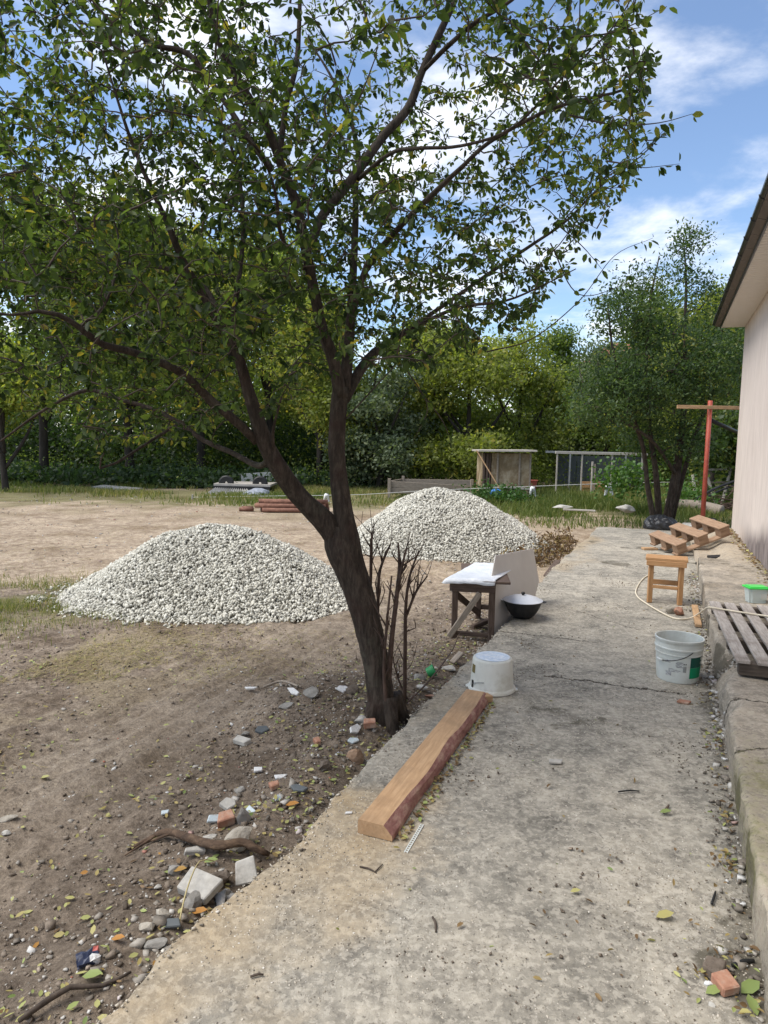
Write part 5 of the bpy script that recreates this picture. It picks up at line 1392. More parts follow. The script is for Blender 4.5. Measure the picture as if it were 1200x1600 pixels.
# ================================================================== FAR THINGS IN THE YARD
M_HUTPLY = mat('stained_plywood', [(.25, (.115, .078, .042)), (.5, (.225, .165, .095)), (.72, (.36, .285, .185))], 3.2, 10, .9, (1, 1, .5), .3, .006, 20, dirt=((.50, .43, .32), .10), dirt_scale=2.6)
M_PALETRIM = mat('pale_trim', [(.3, (.34, .31, .27)), (.7, (.50, .46, .41))], 5, 6, .8, bstr=.2)
M_BLUETARP = mat('blue_tarp', [(.3, (.04, .18, .52)), (.7, (.08, .28, .68))], 6, 4, .45, bstr=.3)
M_REDTUB = mat('faded_red_tub', [(.3, (.36, .085, .07)), (.7, (.48, .14, .11))], 5, 4, .6)
M_GREYSHEET = mat('grey_fence_sheet', [(.3, (.075, .085, .088)), (.7, (.125, .135, .14))], 2, 6, .6, (1, 1, 1), .1)
M_RAG = mat('white_rag', [(.3, (.62, .62, .62)), (.7, (.80, .80, .80))], 9, 5, .9, bstr=.3)
M_SLATE = mat('grey_corrugated', [(.28, (.20, .195, .185)), (.5, (.30, .295, .28)), (.75, (.40, .39, .375))], 5, 8, .9, bstr=.3)
M_PINK = mat('pink_house_wall', [(.3, (.58, .42, .39)), (.7, (.68, .51, .47))], 2, 5, .9)
M_GLASS = mat('dark_window', [(.3, (.03, .035, .045)), (.7, (.07, .08, .095))], 2, 3, .15, bstr=0, spec=.6)
M_REDROOF = mat('red_roof', [(.3, (.30, .10, .075)), (.7, (.42, .16, .12))], 4, 5, .8)
M_STRING = mat('white_cord', [(.4, (.55, .54, .50)), (.6, (.68, .67, .63))], 8, 3, .8, bstr=0)

# ---- weathered hut
y0 = 19.6
q = D(752, 784, y0); zb = float(ground_z(q.x + .7, y0)) 
xL, xR = q.x, D(828, 784, y0).x
hutz = D(790, 706, y0).z
hut = thing('wooden_hut', ((xL + xR) / 2, y0 + .6, zb), 'small weathered plywood hut with a flat grey roof behind the far gravel pile', 'hut')
dpt = 1.15
def hb(name, x0, y_0, z0, x1, y1, z1, m):
    me = box_mesh(name, x1 - x0, y1 - y_0, z1 - z0, m, .006)
    return link(name, me, hut, Matrix.Translation(((x0 + x1) / 2, (y_0 + y1) / 2, (z0 + z1) / 2)))
hb('front_panel', xL + .26, y0 - .012, zb + .42, xR - .05, y0 + .012, hutz - .04, M_HUTPLY)
hb('lower_panel', xL + .30, y0 + .02, zb, xR - .05, y0 + .04, zb + .40, M_HUTPLY)
hb('side_panel', xR - .03, y0, zb, xR, y0 + dpt, hutz - .04, M_HUTPLY)
hb('side_panel', xL, y0 + .06, zb + .1, xL + .03, y0 + dpt, hutz - .04, M_HUTPLY)
hb('back_panel', xL, y0 + dpt, zb, xR, y0 + dpt + .03, hutz - .04, M_HUTPLY)
for k, dx in enumerate((.02, .11, .20)): hb('board', xL + dx, y0 + .02, zb + .30, xL + dx + (.06, .07, .04)[k], y0 + .045, hutz - .05, M_DARKWOOD)
for x_ in (xR - .06, xL + .40, xR - .36): hb('post', x_, y0 - .05, zb - .1, x_ + .05, y0 - .013, hutz - .02, M_GREYWOOD)
beam('rail', hut, (xL + .32, y0 - .07, zb + .47), (xR - .02, y0 - .07, zb + .40), .03, .06, M_PALETRIM)
ro = beam('roof', hut, (xL - .15, y0 + dpt / 2 - .05, hutz + .02), (xR + .10, y0 + dpt / 2 - .05, hutz + .04), dpt + .4, .05, M_PALETRIM)
tag(beam('leaning_pole', None, (xL - .20, y0 - .16, hutz + .03), (xL + .62, y0 - .55, zb + .12), .03, .03, M_PINE), 'thin pale pole leaning across the left front of the weathered hut', 'pole')
bt = D(775, 770, y0 - .6)
bm = bmesh.new(); bmesh.ops.create_icosphere(bm, subdivisions=3, radius=1)
for v in bm.verts:
    v.co *= 1 + .35 * (fbm(v.co.x * 2, v.co.y * 2 + v.co.z, 1, 3, 720) - .5); v.co = Vector((v.co.x * .18, v.co.y * .12, v.co.z * .11))
tag(link('tarp_bundle', bm_mesh(bm, 'tarp_bundle', M_BLUETARP, False), None, Matrix.Translation((bt.x, bt.y, bt.z))), 'small crumpled blue tarp in the weeds before the weathered hut', 'tarp')
cr = thing('weed_crate', (bt.x - .02, bt.y + .06, bt.z - .2), 'low wooden crate holding up the blue tarp among weeds', 'crate')
for k in range(3):
    beam('slat', cr, (bt.x - .3, bt.y - .02, bt.z - .27 + .07 * k), (bt.x + .3, bt.y - .02, bt.z - .27 + .07 * k), .02, .05, M_GREYWOOD)
    beam('slat', cr, (bt.x - .3, bt.y + .2, bt.z - .27 + .07 * k), (bt.x + .3, bt.y + .2, bt.z - .27 + .07 * k), .02, .05, M_GREYWOOD)
for sx in (-.3, .3): beam('slat', cr, (bt.x + sx, bt.y - .02, bt.z - .17), (bt.x + sx, bt.y + .2, bt.z - .17), .02, .16, M_GREYWOOD)

# ---- post frame (an old arbour)
y1 = 22.0
fr = thing('post_frame', D(915, 765, y1), 'open frame of thin pale posts and a top beam beyond the tall grass', 'frame')
gz = float(ground_z(D(915, 765, y1).x, y1))
for px in (871, 910, 957, 1004):
    t_ = D(px, 709, y1); beam('post', fr, (t_.x, y1, gz - .1), (t_.x, y1, t_.z), .045, .045, M_PALETRIM, up=(1, 0, 0))
    b_ = D(px, 706, y1 + 1.8)
    if px in (910, 1004): beam('post', fr, (t_.x + .1, y1 + 1.8, gz - .1), (t_.x + .1, y1 + 1.8, t_.z), .05, .05, M_GALV, up=(1, 0, 0))
beam('top_beam', fr, D(868, 707, y1), D(1012, 710, y1), .09, .08, M_PALETRIM)
beam('top_beam', fr, D(868, 707, y1) + Vector((.1, 1.8, 0)), D(1012, 710, y1) + Vector((.1, 1.8, 0)), .07, .07, M_GALV)
t_ = D(926, 764, y1 - .4)
stk = thing('stake', (t_.x, y1 - .4, gz), 'short pale double stake in front of the post frame', 'stake')
beam('stake_half', stk, (t_.x - .04, y1 - .4, gz - .1), (t_.x - .04, y1 - .4, t_.z + .85), .06, .05, M_PALETRIM, up=(1, 0, 0))
beam('stake_half', stk, (t_.x + .04, y1 - .42, gz - .1), (t_.x + .04, y1 - .42, t_.z + .78), .05, .04, M_GREYWOOD, up=(1, 0, 0))
gs_ = thing('sheet_fence', D(945, 735, 25.5), 'dark grey sheet fence behind the post frame', 'fence')
for k in range(9):
    a_ = D(902 + 16 * k, 0, 25.5).x; b_ = D(902 + 16 * k + 15.4, 0, 25.5).x
    beam('panel', gs_, (a_, 25.5 + .02 * (k % 2), .62), (b_, 25.5 + .02 * (k % 2), .62), .03, 1.12, M_GREYSHEET)
tu = D(822, 752, 22.6)
tubt = thing('red_tub', (tu.x, 22.6, gz), 'faded red tub standing in the tall grass between hut and post frame', 'tub')
lathe('body', tubt, [(.002, .02), (.30, .02), (.36, .46), (.39, .48), (.39, .50), (.35, .49), (.29, .05)], M_REDTUB, (tu.x, 22.6, gz), 24)
tu = D(930, 757, 23)
bx = thing('orange_planks', (tu.x, 23, gz), 'little stack of orange-brown planks behind the short stake', 'planks')
for k in range(4): beam('plank', bx, (tu.x - .45, 23 + .03 * (k % 2), gz + .08 + .11 * k), (tu.x + .42, 23 + .03 * (k % 2), gz + .08 + .11 * k), .12, .09, M_STOOL)

# ---- cord strung between stakes, rags on it
cp = [D(300, 777, 19.0), D(430, 775, 19.0), D(560, 773, 19.0), D(640, 768, 19.0), D(750, 763, 18.8), D(830, 760, 18.6), D(905, 757, 18.6), D(1010, 754, 18.8), D(1100, 753, 19.5)]
tag(tube('cord', None, cp, .007, M_STRING, 5, .5), 'pale cord strung low across the far side of the yard', 'cord')
def rag(px, py, w, h, y, lab):
    root = thing('rag', D(px, py, y), lab, 'rag')
    for k, sx in enumerate((-1, 1)):
        n_ = 8; V = []
        for i_ in range(n_):
            t = i_ / (n_ - 1)
            c_ = D(px + sx * w * (.15 + .45 * t), py + h * t, y - .02 - .03 * math.sin(t * 5 + k))
            wd = w / 1080 * y * (.30 - .10 * t)
            for e in (-1, 0, 1): V.append((c_.x + e * wd, c_.y - .03 * (e == 0), c_.z + .01 * e))
        F = np.array([[3 * i_ + e, 3 * i_ + e + 1, 3 * i_ + e + 4, 3 * i_ + e + 3] for i_ in range(n_ - 1) for e in (0, 1)])
        o = link('tail', mesh('tail', V, [F], M_RAG, True), root)
        md = o.modifiers.new('thick', 'SOLIDIFY'); md.thickness = .012
    lump('knot', D(px, py + 1, y - .02), .09, M_RAG, 3, (1, .7, .8), 2, .3, root)
rag(951, 757, 9, 17, 18.6, 'white rag tied to the cord before the post frame')
rag(832, 761, 7, 16, 18.6, 'white rag tied to the cord beside the right edge of the hut')
rag(510, 772, 6, 12, 18.9, 'white rag tied to the cord behind the dark forked trunk')
for px, py, lab in [(211, 788, 'short pale stake in weeds at the left of the field'), (300, 785, 'short stake holding the left end of the pale cord')]:
    s_ = D(px, py, 18.9)
    tag(beam('stake', None, (s_.x, s_.y, float(ground_z(s_.x, s_.y)) - .05), (s_.x + .02, s_.y, s_.z + .22), .05, .04, M_PALETRIM, up=(1, 0, 0)), lab, 'stake')

# ---- low wooden bed behind the far pile
bd = thing('raised_bed', D(690, 765, 20.5), 'low grey wooden raised bed behind the conical stone pile', 'raised bed')
for k in range(2):
    zz = .13 + .19 * k
    beam('board', bd, D(622, 0, 20.3) * 1 - Vector((0, 0, D(622, 0, 20.3).z - zz - .02)), D(760, 0, 20.6) - Vector((0, 0, D(760, 0, 20.6).z - zz + .10 * k)), .05, .17, M_GREYWOOD)
    beam('board', bd, D(622, 0, 20.3) - Vector((0, 0, D(622, 0, 20.3).z - zz - .02)), D(642, 0, 22) - Vector((0, 0, D(642, 0, 22).z - zz)), .05, .17, M_GREYWOOD)
    beam('board', bd, D(642, 0, 22) - Vector((0, 0, D(642, 0, 22).z - zz)), D(760, 0, 22) - Vector((0, 0, D(760, 0, 22).z - zz)), .05, .17, M_GREYWOOD)
for px, yy in ((622, 20.25), (645, 22), (760, 20.6)):
    c_ = D(px, 0, yy); beam('corner_post', bd, (c_.x, yy, -.1), (c_.x, yy, .50), .09, .09, M_GREYWOOD, up=(1, 0, 0))

# ---- left: corrugated sheet, tarp, flat trailer, grey panel
zc = float(ground_z(-4.6, 20.6))
cs = thing('corrugated_sheet', (-4.7, 20.8, zc), 'grey corrugated roofing sheet lying aslant in the grass by the wood', 'roofing sheet')
c0, c1, c2, c3 = D(312, 779, 20.2), D(396, 779, 20.2), D(385, 764, 21.8), D(338, 762, 21.8)
V = []; nU, nV = 61, 6
for i_ in range(nU):
    for j in range(nV):
        a_, b_ = i_ / (nU - 1), j / (nV - 1)
        p_ = (c0 * (1 - a_) + c1 * a_) * (1 - b_) + (c3 * (1 - a_) + c2 * a_) * b_
        V.append((p_.x, p_.y, p_.z + .03 * math.cos(a_ * 2 * math.pi * 15)))
ii = np.arange(nU - 1)[:, None] * nV + np.arange(nV - 1)[None, :]
o = link('sheet', mesh('sheet', V, [np.stack([ii, ii + nV, ii + nV + 1, ii + 1], -1).reshape(-1, 4)], M_SLATE, True), cs)
md = o.modifiers.new('thick', 'SOLIDIFY'); md.thickness = .012
for px in (330, 375): beam('support', cs, D(px, 779, 21.6) - Vector((0, 0, .3)), D(px, 766, 21.7), .08, .08, M_DARKWOOD, up=(1, 0, 0))
t_ = D(400, 773, 20.4)
bm = bmesh.new(); bmesh.ops.create_icosphere(bm, subdivisions=4, radius=1)
for v in bm.verts:
    f_ = 1 + .5 * (fbm(v.co.x * 2 + 3, v.co.y * 2 + v.co.z * 2, 1, 4, 731) - .5); v.co = Vector((v.co.x * .42 * f_, v.co.y * .4 * f_, max(v.co.z, -.3) * .18 * f_ * (1 + .5 * v.co.x)))
M_GREYTARP = mat('grey_blue_tarp', [(.3, (.20, .22, .26)), (.7, (.34, .36, .40))], 5, 5, .5, bstr=.4)
tag(link('grey_tarp', bm_mesh(bm, 'grey_tarp', M_GREYTARP, False), None, Matrix.Translation((t_.x, t_.y, t_.z))), 'grey-blue crumpled tarp beside the corrugated sheet', 'tarp')
tr = thing('flat_trailer', D(385, 768, 22.5), 'dark low flat-topped cart in the shade behind the corrugated sheet', 'cart')
a_, b_ = D(342, 755, 22.5), D(428, 757, 22.5)
beam('bed', tr, a_, b_, 1.4, .07, M_PALETRIM)
beam('side_rail', tr, a_ + Vector((0, -.72, -.10)), b_ + Vector((0, -.72, -.10)), .05, .13, M_IRON)
for fx in (.2, .8):
    c_ = a_ * (1 - fx) + b_ * fx
    wl_ = lathe('wheel', tr, [(.05, -.06), (.20, -.07), (.24, -.04), (.24, .04), (.20, .07), (.05, .06)], M_IRON, (c_.x, c_.y - .5, .18), 20, True, Matrix.Rotation(math.pi / 2, 4, 'X'))
gp = thing('grey_panel_stack', D(402, 750, 23.6), 'pale grey panel box standing behind the flat cart', 'panel')
a_, b_ = D(377, 747, 23.6), D(430, 744, 23.6)
beam('panel', gp, a_, b_, .05, .30, mat('pale_grey_panel', [(.3, (.28, .30, .29)), (.7, (.38, .40, .39))], 3, 5, .6))
for t in (.12, .9):
    c_ = a_ * (1 - t) + b_ * t; beam('leg', gp, (c_.x, c_.y + .04, -.05), (c_.x, c_.y + .04, c_.z + .13), .06, .04, M_IRON, up=(1, 0, 0))
a_ = D(215, 765, 21.8); b_ = D(152, 760, 21.8)
ds = thing('dark_slab_table', (a_.x - .6, 21.8, 0), 'dark low board table in the black hollow at the left', 'table')
beam('top', ds, b_, a_, .9, .05, M_SLATE)
for c_ in (a_, b_):
    beam('leg', ds, (c_.x * .98 + .0, 21.8, -.1), (c_.x * .98, 21.8, c_.z - .03), .08, .08, M_DARKWOOD, up=(1, 0, 0))

# ---- rusty pipes
pz = G(455, 800, -.05)
rp = thing('rusty_pipes', (pz.x, pz.y, -.05), 'stack of long rusty pipes lying in dry grass behind the broad stone pile', 'pipes')
rr_ = np.random.default_rng(9)
yb = pz.y; gzz = float(ground_z(pz.x, yb))
k = 0
for row, n_ in enumerate((4, 3, 2)):
    for j in range(n_):
        x0 = D(400 + rr_.uniform(-4, 12), 0, yb).x; x1 = D(517 + rr_.uniform(-6, 4), 0, yb).x
        yy = yb + .11 * j + .055 * row; zz = gzz + .055 + .092 * row
        tube('pipe', rp, [(x0, yy, zz), (x1, yy + .02, zz + .005)], .052, M_RUST, 10, curved=False)
sp2 = D(374, 801, 15.6); sp3 = D(396, 800, 15.6); gzz = float(ground_z(sp2.x, 15.6))
sr_ = thing('short_pipes', (sp2.x, 15.6, gzz), 'two short rusty pipe ends left of the pipe stack', 'pipes')
for k in range(2): tube('pipe', sr_, [(sp2.x + .04 * k, 15.6 + .1 * k, gzz + .045 + .02 * k), (sp3.x - .03 * k, 15.62 + .1 * k, gzz + .045 + .02 * k)], .045, M_RUST, 10, curved=False)

# ---- clutter beyond the house corner
y2 = 18.5
gz2 = float(ground_z(8, y2))
tre = thing('white_trestle', D(1110, 770, y2), 'whitewashed A-shaped trestle leaning behind the red post', 'trestle')
for a_, b_ in (((1103, 738), (1122, 800)), ((1143, 728), (1127, 790)), ((1082, 742), (1090, 792))):
    beam('leg', tre, D(a_[0], a_[1], y2), D(b_[0], b_[1], y2 - .2), .07, .05, M_PALETRIM, up=(1, 0, 0))
beam('rail', tre, D(1103, 734, y2 + .05), D(1150, 733, y2 + .05), .05, .06, M_PALETRIM)
beam('rail', tre, D(1105, 754, y2 + .05), D(1150, 753, y2 + .05), .05, .05, M_GREYWOOD)
bp = thing('black_pipes', D(1125, 765, 17.5), 'two black plastic pipes slanting up behind the red post', 'pipes')
tube('pipe', bp, [D(1085, 782, 17.2), D(1120, 762, 17.5), D(1165, 746, 17.8)], .035, M_BLACKPIPE, 8)
tube('pipe', bp, [D(1085, 788, 17.3), D(1122, 768, 17.6), D(1165, 752, 17.9)], .030, M_BLACKPIPE, 8)
lg = thing('fallen_log', D(1080, 795, 17), 'pale bare log lying in the weeds behind the multi-stemmed tree', 'log')
tube('log', lg, [(*D(1040, 789, 17.2),), (*D(1090, 792, 17.0),), (*D(1128, 800, 16.6),)], .16, M_GREYWOOD, 12)
br = thing('brush_heap', D(1138, 785, 17.5), 'dark heap of cut brush against the far corner of the house', 'brush heap')
mb = MB(); r = np.random.default_rng(61)
c_ = D(1138, 790, 17.6)
for k in range(90):
    p_ = np.array(c_) + r.normal(size=3) * np.array([.45, .4, .05]); p_[2] = gz2 + abs(r.normal(0, .22))
    dr = r.normal(size=3); dr[2] *= .35; dr /= np.linalg.norm(dr); ln = r.uniform(.3, .8)
    mb.tube(np.array([[*(p_ - dr * ln / 2), .014], [*p_, .010], [*(p_ + dr * ln / 2), .004]]), 4, True)
tag(link('branches', mb.mesh('branches', M_DEADTWIG), br), kind='stuff')
for k, (px, py, w, lab) in enumerate([(745, 799, 60, 'long pale broken plank in the grass beyond the slab end'), (640, 0, 0, '')][:1]):
    tag(beam('plank', None, D(880, 796, 15.3), D(930, 798, 15.2), .10, .03, M_PALETRIM, jit=.004), lab, 'plank')
tag(lump('stone', D(977, 799, 14.8), .42, M_CONCBIT, 71, (1.3, .7, .5), 2, .3), 'pale grey stone slab in the grass left of the multi-stemmed tree', 'stone')
tag(lump('stone', D(880, 793, 16.0), .36, M_CONCBIT, 72, (1.6, .7, .3), 2, .3), 'flat whitish stone in the grass before the red tub', 'stone')

# ---- house far behind the trees
hs = thing('pink_house', (15, 42, 0), 'pale pink house with a red roof glimpsed through the multi-stemmed tree', 'house')
def hx(name, x0, y_0, z0, x1, y1, z1, m, parent=None):
    return link(name, box_mesh(name, x1 - x0, y1 - y_0, z1 - z0, m, .01), parent or hs, Matrix.Translation(((x0 + x1) / 2, (y_0 + y1) / 2, (z0 + z1) / 2)))
wl0 = hx('wall', 11.5, 40, 0, 22, 48, 5.6, M_PINK)
Vr = [(11, 39.5, 5.55), (22.5, 39.5, 5.55), (22.5, 48.5, 5.55), (11, 48.5, 5.55), (14, 44, 8.0), (19.5, 44, 8.0)]
link('roof', mesh('roof', Vr, [np.array([[0, 1, 5, 4], [2, 3, 4, 5]]), np.array([[1, 2, 5], [3, 0, 4]])], M_REDROOF), hs)
for zz in (1.0, 3.6):
    for xx in (12.6, 15.2, 17.8, 20.2):
        f_ = hx('window', xx - .55, 39.95, zz, xx + .55, 40.02, zz + 1.4, M_WHITEPL)
        hx('pane', xx - .46, 39.92, zz + .09, xx - .04, 39.955, zz + 1.31, M_GLASS, f_)
        hx('pane', xx + .04, 39.92, zz + .09, xx + .46, 39.955, zz + 1.31, M_GLASS, f_)
# ================================================================== GRASS, WEEDS, LITTER, RUBBLE
M_GRASS = leafmat('grass_blade', [(0, (.075, .115, .03)), (.4, (.15, .19, .055)), (.7, (.27, .26, .10)), (1, (.46, .37, .20))], .45, (1.1, 1.15, .6), .2)
M_LITTER = leafmat('fallen_leaf', [(0, (.10, .062, .03)), (.2, (.20, .125, .06)), (.42, (.34, .27, .10)), (.62, (.42, .41, .16)), (.8, (.28, .33, .11)), (.92, (.16, .22, .07)), (1, (.42, .20, .05))], .2, (1, 1, .8), .25)
M_CHIP = tintmat('stone_chip', [(0, (.10, .085, .068)), (.35, (.22, .19, .155)), (.6, (.36, .33, .285)), (.85, (.52, .50, .46)), (.93, (.66, .66, .65)), (.96, (.33, .13, .085)), (1, (.38, .16, .10))], .9, 60, .25, .3, .002)
M_CLOD = tintmat('earth_clod', [(0, (.10, .080, .062)), (.5, (.20, .162, .127)), (1, (.34, .28, .222))], .97, 60, .35, .5, .003, .1)
r = np.random.default_rng(91)

def grass(name, label, x, y, h, tint, w=.007):
    n = len(x); z = ground_z(x, y) - .01
    a_ = r.uniform(0, 6.283, n); ln = r.normal(0, .38, (n, 2))
    b = np.stack([x, y, z], -1); sx = np.stack([np.cos(a_), np.sin(a_), 0 * a_], -1) * w
    mid = b + np.stack([ln[:, 0] * h * .35, ln[:, 1] * h * .35, h * .6], -1)
    tip = b + np.stack([ln[:, 0] * h, ln[:, 1] * h, h * (1 - .25 * np.abs(ln[:, 0]))], -1)
    V = np.stack([b - sx, b + sx, mid + sx * .7, mid - sx * .7, tip], 1).reshape(-1, 3)
    i = np.arange(n)[:, None] * 5
    return tag(link(name, mesh(name, V, [i + np.array([[0, 1, 2, 3]]), i + np.array([[3, 2, 4]])], M_GRASS, False, dict(tint=np.repeat(tint, 5)))), label, 'grass', kind='stuff')
def clump(x, y, sc, lo, hi, seed):
    v = fbm(x, y, sc, 4, seed); return np.clip((v - lo) / (hi - lo), 0, 1)
# tall grass beyond the slab
n = 52000
x = r.uniform(2.2, 11.5, n); y = r.uniform(13.6, 24, n)
k = clump(x, y, .55, .30, .58, 801) * sstep(2.4, 3.4, x + (y - 15) * .05) * (.25 + .75 * sstep(15.2, 16.6, y + (fbm(x, y, .6, 3, 806) - .5) * 2))
sl_, pp_ = sp(x, y)
k = k * ~((sl_ < SLAB_END + .12) & (pp_ > -1.35) & (pp_ < 8.5))
kk = r.random(n) < k; x, y = x[kk], y[kk]
grass('grass', 'tall green and straw-coloured grass beyond the far end of the slab', x, y, r.uniform(.10, .30, len(x)) * (.5 + 1.1 * fbm(x, y, .7, 3, 802)) * (.6 + .7 * sstep(15.5, 18, y)), np.clip(.22 + .8 * (fbm(x, y, .5, 3, 803) - .35) + r.normal(0, .18, len(x)), 0, 1), .010)
# grass along the foot of the wood
n = 60000
x = r.uniform(-17, 4, n); y = r.uniform(16.8, 25, n)
k = clump(x, y, .5, .36, .60, 804) * sstep(16.6, 19.5, y + (fbm(x, y, .5, 3, 807) - .5) * 2.5)
kk = r.random(n) < k; x, y = x[kk], y[kk]
grass('grass', 'patchy green and dry grass along the foot of the wood', x, y, r.uniform(.07, .24, len(x)) * (.5 + .9 * fbm(x, y, .7, 3, 805)), np.clip(.30 + .9 * (fbm(x, y, .4, 3, 808) - .35) + r.normal(0, .18, len(x)), 0, 1), .011)
# short grass at the left of the broad pile, straw on the soil
c = G(-10, 940, -.18)
n = 16000
x = c.x + r.normal(0, 1.0, n); y = c.y + r.normal(0, .62, n)
kk = r.random(n) < clump(x, y, 1.6, .36, .6, 809); x, y = x[kk], y[kk]
pA = ((x - (gA.x - .19)) / 1.6) ** 2 + ((y - (gA.y + 1.05)) / 1.25) ** 2 > 1
x, y = x[pA], y[pA]
grass('grass', 'short thin grass patch left of the broad stone pile', x, y, r.uniform(.03, .10, len(x)), np.clip(.55 + r.normal(0, .25, len(x)), 0, 1), .003)
def straw(name, label, x, y, tint):
    n = len(x); a_ = r.uniform(0, 3.14, n); L_ = r.uniform(.03, .12, n); z = ground_z(x, y)
    d = np.stack([np.cos(a_), np.sin(a_), r.normal(0, .15, n)], -1) * L_[:, None] * .5; s = np.stack([-np.sin(a_), np.cos(a_), 0 * a_], -1) * .0018
    b = np.stack([x, y, z + .010], -1)
    V = np.stack([b - d - s, b - d + s, b + d + s, b + d - s], 1).reshape(-1, 3)
    return tag(link(name, mesh(name, V, [np.arange(n * 4).reshape(n, 4)], M_GRASS, False, dict(tint=np.repeat(tint, 4)))), label, 'straw', kind='stuff')
x = np.concatenate([r.normal(G(90, 1030, -.18).x, .8, 4500), r.uniform(-6, 2.5, 6000)]); y = np.concatenate([r.normal(G(90, 1030, -.18).y, .7, 4500), r.uniform(5, 13, 6000)])
kk = (fbm(x, y, 1.3, 3, 811) > .47) & (sp(x, y)[1] < -1.45); x, y = x[kk], y[kk]
straw('straw', 'dry straw stalks scattered over the bare soil', x, y, np.clip(r.normal(.88, .12, len(x)), 0, 1))

# ---- clods, chips and fallen leaves on the soil
def ground_pts(n, fx, fy, wfun):
    x, y = fx(n), fy(n); s_, p_ = sp(x, y)
    ok = (p_ < slab_left(s_) - .02) & (r.random(n) < wfun(x, y, s_, p_))
    return x[ok], y[ok]
U = lambda a_, b_: (lambda n: r.uniform(a_, b_, n))
w_edge = lambda x, y, s_, p_: np.clip(np.exp(-((p_ + 1.75) / .55) ** 2) * (.35 + 1.1 * (fbm(x, y, 1.8, 3, 821) - .2)) + .16, 0, 1) * (1 - .75 * np.exp(-(track_dist(x, y) / .5) ** 2))
x, y = ground_pts(40000, U(-3.6, 2), U(1.2, 7.5), w_edge)
S_ = r.gamma(1.4, .0062, len(x)) + .0035; S_ = np.minimum(S_, .045)
V, F, t = stones(np.stack([x, y, ground_z(x, y) + S_ * .12], -1), S_, np.clip(r.normal(.45, .25, len(x)), 0, 1), .7, r, True, .3)
tag(link('earth_clods', mesh('earth_clods', V, [F], M_CLOD, False, dict(tint=t))), 'crumbled clods of dark earth on the bare soil', 'earth', kind='stuff')
w_chip = lambda x, y, s_, p_: np.clip(.10 * sstep(6, 3, y) + np.exp(-((p_ + 1.65) / .38) ** 2) * (.9 * fbm(x, y, 2.2, 3, 822) + .15) + .9 * np.exp(-(((x + .45) ** 2 + ((y - 4.15) * .8) ** 2) / .55)) * fbm(x, y, 2.5, 3, 823) + .05, 0, 1)
x, y = ground_pts(52000, U(-3.8, 2.2), U(1.2, 8), w_chip)
S_ = np.minimum(r.gamma(1.2, .0056, len(x)) + .0025, .04)
V, F, t = stones(np.stack([x, y, ground_z(x, y) + S_ * .15], -1), S_, np.clip(r.beta(1.7, 1.6, len(x)), 0, 1), .45, r, True, .3)
tag(link('rubble', mesh('rubble', V, [F], M_CHIP, False, dict(tint=t))), 'small stone and plaster chips strewn along the edge of the slab', 'rubble', kind='stuff')
s_ = r.uniform(1.4, 6.2, 900); p_ = slab_left(s_) - np.abs(r.normal(.10, .12, 900)) - .03
x = AX[0] * s_ + AP[0] * p_; y = AX[1] * s_ + AP[1] * p_
kk = r.random(900) < np.clip((fbm(x, y, 2.3, 3, 826) - .38) * 4, .05, 1); x, y = x[kk], y[kk]
S_ = np.minimum(r.gamma(2.0, .009, len(x)) + .008, .065)
V, F, t = stones(np.stack([x, y, ground_z(x, y) + S_ * .10], -1), S_, np.clip(r.beta(1.7, 1.7, len(x)), 0, .94), .55, r, True, .3)
tag(link('edge_stones', mesh('edge_stones', V, [F], M_CHIP, False, dict(tint=t))), 'half-sunk stones and mortar bits heaped along the slab edge', 'rubble', kind='stuff')
# farther field: sparse pale chips
x, y = ground_pts(9500, U(-11, 3), U(7, 19), lambda x, y, s_, p_: .3 + .7 * (fbm(x, y, .8, 3, 824) > .52))
S_ = np.minimum(r.gamma(1.3, .009, len(x)) + .006, .09)
V, F, t = stones(np.stack([x, y, ground_z(x, y) + S_ * .12], -1), S_, np.clip(r.beta(1.6, 1.3, len(x)), 0, 1), .4, r, True)
tag(link('field_stones', mesh('field_stones', V, [F], M_CHIP, False, dict(tint=t))), 'sparse stones and clods over the far bare field', 'stones', kind='stuff')
def flat_leaves(name, label, x, y, z, L0, L1, tint, tilt=.35):
    n = len(x); a_ = r.uniform(0, 6.283, n)
    d = np.stack([np.cos(a_), np.sin(a_), r.normal(0, tilt * .5, n)], -1); nn = np.stack([r.normal(0, tilt, n), r.normal(0, tilt, n), np.ones(n)], -1)
    V, F, t = leaves(np.stack([x, y, z], -1), d, nn, r.uniform(L0, L1, n), r.uniform(.38, .62, n), tint, r.choice([.1, .35]), -.10)
    return tag(link(name, mesh(name, V, [F], M_LITTER, False, dict(tint=t))), label, 'leaves', kind='stuff')
w_leaf = lambda x, y, s_, p_: np.clip(.10 + 1.6 * np.clip(fbm(x, y, 2.0, 4, 831) - .50, 0, 1) + .55 * np.exp(-((p_ + 1.5) / .22) ** 2), 0, 1) * sstep(7.5, 4.5, y) * (1 - .7 * np.exp(-(track_dist(x, y) / .45) ** 2))
x, y = ground_pts(19000, U(-3.2, 1.6), U(1.1, 7.5), w_leaf)
t = np.where(r.random(len(x)) < .68, r.uniform(.38, .82, len(x)), r.uniform(0, 1, len(x)))
flat_leaves('fallen_leaves', 'fallen yellow, green and brown leaves on the bare soil', x, y, ground_z(x, y) + .010, .013, .038, t)
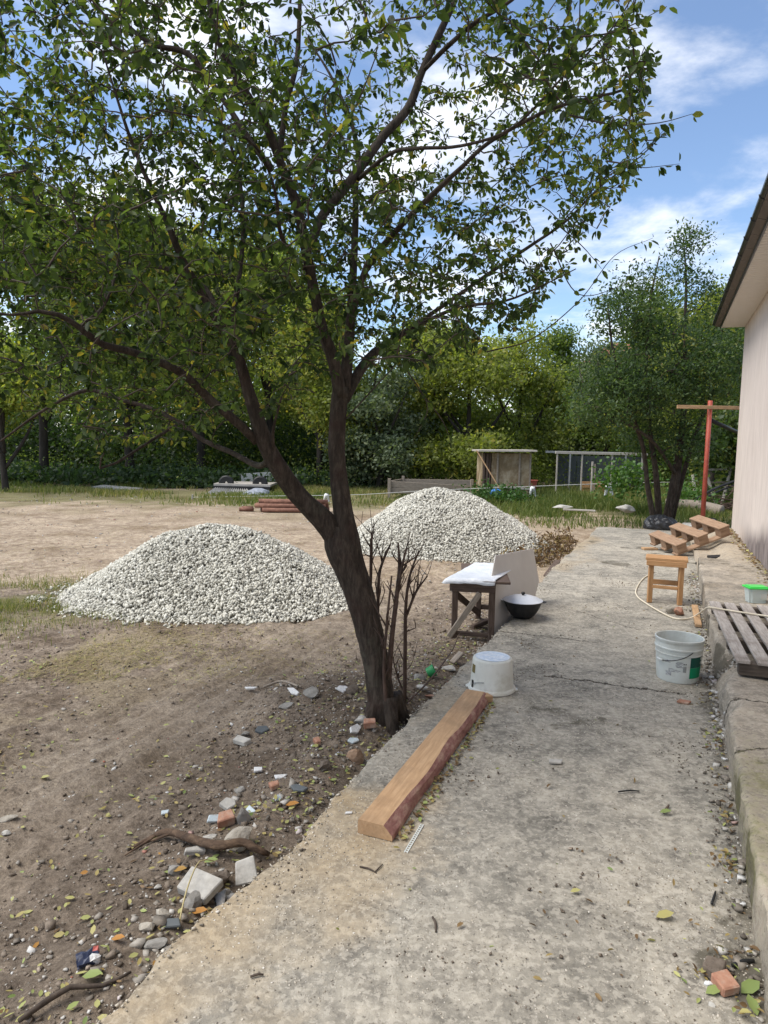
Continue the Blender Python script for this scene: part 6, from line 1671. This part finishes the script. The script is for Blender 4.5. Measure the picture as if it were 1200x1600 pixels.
# leaves, bits and dirt on the slab
def slab_z(s_, p_): return .004 + 0 * s_
s_ = np.concatenate([r.uniform(1.5, 8, 90), r.uniform(1.5, 9.3, 260), r.normal(2.1, .14, 60), r.normal(2.75, .05, 34), r.normal(3.12, .06, 30), r.normal(3.95, .09, 44), r.uniform(2.4, 3.95, 300), r.normal(2.3, .25, 26)])
p_ = np.concatenate([r.uniform(-1.1, .3, 90), ledge_edge(s_[90:350]) - np.abs(r.normal(.012, .05, 260)) - .02, .27 - np.abs(r.normal(0, .07, 60)), .31 - np.abs(r.normal(0, .035, 34)), .33 - np.abs(r.normal(0, .03, 30)), .35 - np.abs(r.normal(0, .03, 44)), -.895 + np.abs(r.normal(0, .018, 300)), r.normal(-.1, .22, 26)])
x = AX[0] * s_ + AP[0] * p_; y = AX[1] * s_ + AP[1] * p_
big = np.r_[np.zeros(90), np.zeros(len(s_) - 90)]
flat_leaves('slab_leaves', 'small dry leaves and leaf bits on the concrete slab and along its ledge', x, y, .008 + r.uniform(0, .018, len(x)) * (np.abs(p_ - .3) < .12), .010, .032, np.where(r.random(len(x)) < .62, r.uniform(0, .35, len(x)), r.uniform(.3, .95, len(x))), .5)
n = 45000
s_ = r.uniform(1.3, 9.5, n); p_ = r.uniform(-1.25, .42, n)
x = AX[0] * s_ + AP[0] * p_; y = AX[1] * s_ + AP[1] * p_
cl_ = fbm(x, y, 2.6, 5, 841)
wt = np.clip((cl_ - .56) * 5, 0, 1) * .6 + .006 + .55 * np.exp(-((p_ - ledge_edge(s_) + .03) / .05) ** 2) + .25 * np.exp(-(((s_ - 2.3) / .3) ** 2 + ((p_ + .08) / .2) ** 2))
# dirt gathered in the cracks of the slab
for (xa, ya), (xb, yb_) in [((858, 1058), (1066, 1084)), ((815, 985), (935, 1000)), ((1000, 975), (800, 962)), ((905, 1385), (1010, 1300)), ((1040, 1180), (880, 1150))]:
    ga, gb_ = G(xa, ya), G(xb, yb_); dv = (gb_ - ga); ln = dv.length; dv /= ln
    u_ = (x - ga.x) * dv.x + (y - ga.y) * dv.y; w_ = -(x - ga.x) * dv.y + (y - ga.y) * dv.x + .05 * (fbm(u_, u_ * 0, 5, 4, 842) - .5)
    wt = wt + .9 * np.exp(-(w_ / .012) ** 2) * (u_ > 0) * (u_ < ln) * .5
kk = r.random(n) < wt; x, y, s_, p_ = x[kk], y[kk], s_[kk], p_[kk]
kk = (p_ > slab_left(s_) + .05) & (p_ < ledge_edge(s_) - .005); x, y = x[kk], y[kk]
S_ = np.minimum(r.gamma(1.1, .0034, len(x)) + .002, .018)
V, F, t = stones(np.stack([x, y, .003 + S_ * .1], -1), S_, np.clip(r.normal(.28, .25, len(x)), 0, 1), .5, r, True, .3)
tag(link('slab_crumbs', mesh('slab_crumbs', V, [F], M_CLOD, False, dict(tint=t))), 'crumbs of dark earth and grit on the concrete slab', 'grit', kind='stuff')
# grit and exposed aggregate in the worn top of the slab
n = 42000
s_ = 1.25 + 6.0 * r.random(n) ** 1.5; p_ = r.uniform(-1.33, .36, n)
x = AX[0] * s_ + AP[0] * p_; y = AX[1] * s_ + AP[1] * p_
kk = (p_ > slab_left(s_) + .02) & (r.random(n) < np.clip(.25 + 2.2 * (fbm(x, y, 1.9, 5, 851) - .42), .06, 1)); x, y = x[kk], y[kk]
zz = (fbm(x, y, .8, 4, 51) - .5) * .022 + (fbm(x, y, 9, 4, 52, .6) - .5) * .007
S_ = np.minimum(r.gamma(1.5, .0024, len(x)) + .002, .010)
M_GRIT = tintmat('slab_grit', [(0, (.15, .13, .105)), (.2, (.26, .23, .185)), (.6, (.44, .39, .315)), (.9, (.60, .545, .46)), (1, (.66, .63, .57))], .9, 80, .2, .2, .002, .15)
V, F, t = stones(np.stack([x, y, zz + S_ * .03], -1), S_, np.clip(r.beta(1.3, 1.2, len(x)), 0, 1), .35, r, True, .3)
tag(link('slab_grit', mesh('slab_grit', V, [F], M_GRIT, False, dict(tint=t))), 'grit and bared aggregate in the worn surface of the slab', 'grit', kind='stuff')
# crumbs broken from the slab's left edge
s_ = r.uniform(1.2, 9, 3600); dd = r.normal(-.012, .030, 3600); p_ = slab_left(s_) + dd
x = AX[0] * s_ + AP[0] * p_; y = AX[1] * s_ + AP[1] * p_
z = np.where(dd > .012, .002, np.where(dd > -.03, -.03 - .09 * r.random(3600), ground_z(x, y)))
S_ = np.minimum(r.gamma(1.3, .0042, len(x)) + .0025, .026)
V, F, t = stones(np.stack([x, y, z + S_ * .08], -1), S_, np.clip(r.beta(1.6, 1.4, len(x)), 0, 1), .5, r, True, .3)
tag(link('edge_crumbs', mesh('edge_crumbs', V, [F], M_GRIT, False, dict(tint=t))), 'crumbled concrete along the broken left edge of the slab', 'rubble', kind='stuff')
# crumbled concrete along the broken stretch of the ledge, pale chips below the far ledge
s_ = np.concatenate([r.normal(5.0, .32, 900), r.uniform(2, 9, 420), r.normal(8.3, .5, 150), r.normal(4.1, .2, 260)]); p_ = ledge_edge(s_) + np.concatenate([r.normal(.05, .05, 900), -np.abs(r.normal(0, .05, 420)), -np.abs(r.normal(.03, .06, 150)), r.normal(.02, .035, 260)])
d_ = p_ - ledge_edge(s_)
z = np.where(d_ > .02, np.clip(.20 * (d_ - .0) / .14, .02, .165), .006)
x = AX[0] * s_ + AP[0] * p_; y = AX[1] * s_ + AP[1] * p_
S_ = np.minimum(r.gamma(1.7, .009, len(x)) + .005, .05)
V, F, t = stones(np.stack([x, y, z], -1), S_, np.clip(r.beta(1.6, 1.8, len(x)), 0, .95), .6, r, True, .3)
tag(link('ledge_rubble', mesh('ledge_rubble', V, [F], M_CHIP, False, dict(tint=t))), 'crumbled concrete grit along the broken edge of the ledge', 'rubble', kind='stuff')
# fallen leaves at the house wall
s_ = r.uniform(5, 13, 600); p_ = WP - .01 - np.abs(r.normal(0, .06, 600)); x = AX[0] * s_ + AP[0] * p_; y = AX[1] * s_ + AP[1] * p_
flat_leaves('wall_leaves', 'dry brown leaves blown along the foot of the house wall', x, y, np.where(s_ < 9.4, LH + .012, .20), .025, .06, np.where(r.random(600) < .75, r.uniform(.02, .3, 600), r.uniform(.3, .6, 600)), .5)

# ---- dry weeds and scraps by the far gravel pile
wd = thing('dry_weeds', G(850, 868, -.14), 'heap of dry brown curled weeds at the right foot of the conical stone pile', 'weeds')
mb = MB(); P = []
for k in range(170):
    c_ = G(r.uniform(790, 905), r.uniform(845, 885), -.14); c_ = np.array(c_); c_[2] = float(ground_z(c_[0], c_[1]))
    if sp(c_[0], c_[1])[1] > -1.32: continue
    dr = r.normal(size=3) * .7; dr[2] = abs(dr[2]) + .35; dr /= np.linalg.norm(dr); ln = r.uniform(.12, .38)
    Q = smooth_path([(*c_, .005), (*(c_ + dr * ln * .5 + r.normal(0, .03, 3)), .004), (*(c_ + dr * ln + np.array([0, 0, -.04])), .002)], .05)
    mb.tube(Q, 4, True); P += [Q[i_, :3] + r.normal(0, .02, 3) for i_ in r.integers(0, len(Q), 16)]
tag(link('stalks', mb.mesh('stalks', M_DEADTWIG), wd), kind='stuff')
P = np.array(P); n = len(P)
V, F, t = leaves(P, r.normal(size=(n, 3)), r.normal(size=(n, 3)), r.uniform(.03, .075, n), r.uniform(.35, .6, n), r.uniform(.05, .36, n), .4, .4)
tag(link('dry_leaves', mesh('dry_leaves', V, [F], M_LITTER, False, dict(tint=t)), wd), kind='stuff')
gw = thing('green_weeds', D(778, 782, 19.0), 'low bright green weeds before the weathered hut', 'weeds')
P = np.vstack([np.array(D(px, 790, yy)) + r.normal(size=(420, 3)) * np.array([.28, .25, .16]) for px, yy in ((752, 19.0), (790, 18.6), (770, 18.9), (806, 18.4))]); P[:, 2] = np.abs(P[:, 2]) + .02
V, F, t = rhomb(P, r, r.uniform(.05, .11, len(P)), np.clip(r.normal(.2, .15, len(P)), 0, 1), .7)
M_WEED = leafmat('weed_leaf', [(0, (.035, .085, .02)), (.6, (.08, .17, .035)), (1, (.15, .22, .05))], .35)
tag(link('foliage', mesh('foliage', V, [F], M_WEED, False, dict(tint=t)), gw), kind='stuff')
gw = thing('green_bush', D(1085, 790, 18.0), 'low light-green bush between tree and red post', 'bush')
P = np.vstack([np.array(D(px, py, yy)) + r.normal(size=(600, 3)) * np.array([.30, .25, .22]) for px, py, yy in ((1085, 778, 18.0), (1072, 785, 17.4), (965, 752, 16.5), (985, 748, 16.6))]); P[:, 2] = np.abs(P[:, 2]) + .02
V, F, t = rhomb(P, r, r.uniform(.06, .12, len(P)), np.clip(r.normal(.55, .25, len(P)), 0, 1), .7)
tag(link('foliage', mesh('foliage', V, [F], M_WEED, False, dict(tint=t)), gw), kind='stuff')

# scrap planks between weeds and table
for k, (a_, b_, m, lab) in enumerate([((866, 900), (884, 876), M_DARKWOOD, 'brown broken plank by the slab edge, nearest the pale board'), ((872, 912), (893, 882), M_RAWEDGE, 'reddish broken plank by the slab edge beside the brown plank'), ((880, 895), (905, 868), M_PALETRIM, 'pale broken lath by the slab edge near the dry weeds')]):
    q0, q1 = G(a_[0] - 12, a_[1], -.08), G(b_[0] - 12, b_[1], -.06)
    tag(beam('plank', None, q0, q1, .08, .022, m, jit=.004), lab, 'plank')

# ---- single pieces of rubble
def gp_(px, py, dz=0):
    g = G(px, py, -.17)
    for _ in range(3): g = G(px, py, float(ground_z(g.x, g.y)))
    return g + Vector((0, 0, dz))
def piece(name, px, py, wpx, m, label, cat, kind='lump', scl=(1, .75, .55), seed=1, rot=0.0, tilt=(0, 0), onslab=False, thick=.3):
    g = G(px, py, 0) if onslab else gp_(px, py)
    size = wpx * (g - Vector(CAM)).length / FPX
    if kind == 'lump':
        o = lump(name, g, size, m, seed, scl, 2, .22, None, rot, .22, 1)
    else:
        r2 = random.Random(seed)
        n_ = r2.choice([4, 5, 5]) if kind == 'shard' else 4
        ol = []
        for k in range(n_):
            a_ = 2 * math.pi * (k + r2.uniform(-.22, .22)) / n_ + .7
            ol.append((math.cos(a_) * size * .62 * r2.uniform(.8, 1.1), math.sin(a_) * size * .62 * scl[1] * r2.uniform(.8, 1.1)))
        w = Matrix.Translation(g + Vector((0, 0, .004 + size * thick * .15))) @ Matrix.Rotation(rot, 4, 'Z') @ Matrix.Rotation(math.radians(tilt[0]), 4, 'X') @ Matrix.Rotation(math.radians(tilt[1]), 4, 'Y')
        o = prism(name, None, ol, max(.004, size * thick), m, w, min(.004, size * thick * .2))
    return tag(o, label, cat)
for a_ in [
    ('stone', 372, 1322, 54, M_ROCK, 'large pale rough stone behind the dark fallen branch', 'stone', 'lump', (1, .85, .85), 11, .3),
    ('brick', 353, 1290, 26, M_BRICK, 'brown brick piece standing left behind the large pale stone', 'brick', 'slab', (.9, .8, 1.1), 12, .6, (12, -8), False, .55),
    ('stone', 381, 1287, 30, M_GREYROCK, 'upright grey stone standing right behind the large pale stone', 'stone', 'lump', (.8, .7, 1.3), 13, .2),
    ('tile_shard', 335, 1284, 22, M_BLUETILE, 'blue-white tile shard left of the brown brick piece', 'tile shard', 'shard', (1, .7, 1), 14, .4, (25, 8), False, .2),
    ('tile_shard', 394, 1268, 19, M_BLUETILE, 'pale blue oval tile shard behind the upright grey stone', 'tile shard', 'shard', (1, .5, 1), 15, -.8, (35, 0), False, .2),
    ('stone', 356, 1262, 24, M_CONCBIT, 'light stone flake behind the brown brick piece', 'stone', 'shard', (1, .7, 1), 16, .3, (20, 5), False, .3),
    ('concrete_slab', 309, 1394, 62, M_CONCBIT, 'flat pale concrete fragment crossed by a dry stem', 'concrete fragment', 'slab', (1, .62, 1), 17, -.35, (18, 6), False, .22),
    ('concrete_chunk', 384, 1370, 42, M_CONCBIT, 'white wedge of concrete leaning on the slab edge below the branch', 'concrete fragment', 'slab', (1, .8, 1), 23, .5, (42, -12), False, .25),
    ('stone', 300, 1415, 40, M_GREYROCK, 'grey lump propping the flat pale concrete fragment', 'stone', 'lump', (1, .8, .7), 19, .9),
    ('earth_lump', 342, 1380, 38, M_DARKROCK, 'dark crumbly lump between the two pale concrete fragments', 'earth lump', 'lump', (1, .9, .7), 20, .1),
    ('stone', 350, 1400, 22, M_GREYROCK, 'small angular grey stone by the slab edge right of the flat fragment', 'stone', 'lump', (1, .8, .7), 21, .4),
    ('plaster_piece', 304, 1336, 28, M_CONCBIT, 'narrow white plaster piece left of the dark branch end', 'plaster piece', 'slab', (1, .5, 1), 24, .5, (15, 10), False, .3),
    ('stone', 330, 1308, 24, M_CONCBIT, 'elongated pale stone under the brown brick piece', 'stone', 'lump', (1.1, .6, .4), 25, .5),
    ('stone', 275, 1362, 24, M_GREYROCK, 'rounded grey-beige stone above the flat pale fragment', 'stone', 'lump', (1, .8, .7), 26, 1.1),
    ('stone', 230, 1452, 30, M_ROCK, 'pale beige stone near the lower slab edge', 'stone', 'lump', (1.1, .7, .5), 27, .3),
    ('slate_piece', 269, 1450, 22, M_GREYSHEET, 'blue-grey slate piece beside the pale beige stone', 'slate piece', 'shard', (1, .7, 1), 28, .2, (20, 0), False, .25),
    ('stone', 242, 1482, 40, M_GREYROCK, 'broad grey stone lowest along the slab edge', 'stone', 'lump', (1.1, .6, .45), 29, .6),
    ('stone', 254, 1432, 22, M_ROCK, 'small creamy stone among green leaves by the edge', 'stone', 'lump', (1, .8, .7), 30, .2),
    ('stone', 246, 1388, 14, M_CONCBIT, 'tiny pale stone alone left of the flat fragment', 'stone', 'lump', (1, .8, .6), 31, .2),
    ('stone', 488, 1088, 34, M_GREYROCK, 'grey triangular stone topping the rubble left of the trunk', 'stone', 'lump', (1, .8, .8), 32, .4),
    ('plaster_piece', 460, 1084, 22, M_TILE, 'white plaster shard leaning by the grey triangular stone', 'plaster piece', 'shard', (1, .4, 1), 33, -.8, (30, 10), False, .2),
    ('plaster_piece', 393, 1078, 20, M_TILE, 'thin white plaster strip alone at the left of the rubble', 'plaster piece', 'slab', (1, .3, 1), 34, .0, (5, 0), False, .15),
    ('plaster_piece', 534, 1080, 18, M_TILE, 'white plaster shard behind the trunk foot, highest of all', 'plaster piece', 'shard', (1, .7, 1), 35, .4, (30, 0), False, .25),
    ('stone', 550, 1084, 26, M_DARKROCK, 'dark stone between white shard and trunk', 'stone', 'lump', (1, .8, .8), 36, .4),
    ('tile_shard', 553, 1142, 20, M_TILE, 'sharp white tile shard close left of the trunk foot', 'tile shard', 'shard', (1, .6, 1), 37, .9, (40, 0), False, .2),
    ('tile_shard', 551, 1160, 16, M_BLUETILE, 'pale bluish tile shard below the sharp white shard', 'tile shard', 'shard', (1, .8, 1), 38, .2, (15, 0), False, .2),
    ('brick', 578, 1138, 20, M_BRICK, 'small brick bit touching the trunk foot', 'brick', 'slab', (1, .8, .8), 39, .2, (12, -8), False, .55),
    ('stone', 566, 1128, 30, M_CONCBIT, 'pale flat stone beside the brick bit at the trunk foot', 'stone', 'lump', (1, .7, .5), 40, .5),
    ('concrete_chunk', 449, 1106, 28, M_GREYROCK, 'flat grey-green stone in the middle of the rubble', 'stone', 'lump', (1.2, .8, .4), 41, .2),
    ('brick', 496, 1164, 15, M_BRICK, 'little orange brick bit in the rubble left of the trunk', 'brick', 'slab', (1, .8, .7), 42, .6, (12, -8), False, .55),
    ('stone', 378, 1163, 26, M_CONCBIT, 'pale angular stone at the left end of the rubble', 'stone', 'slab', (1, .6, 1), 43, -.3, (12, 0), False, .3),
    ('slate_piece', 408, 1144, 20, M_GREYSHEET, 'grey slate piece above the pale angular stone', 'slate piece', 'shard', (1, .7, 1), 44, .5, (20, 0), False, .25),
    ('stone', 382, 1148, 16, M_GREYROCK, 'small round grey stone left of the slate piece', 'stone', 'lump', (1, .8, .6), 45, .2),
    ('stone', 557, 1190, 32, M_BROWNPAL, 'brown rounded rock against the slab edge below the trunk', 'stone', 'lump', (1, .8, .8), 46, .2),
    ('stone', 508, 1198, 30, M_DARKROCK, 'dark earthy stone in the hollow by the slab edge', 'stone', 'lump', (1, .8, .7), 47, .8),
    ('tile_shard', 403, 1206, 16, M_TILE, 'rectangular white tile shard in the lower rubble', 'tile shard', 'slab', (1, .6, 1), 48, .1, (15, 0), False, .25),
    ('tile_shard', 438, 1217, 20, M_TILE, 'bright white curved shard right of the rectangular tile shard', 'tile shard', 'shard', (1, .4, 1), 49, .3, (20, 0), False, .2),
    ('tile_shard', 434, 1250, 14, M_BLUETILE, 'pale green-blue tile shard among dead leaves by the edge', 'tile shard', 'shard', (1, .6, 1), 50, 1.2, (30, 0), False, .2),
    ('brick', 428, 1233, 16, M_BRICK, 'reddish brick crumb right of the upright grey stone', 'brick', 'slab', (1, .8, .7), 51, .4, (12, -8), False, .55),
    ('slate_piece', 468, 1236, 22, M_GREYSHEET, 'dark bluish slate lying near the slab edge', 'slate piece', 'shard', (1, .6, 1), 52, -.3, (10, 0), False, .2),
    ('stone', 375, 1238, 18, M_GREYROCK, 'small brown-grey stone above the blue oval shard', 'stone', 'lump', (1, .8, .7), 53, .4),
    ('tile_shard', 258, 1272, 13, M_BLUETILE, 'bluish-white shard lying alone on the open soil', 'tile shard', 'shard', (1, .6, 1), 54, .4, (10, 0), False, .2),
    ('stone', 15, 1280, 22, M_ROCK, 'flat pale stone at the left border, uppermost of two', 'stone', 'lump', (1.2, .7, .4), 55, .5),
    ('stone', 10, 1303, 16, M_CONCBIT, 'small white stone at the left border, lower of two', 'stone', 'lump', (1, .7, .5), 56, .1),
    ('stone', 655, 1062, 26, M_GREYROCK, 'grey stone behind the suckers near the green cup', 'stone', 'lump', (1, .8, .8), 57, .4),
    ('plaster_piece', 657, 1075, 24, M_CONCBIT, 'curved whitish plaster lump below the green cup', 'plaster piece', 'lump', (1.1, .6, .5), 58, .2),
    ('plaster_piece', 700, 1046, 28, M_CONCBIT, 'whitish plaster heap left of the upturned pail', 'plaster piece', 'lump', (1.2, .8, .5), 59, .1),
    ('brick', 672, 1088, 18, M_BRICK, 'thin red brick flake below the green cup', 'brick', 'lump', (1.1, .7, .3), 60, .1),
]: piece(*a_)
sr_ = gp_(716, 1040)
tag(beam('wood_scrap', None, sr_ + Vector((-.05, .0, .02)), sr_ + Vector((.03, .05, .09)), .06, .02, M_GREYWOOD), 'grey wood scrap tilted in the rubble beside the upturned pail', 'wood scrap')
cu = gp_(668, 1058)
gc = thing('green_cup', cu, 'crushed green plastic cup in the rubble right of the suckers', 'cup')
lathe('shell', gc, [(.002, 0), (.032, 0), (.041, .055), (.043, .055), (.034, -.002), (.002, -.002)], mat('green_plastic', [(.3, (.02, .20, .06)), (.7, (.04, .30, .10))], 4, 3, .4), cu + Vector((0, 0, .03)), 18, True, Matrix.Rotation(1.1, 4, 'Y'))
# crushed packet
pk = gp_(138, 1505)
pkt = thing('crushed_packet', pk, 'crushed dark packet with white and red sides on the soil', 'packet')
bm = bmesh.new(); bmesh.ops.create_cube(bm, size=1); bmesh.ops.subdivide_edges(bm, edges=bm.edges[:], cuts=3, use_grid_fill=True)
rp_ = random.Random(4)
for v in bm.verts: v.co = Vector((v.co.x * .062, v.co.y * .040, v.co.z * .018)) + Vector((rp_.uniform(-1, 1), rp_.uniform(-1, 1), rp_.uniform(-1, 1))) * .0045
me = bm_mesh(bm, 'packet', mat('packet_navy', [(.4, (.015, .02, .045)), (.6, (.05, .06, .10))], 40, 3, .4, bstr=0)); me.materials.append(M_TILE); me.materials.append(M_REDTUB)
for i_, f in enumerate(me.polygons): f.material_index = 1 if f.center.x > .008 and f.center.y < .002 else 2 if f.center.x > .010 and f.center.y > .008 else 0
link('carton', me, pkt, Matrix.Translation(pk + Vector((0, 0, .018))) @ Matrix.Rotation(.5, 4, 'Z') @ Matrix.Rotation(.25, 4, 'X'))
# dark branch over the stones
bp_ = [(200, 1322, .00, .006), (232, 1312, .02, .012), (262, 1306, .035, .018), (300, 1322, .05, .022), (340, 1335, .055, .023), (380, 1332, .06, .021), (402, 1337, .045, .018), (420, 1336, .02, .012)]
P = smooth_path([(*gp_(a_, b_ + 6, c_), d_ * .78) for a_, b_, c_, d_ in bp_], .02)
mbb = MB().tube(P, 9, True, .22, 4)
for (i0, e) in ((6, (195, 1340, .01)), (10, (215, 1322, .0))):
    mbb.tube(smooth_path([(*P[i0][:3], .008), (*gp_(*e), .003)], .03), 5)
tag(link('fallen_branch', mbb.mesh('fallen_branch', M_BRANCH), None), 'dark gnarled fallen branch lying over the stones at the slab edge', 'branch')
tag(tube('dry_stem', None, [gp_(278, 1456, .01), gp_(292, 1420, .07), gp_(312, 1385, .10), gp_(334, 1374, .075)], (.003, .003, .0025, .002), mat('straw_stem', [(.3, (.33, .27, .13)), (.7, (.46, .39, .21))], 9, 4, .8), 6), 'dry straw-coloured stem arching over the flat concrete fragment', 'stem')
tag(tube('root', None, [gp_(30, 1600, .01), gp_(80, 1572, .025), gp_(110, 1557, .03), gp_(160, 1546, .012), gp_(205, 1528, .02)], (.007, .009, .008, .006, .004), M_TWIG, 6), 'thin dark root lying on the soil at the lower left', 'root')
# whitish broken stick lines in the rubble
tag(tube('stick', None, [gp_(412, 1078, .02), gp_(440, 1073, .04), gp_(470, 1078, .02)], (.009, .008, .006), M_GREYWOOD, 6), 'grey stick lying behind the white plaster shard', 'stick')
tag(tube('stick', None, [G(636, 1098, .0), G(672, 1062, .02), G(705, 1018, .0), G(718, 990, -.02)], (.006, .006, .005, .003), M_DEADTWIG, 6), 'thin dark stick leaning from the rubble towards the table leg', 'stick')
# on the slab
piece('brick', 1132, 1548, 31, M_BRICK, 'orange brick fragment among leaves at the ledge foot', 'brick', 'slab', (1, .85, .8), 61, .4, (6, -4), True, .42)
piece('brick', 1118, 1528, 32, M_DARKROCK, 'dark mossy brick fragment behind the orange brick fragment', 'brick', 'slab', (1, .8, .7), 62, .9, (6, -4), True, .42)
piece('pebble', 1107, 1541, 14, M_TILE, 'white pebble left of the orange brick fragment', 'pebble', 'lump', (1, .8, .8), 63, .4, (0, 0), True)
piece('pebble', 1111, 1571, 12, M_CONCBIT, 'grey pebble below the orange brick fragment', 'pebble', 'lump', (1, .9, .7), 64, .4, (0, 0), True)
piece('tile_chip', 869, 1193, 24, M_CONCBIT, 'pale grey tile chip lying alone on the middle of the slab', 'tile chip', 'slab', (1, .45, 1), 65, .1, (4, 2), True, .14)
piece('brick_flake', 1069, 1100, 17, M_BRICK, 'thin orange brick flake on the slab below the white bucket', 'brick flake', 'shard', (1, .5, 1), 66, -.3, (8, 0), True, .2)
piece('pebble', 545, 1273, 11, M_TILE, 'tiny white chip on the slab left of the near beam end', 'chip', 'shard', (1, .5, 1), 67, .2, (4, 0), True, .2)
piece('wood_chip', 1118, 1166, 14, M_PALETRIM, 'short pale wood chip below the leaf pile at the ledge', 'wood chip', 'slab', (1, .35, 1), 68, -.5, (4, 0), True, .2)
piece('wood_block', 755, 1098, 26, M_PINE, 'small pine block between beam end and upturned pail', 'wood block', 'slab', (1, .7, 1), 69, .3, (3, 2), True, .4)
for (a_, b_, r_, m, lab) in [
    ((966, 1237), (999, 1236), .0035, M_KNOB, 'thin black twig lying level on the slab right of the tile chip'),
    ((1145, 1509), (1178, 1501), .0075, M_KNOB, 'short black stick beside the ledge foot above the bricks'),
    ((1112, 1412), (1118, 1393), .0045, M_KNOB, 'short black twig on the slab near the mossy ledge'),
    ((676, 1433), (681, 1456), .004, M_TWIG, 'brown twig on the near slab left of the centre'),
    ((562, 1354), (588, 1364), .003, M_TWIG, 'thin curved twig on the sandy slab below the beam end'),
    ((586, 1362), (598, 1350), .0025, M_TWIG, 'little forked twig end on the slab below the beam'),
    ((391, 1526), (412, 1523), .0035, M_TWIG, 'dark short twig on the sandy near slab'),
    ((1037, 1270), (1045, 1258), .006, M_DARKWOOD, 'brown bark bit on the slab by a green leaf')]:
    p0, p1 = G(*a_, z=.006), G(*b_, z=.006)
    md_ = (p0 + p1) / 2 + Vector((.004, .004, .002))
    tag(tube('twig', None, [p0, md_, p1], (r_, r_, r_ * .7), m, 6, .01), lab, 'twig')
# pierced white strip
p0, p1 = G(634, 1332, .004), G(660, 1288, .006)
stp = thing('pierced_strip', (p0 + p1) / 2, 'narrow white pierced plastic strip on the sandy slab below the beam', 'strip')
dv = (p1 - p0).normalized(); sv = Vector((dv.y, -dv.x, 0))
for e in (-1, 1): beam('rail', stp, p0 + sv * e * .006, p1 + sv * e * .006, .003, .003, M_WHITEPL, bev=0)
ln = (p1 - p0).length
for k in range(15): 
    c_ = p0 + dv * ln * (k + .5) / 15; beam('bar', stp, c_ - sv * .005, c_ + sv * .005, .004, .0026, M_WHITEPL, bev=0)
# a few single large leaves
def big_leaf(px, py, wpx, t, lab, onslab=False, rot=0.0):
    g = G(px, py, .004) if onslab else gp_(px, py, .01)
    L_ = wpx * (g - Vector(CAM)).length / FPX
    V, F, tt_ = leaves(np.zeros((1, 3)), np.array([[math.cos(rot), math.sin(rot), .1]]), np.array([[.15, -.1, 1.0]]), np.array([L_]), np.array([.6]), np.array([t]), .2, -.12)
    tag(link('leaf', mesh('leaf', V, [F], M_LITTER, False, dict(tint=tt_)), None, Matrix.Translation(g + Vector((-L_ / 2 * math.cos(rot), -L_ / 2 * math.sin(rot), .004)))), lab, 'leaf')
for a_ in [(145, 1533, 26, .84, 'light green leaf on the soil below the crushed packet'), (185, 1474, 18, 1.0, 'orange leaf on the soil right above the crushed packet'), (312, 1432, 22, 1.0, 'rust-orange leaf by the slab edge below the flat fragment'), (457, 1263, 20, 1.0, 'orange-brown leaf in the hollow by the slab edge'),
           (281, 1366, 20, .98, 'rust leaf above the flat concrete fragment'), (330, 1352, 20, .86, 'green leaf beneath the dark branch'), (70, 1220, 14, .60, 'yellow leaf alone on the open soil'),
           (1172, 1548, 30, .88, 'green leaf between brick and ledge', True, .4), (1115, 1552, 22, .84, 'green leaf lying before the orange brick fragment', True, .2), (1175, 1575, 26, .86, 'green leaf lowest along the ledge foot', True, 1.5),
           (1039, 1434, 24, .52, 'pale buff leaf flat on the near slab', True, .1), (1040, 1271, 16, .86, 'small green leaf on the slab beside the bark bit', True, .0), (899, 1395, 14, .55, 'small yellow leaf in the dirt patch on the slab', True, .0)]:
    big_leaf(*a_)
print('objects', len(bpy.data.objects))
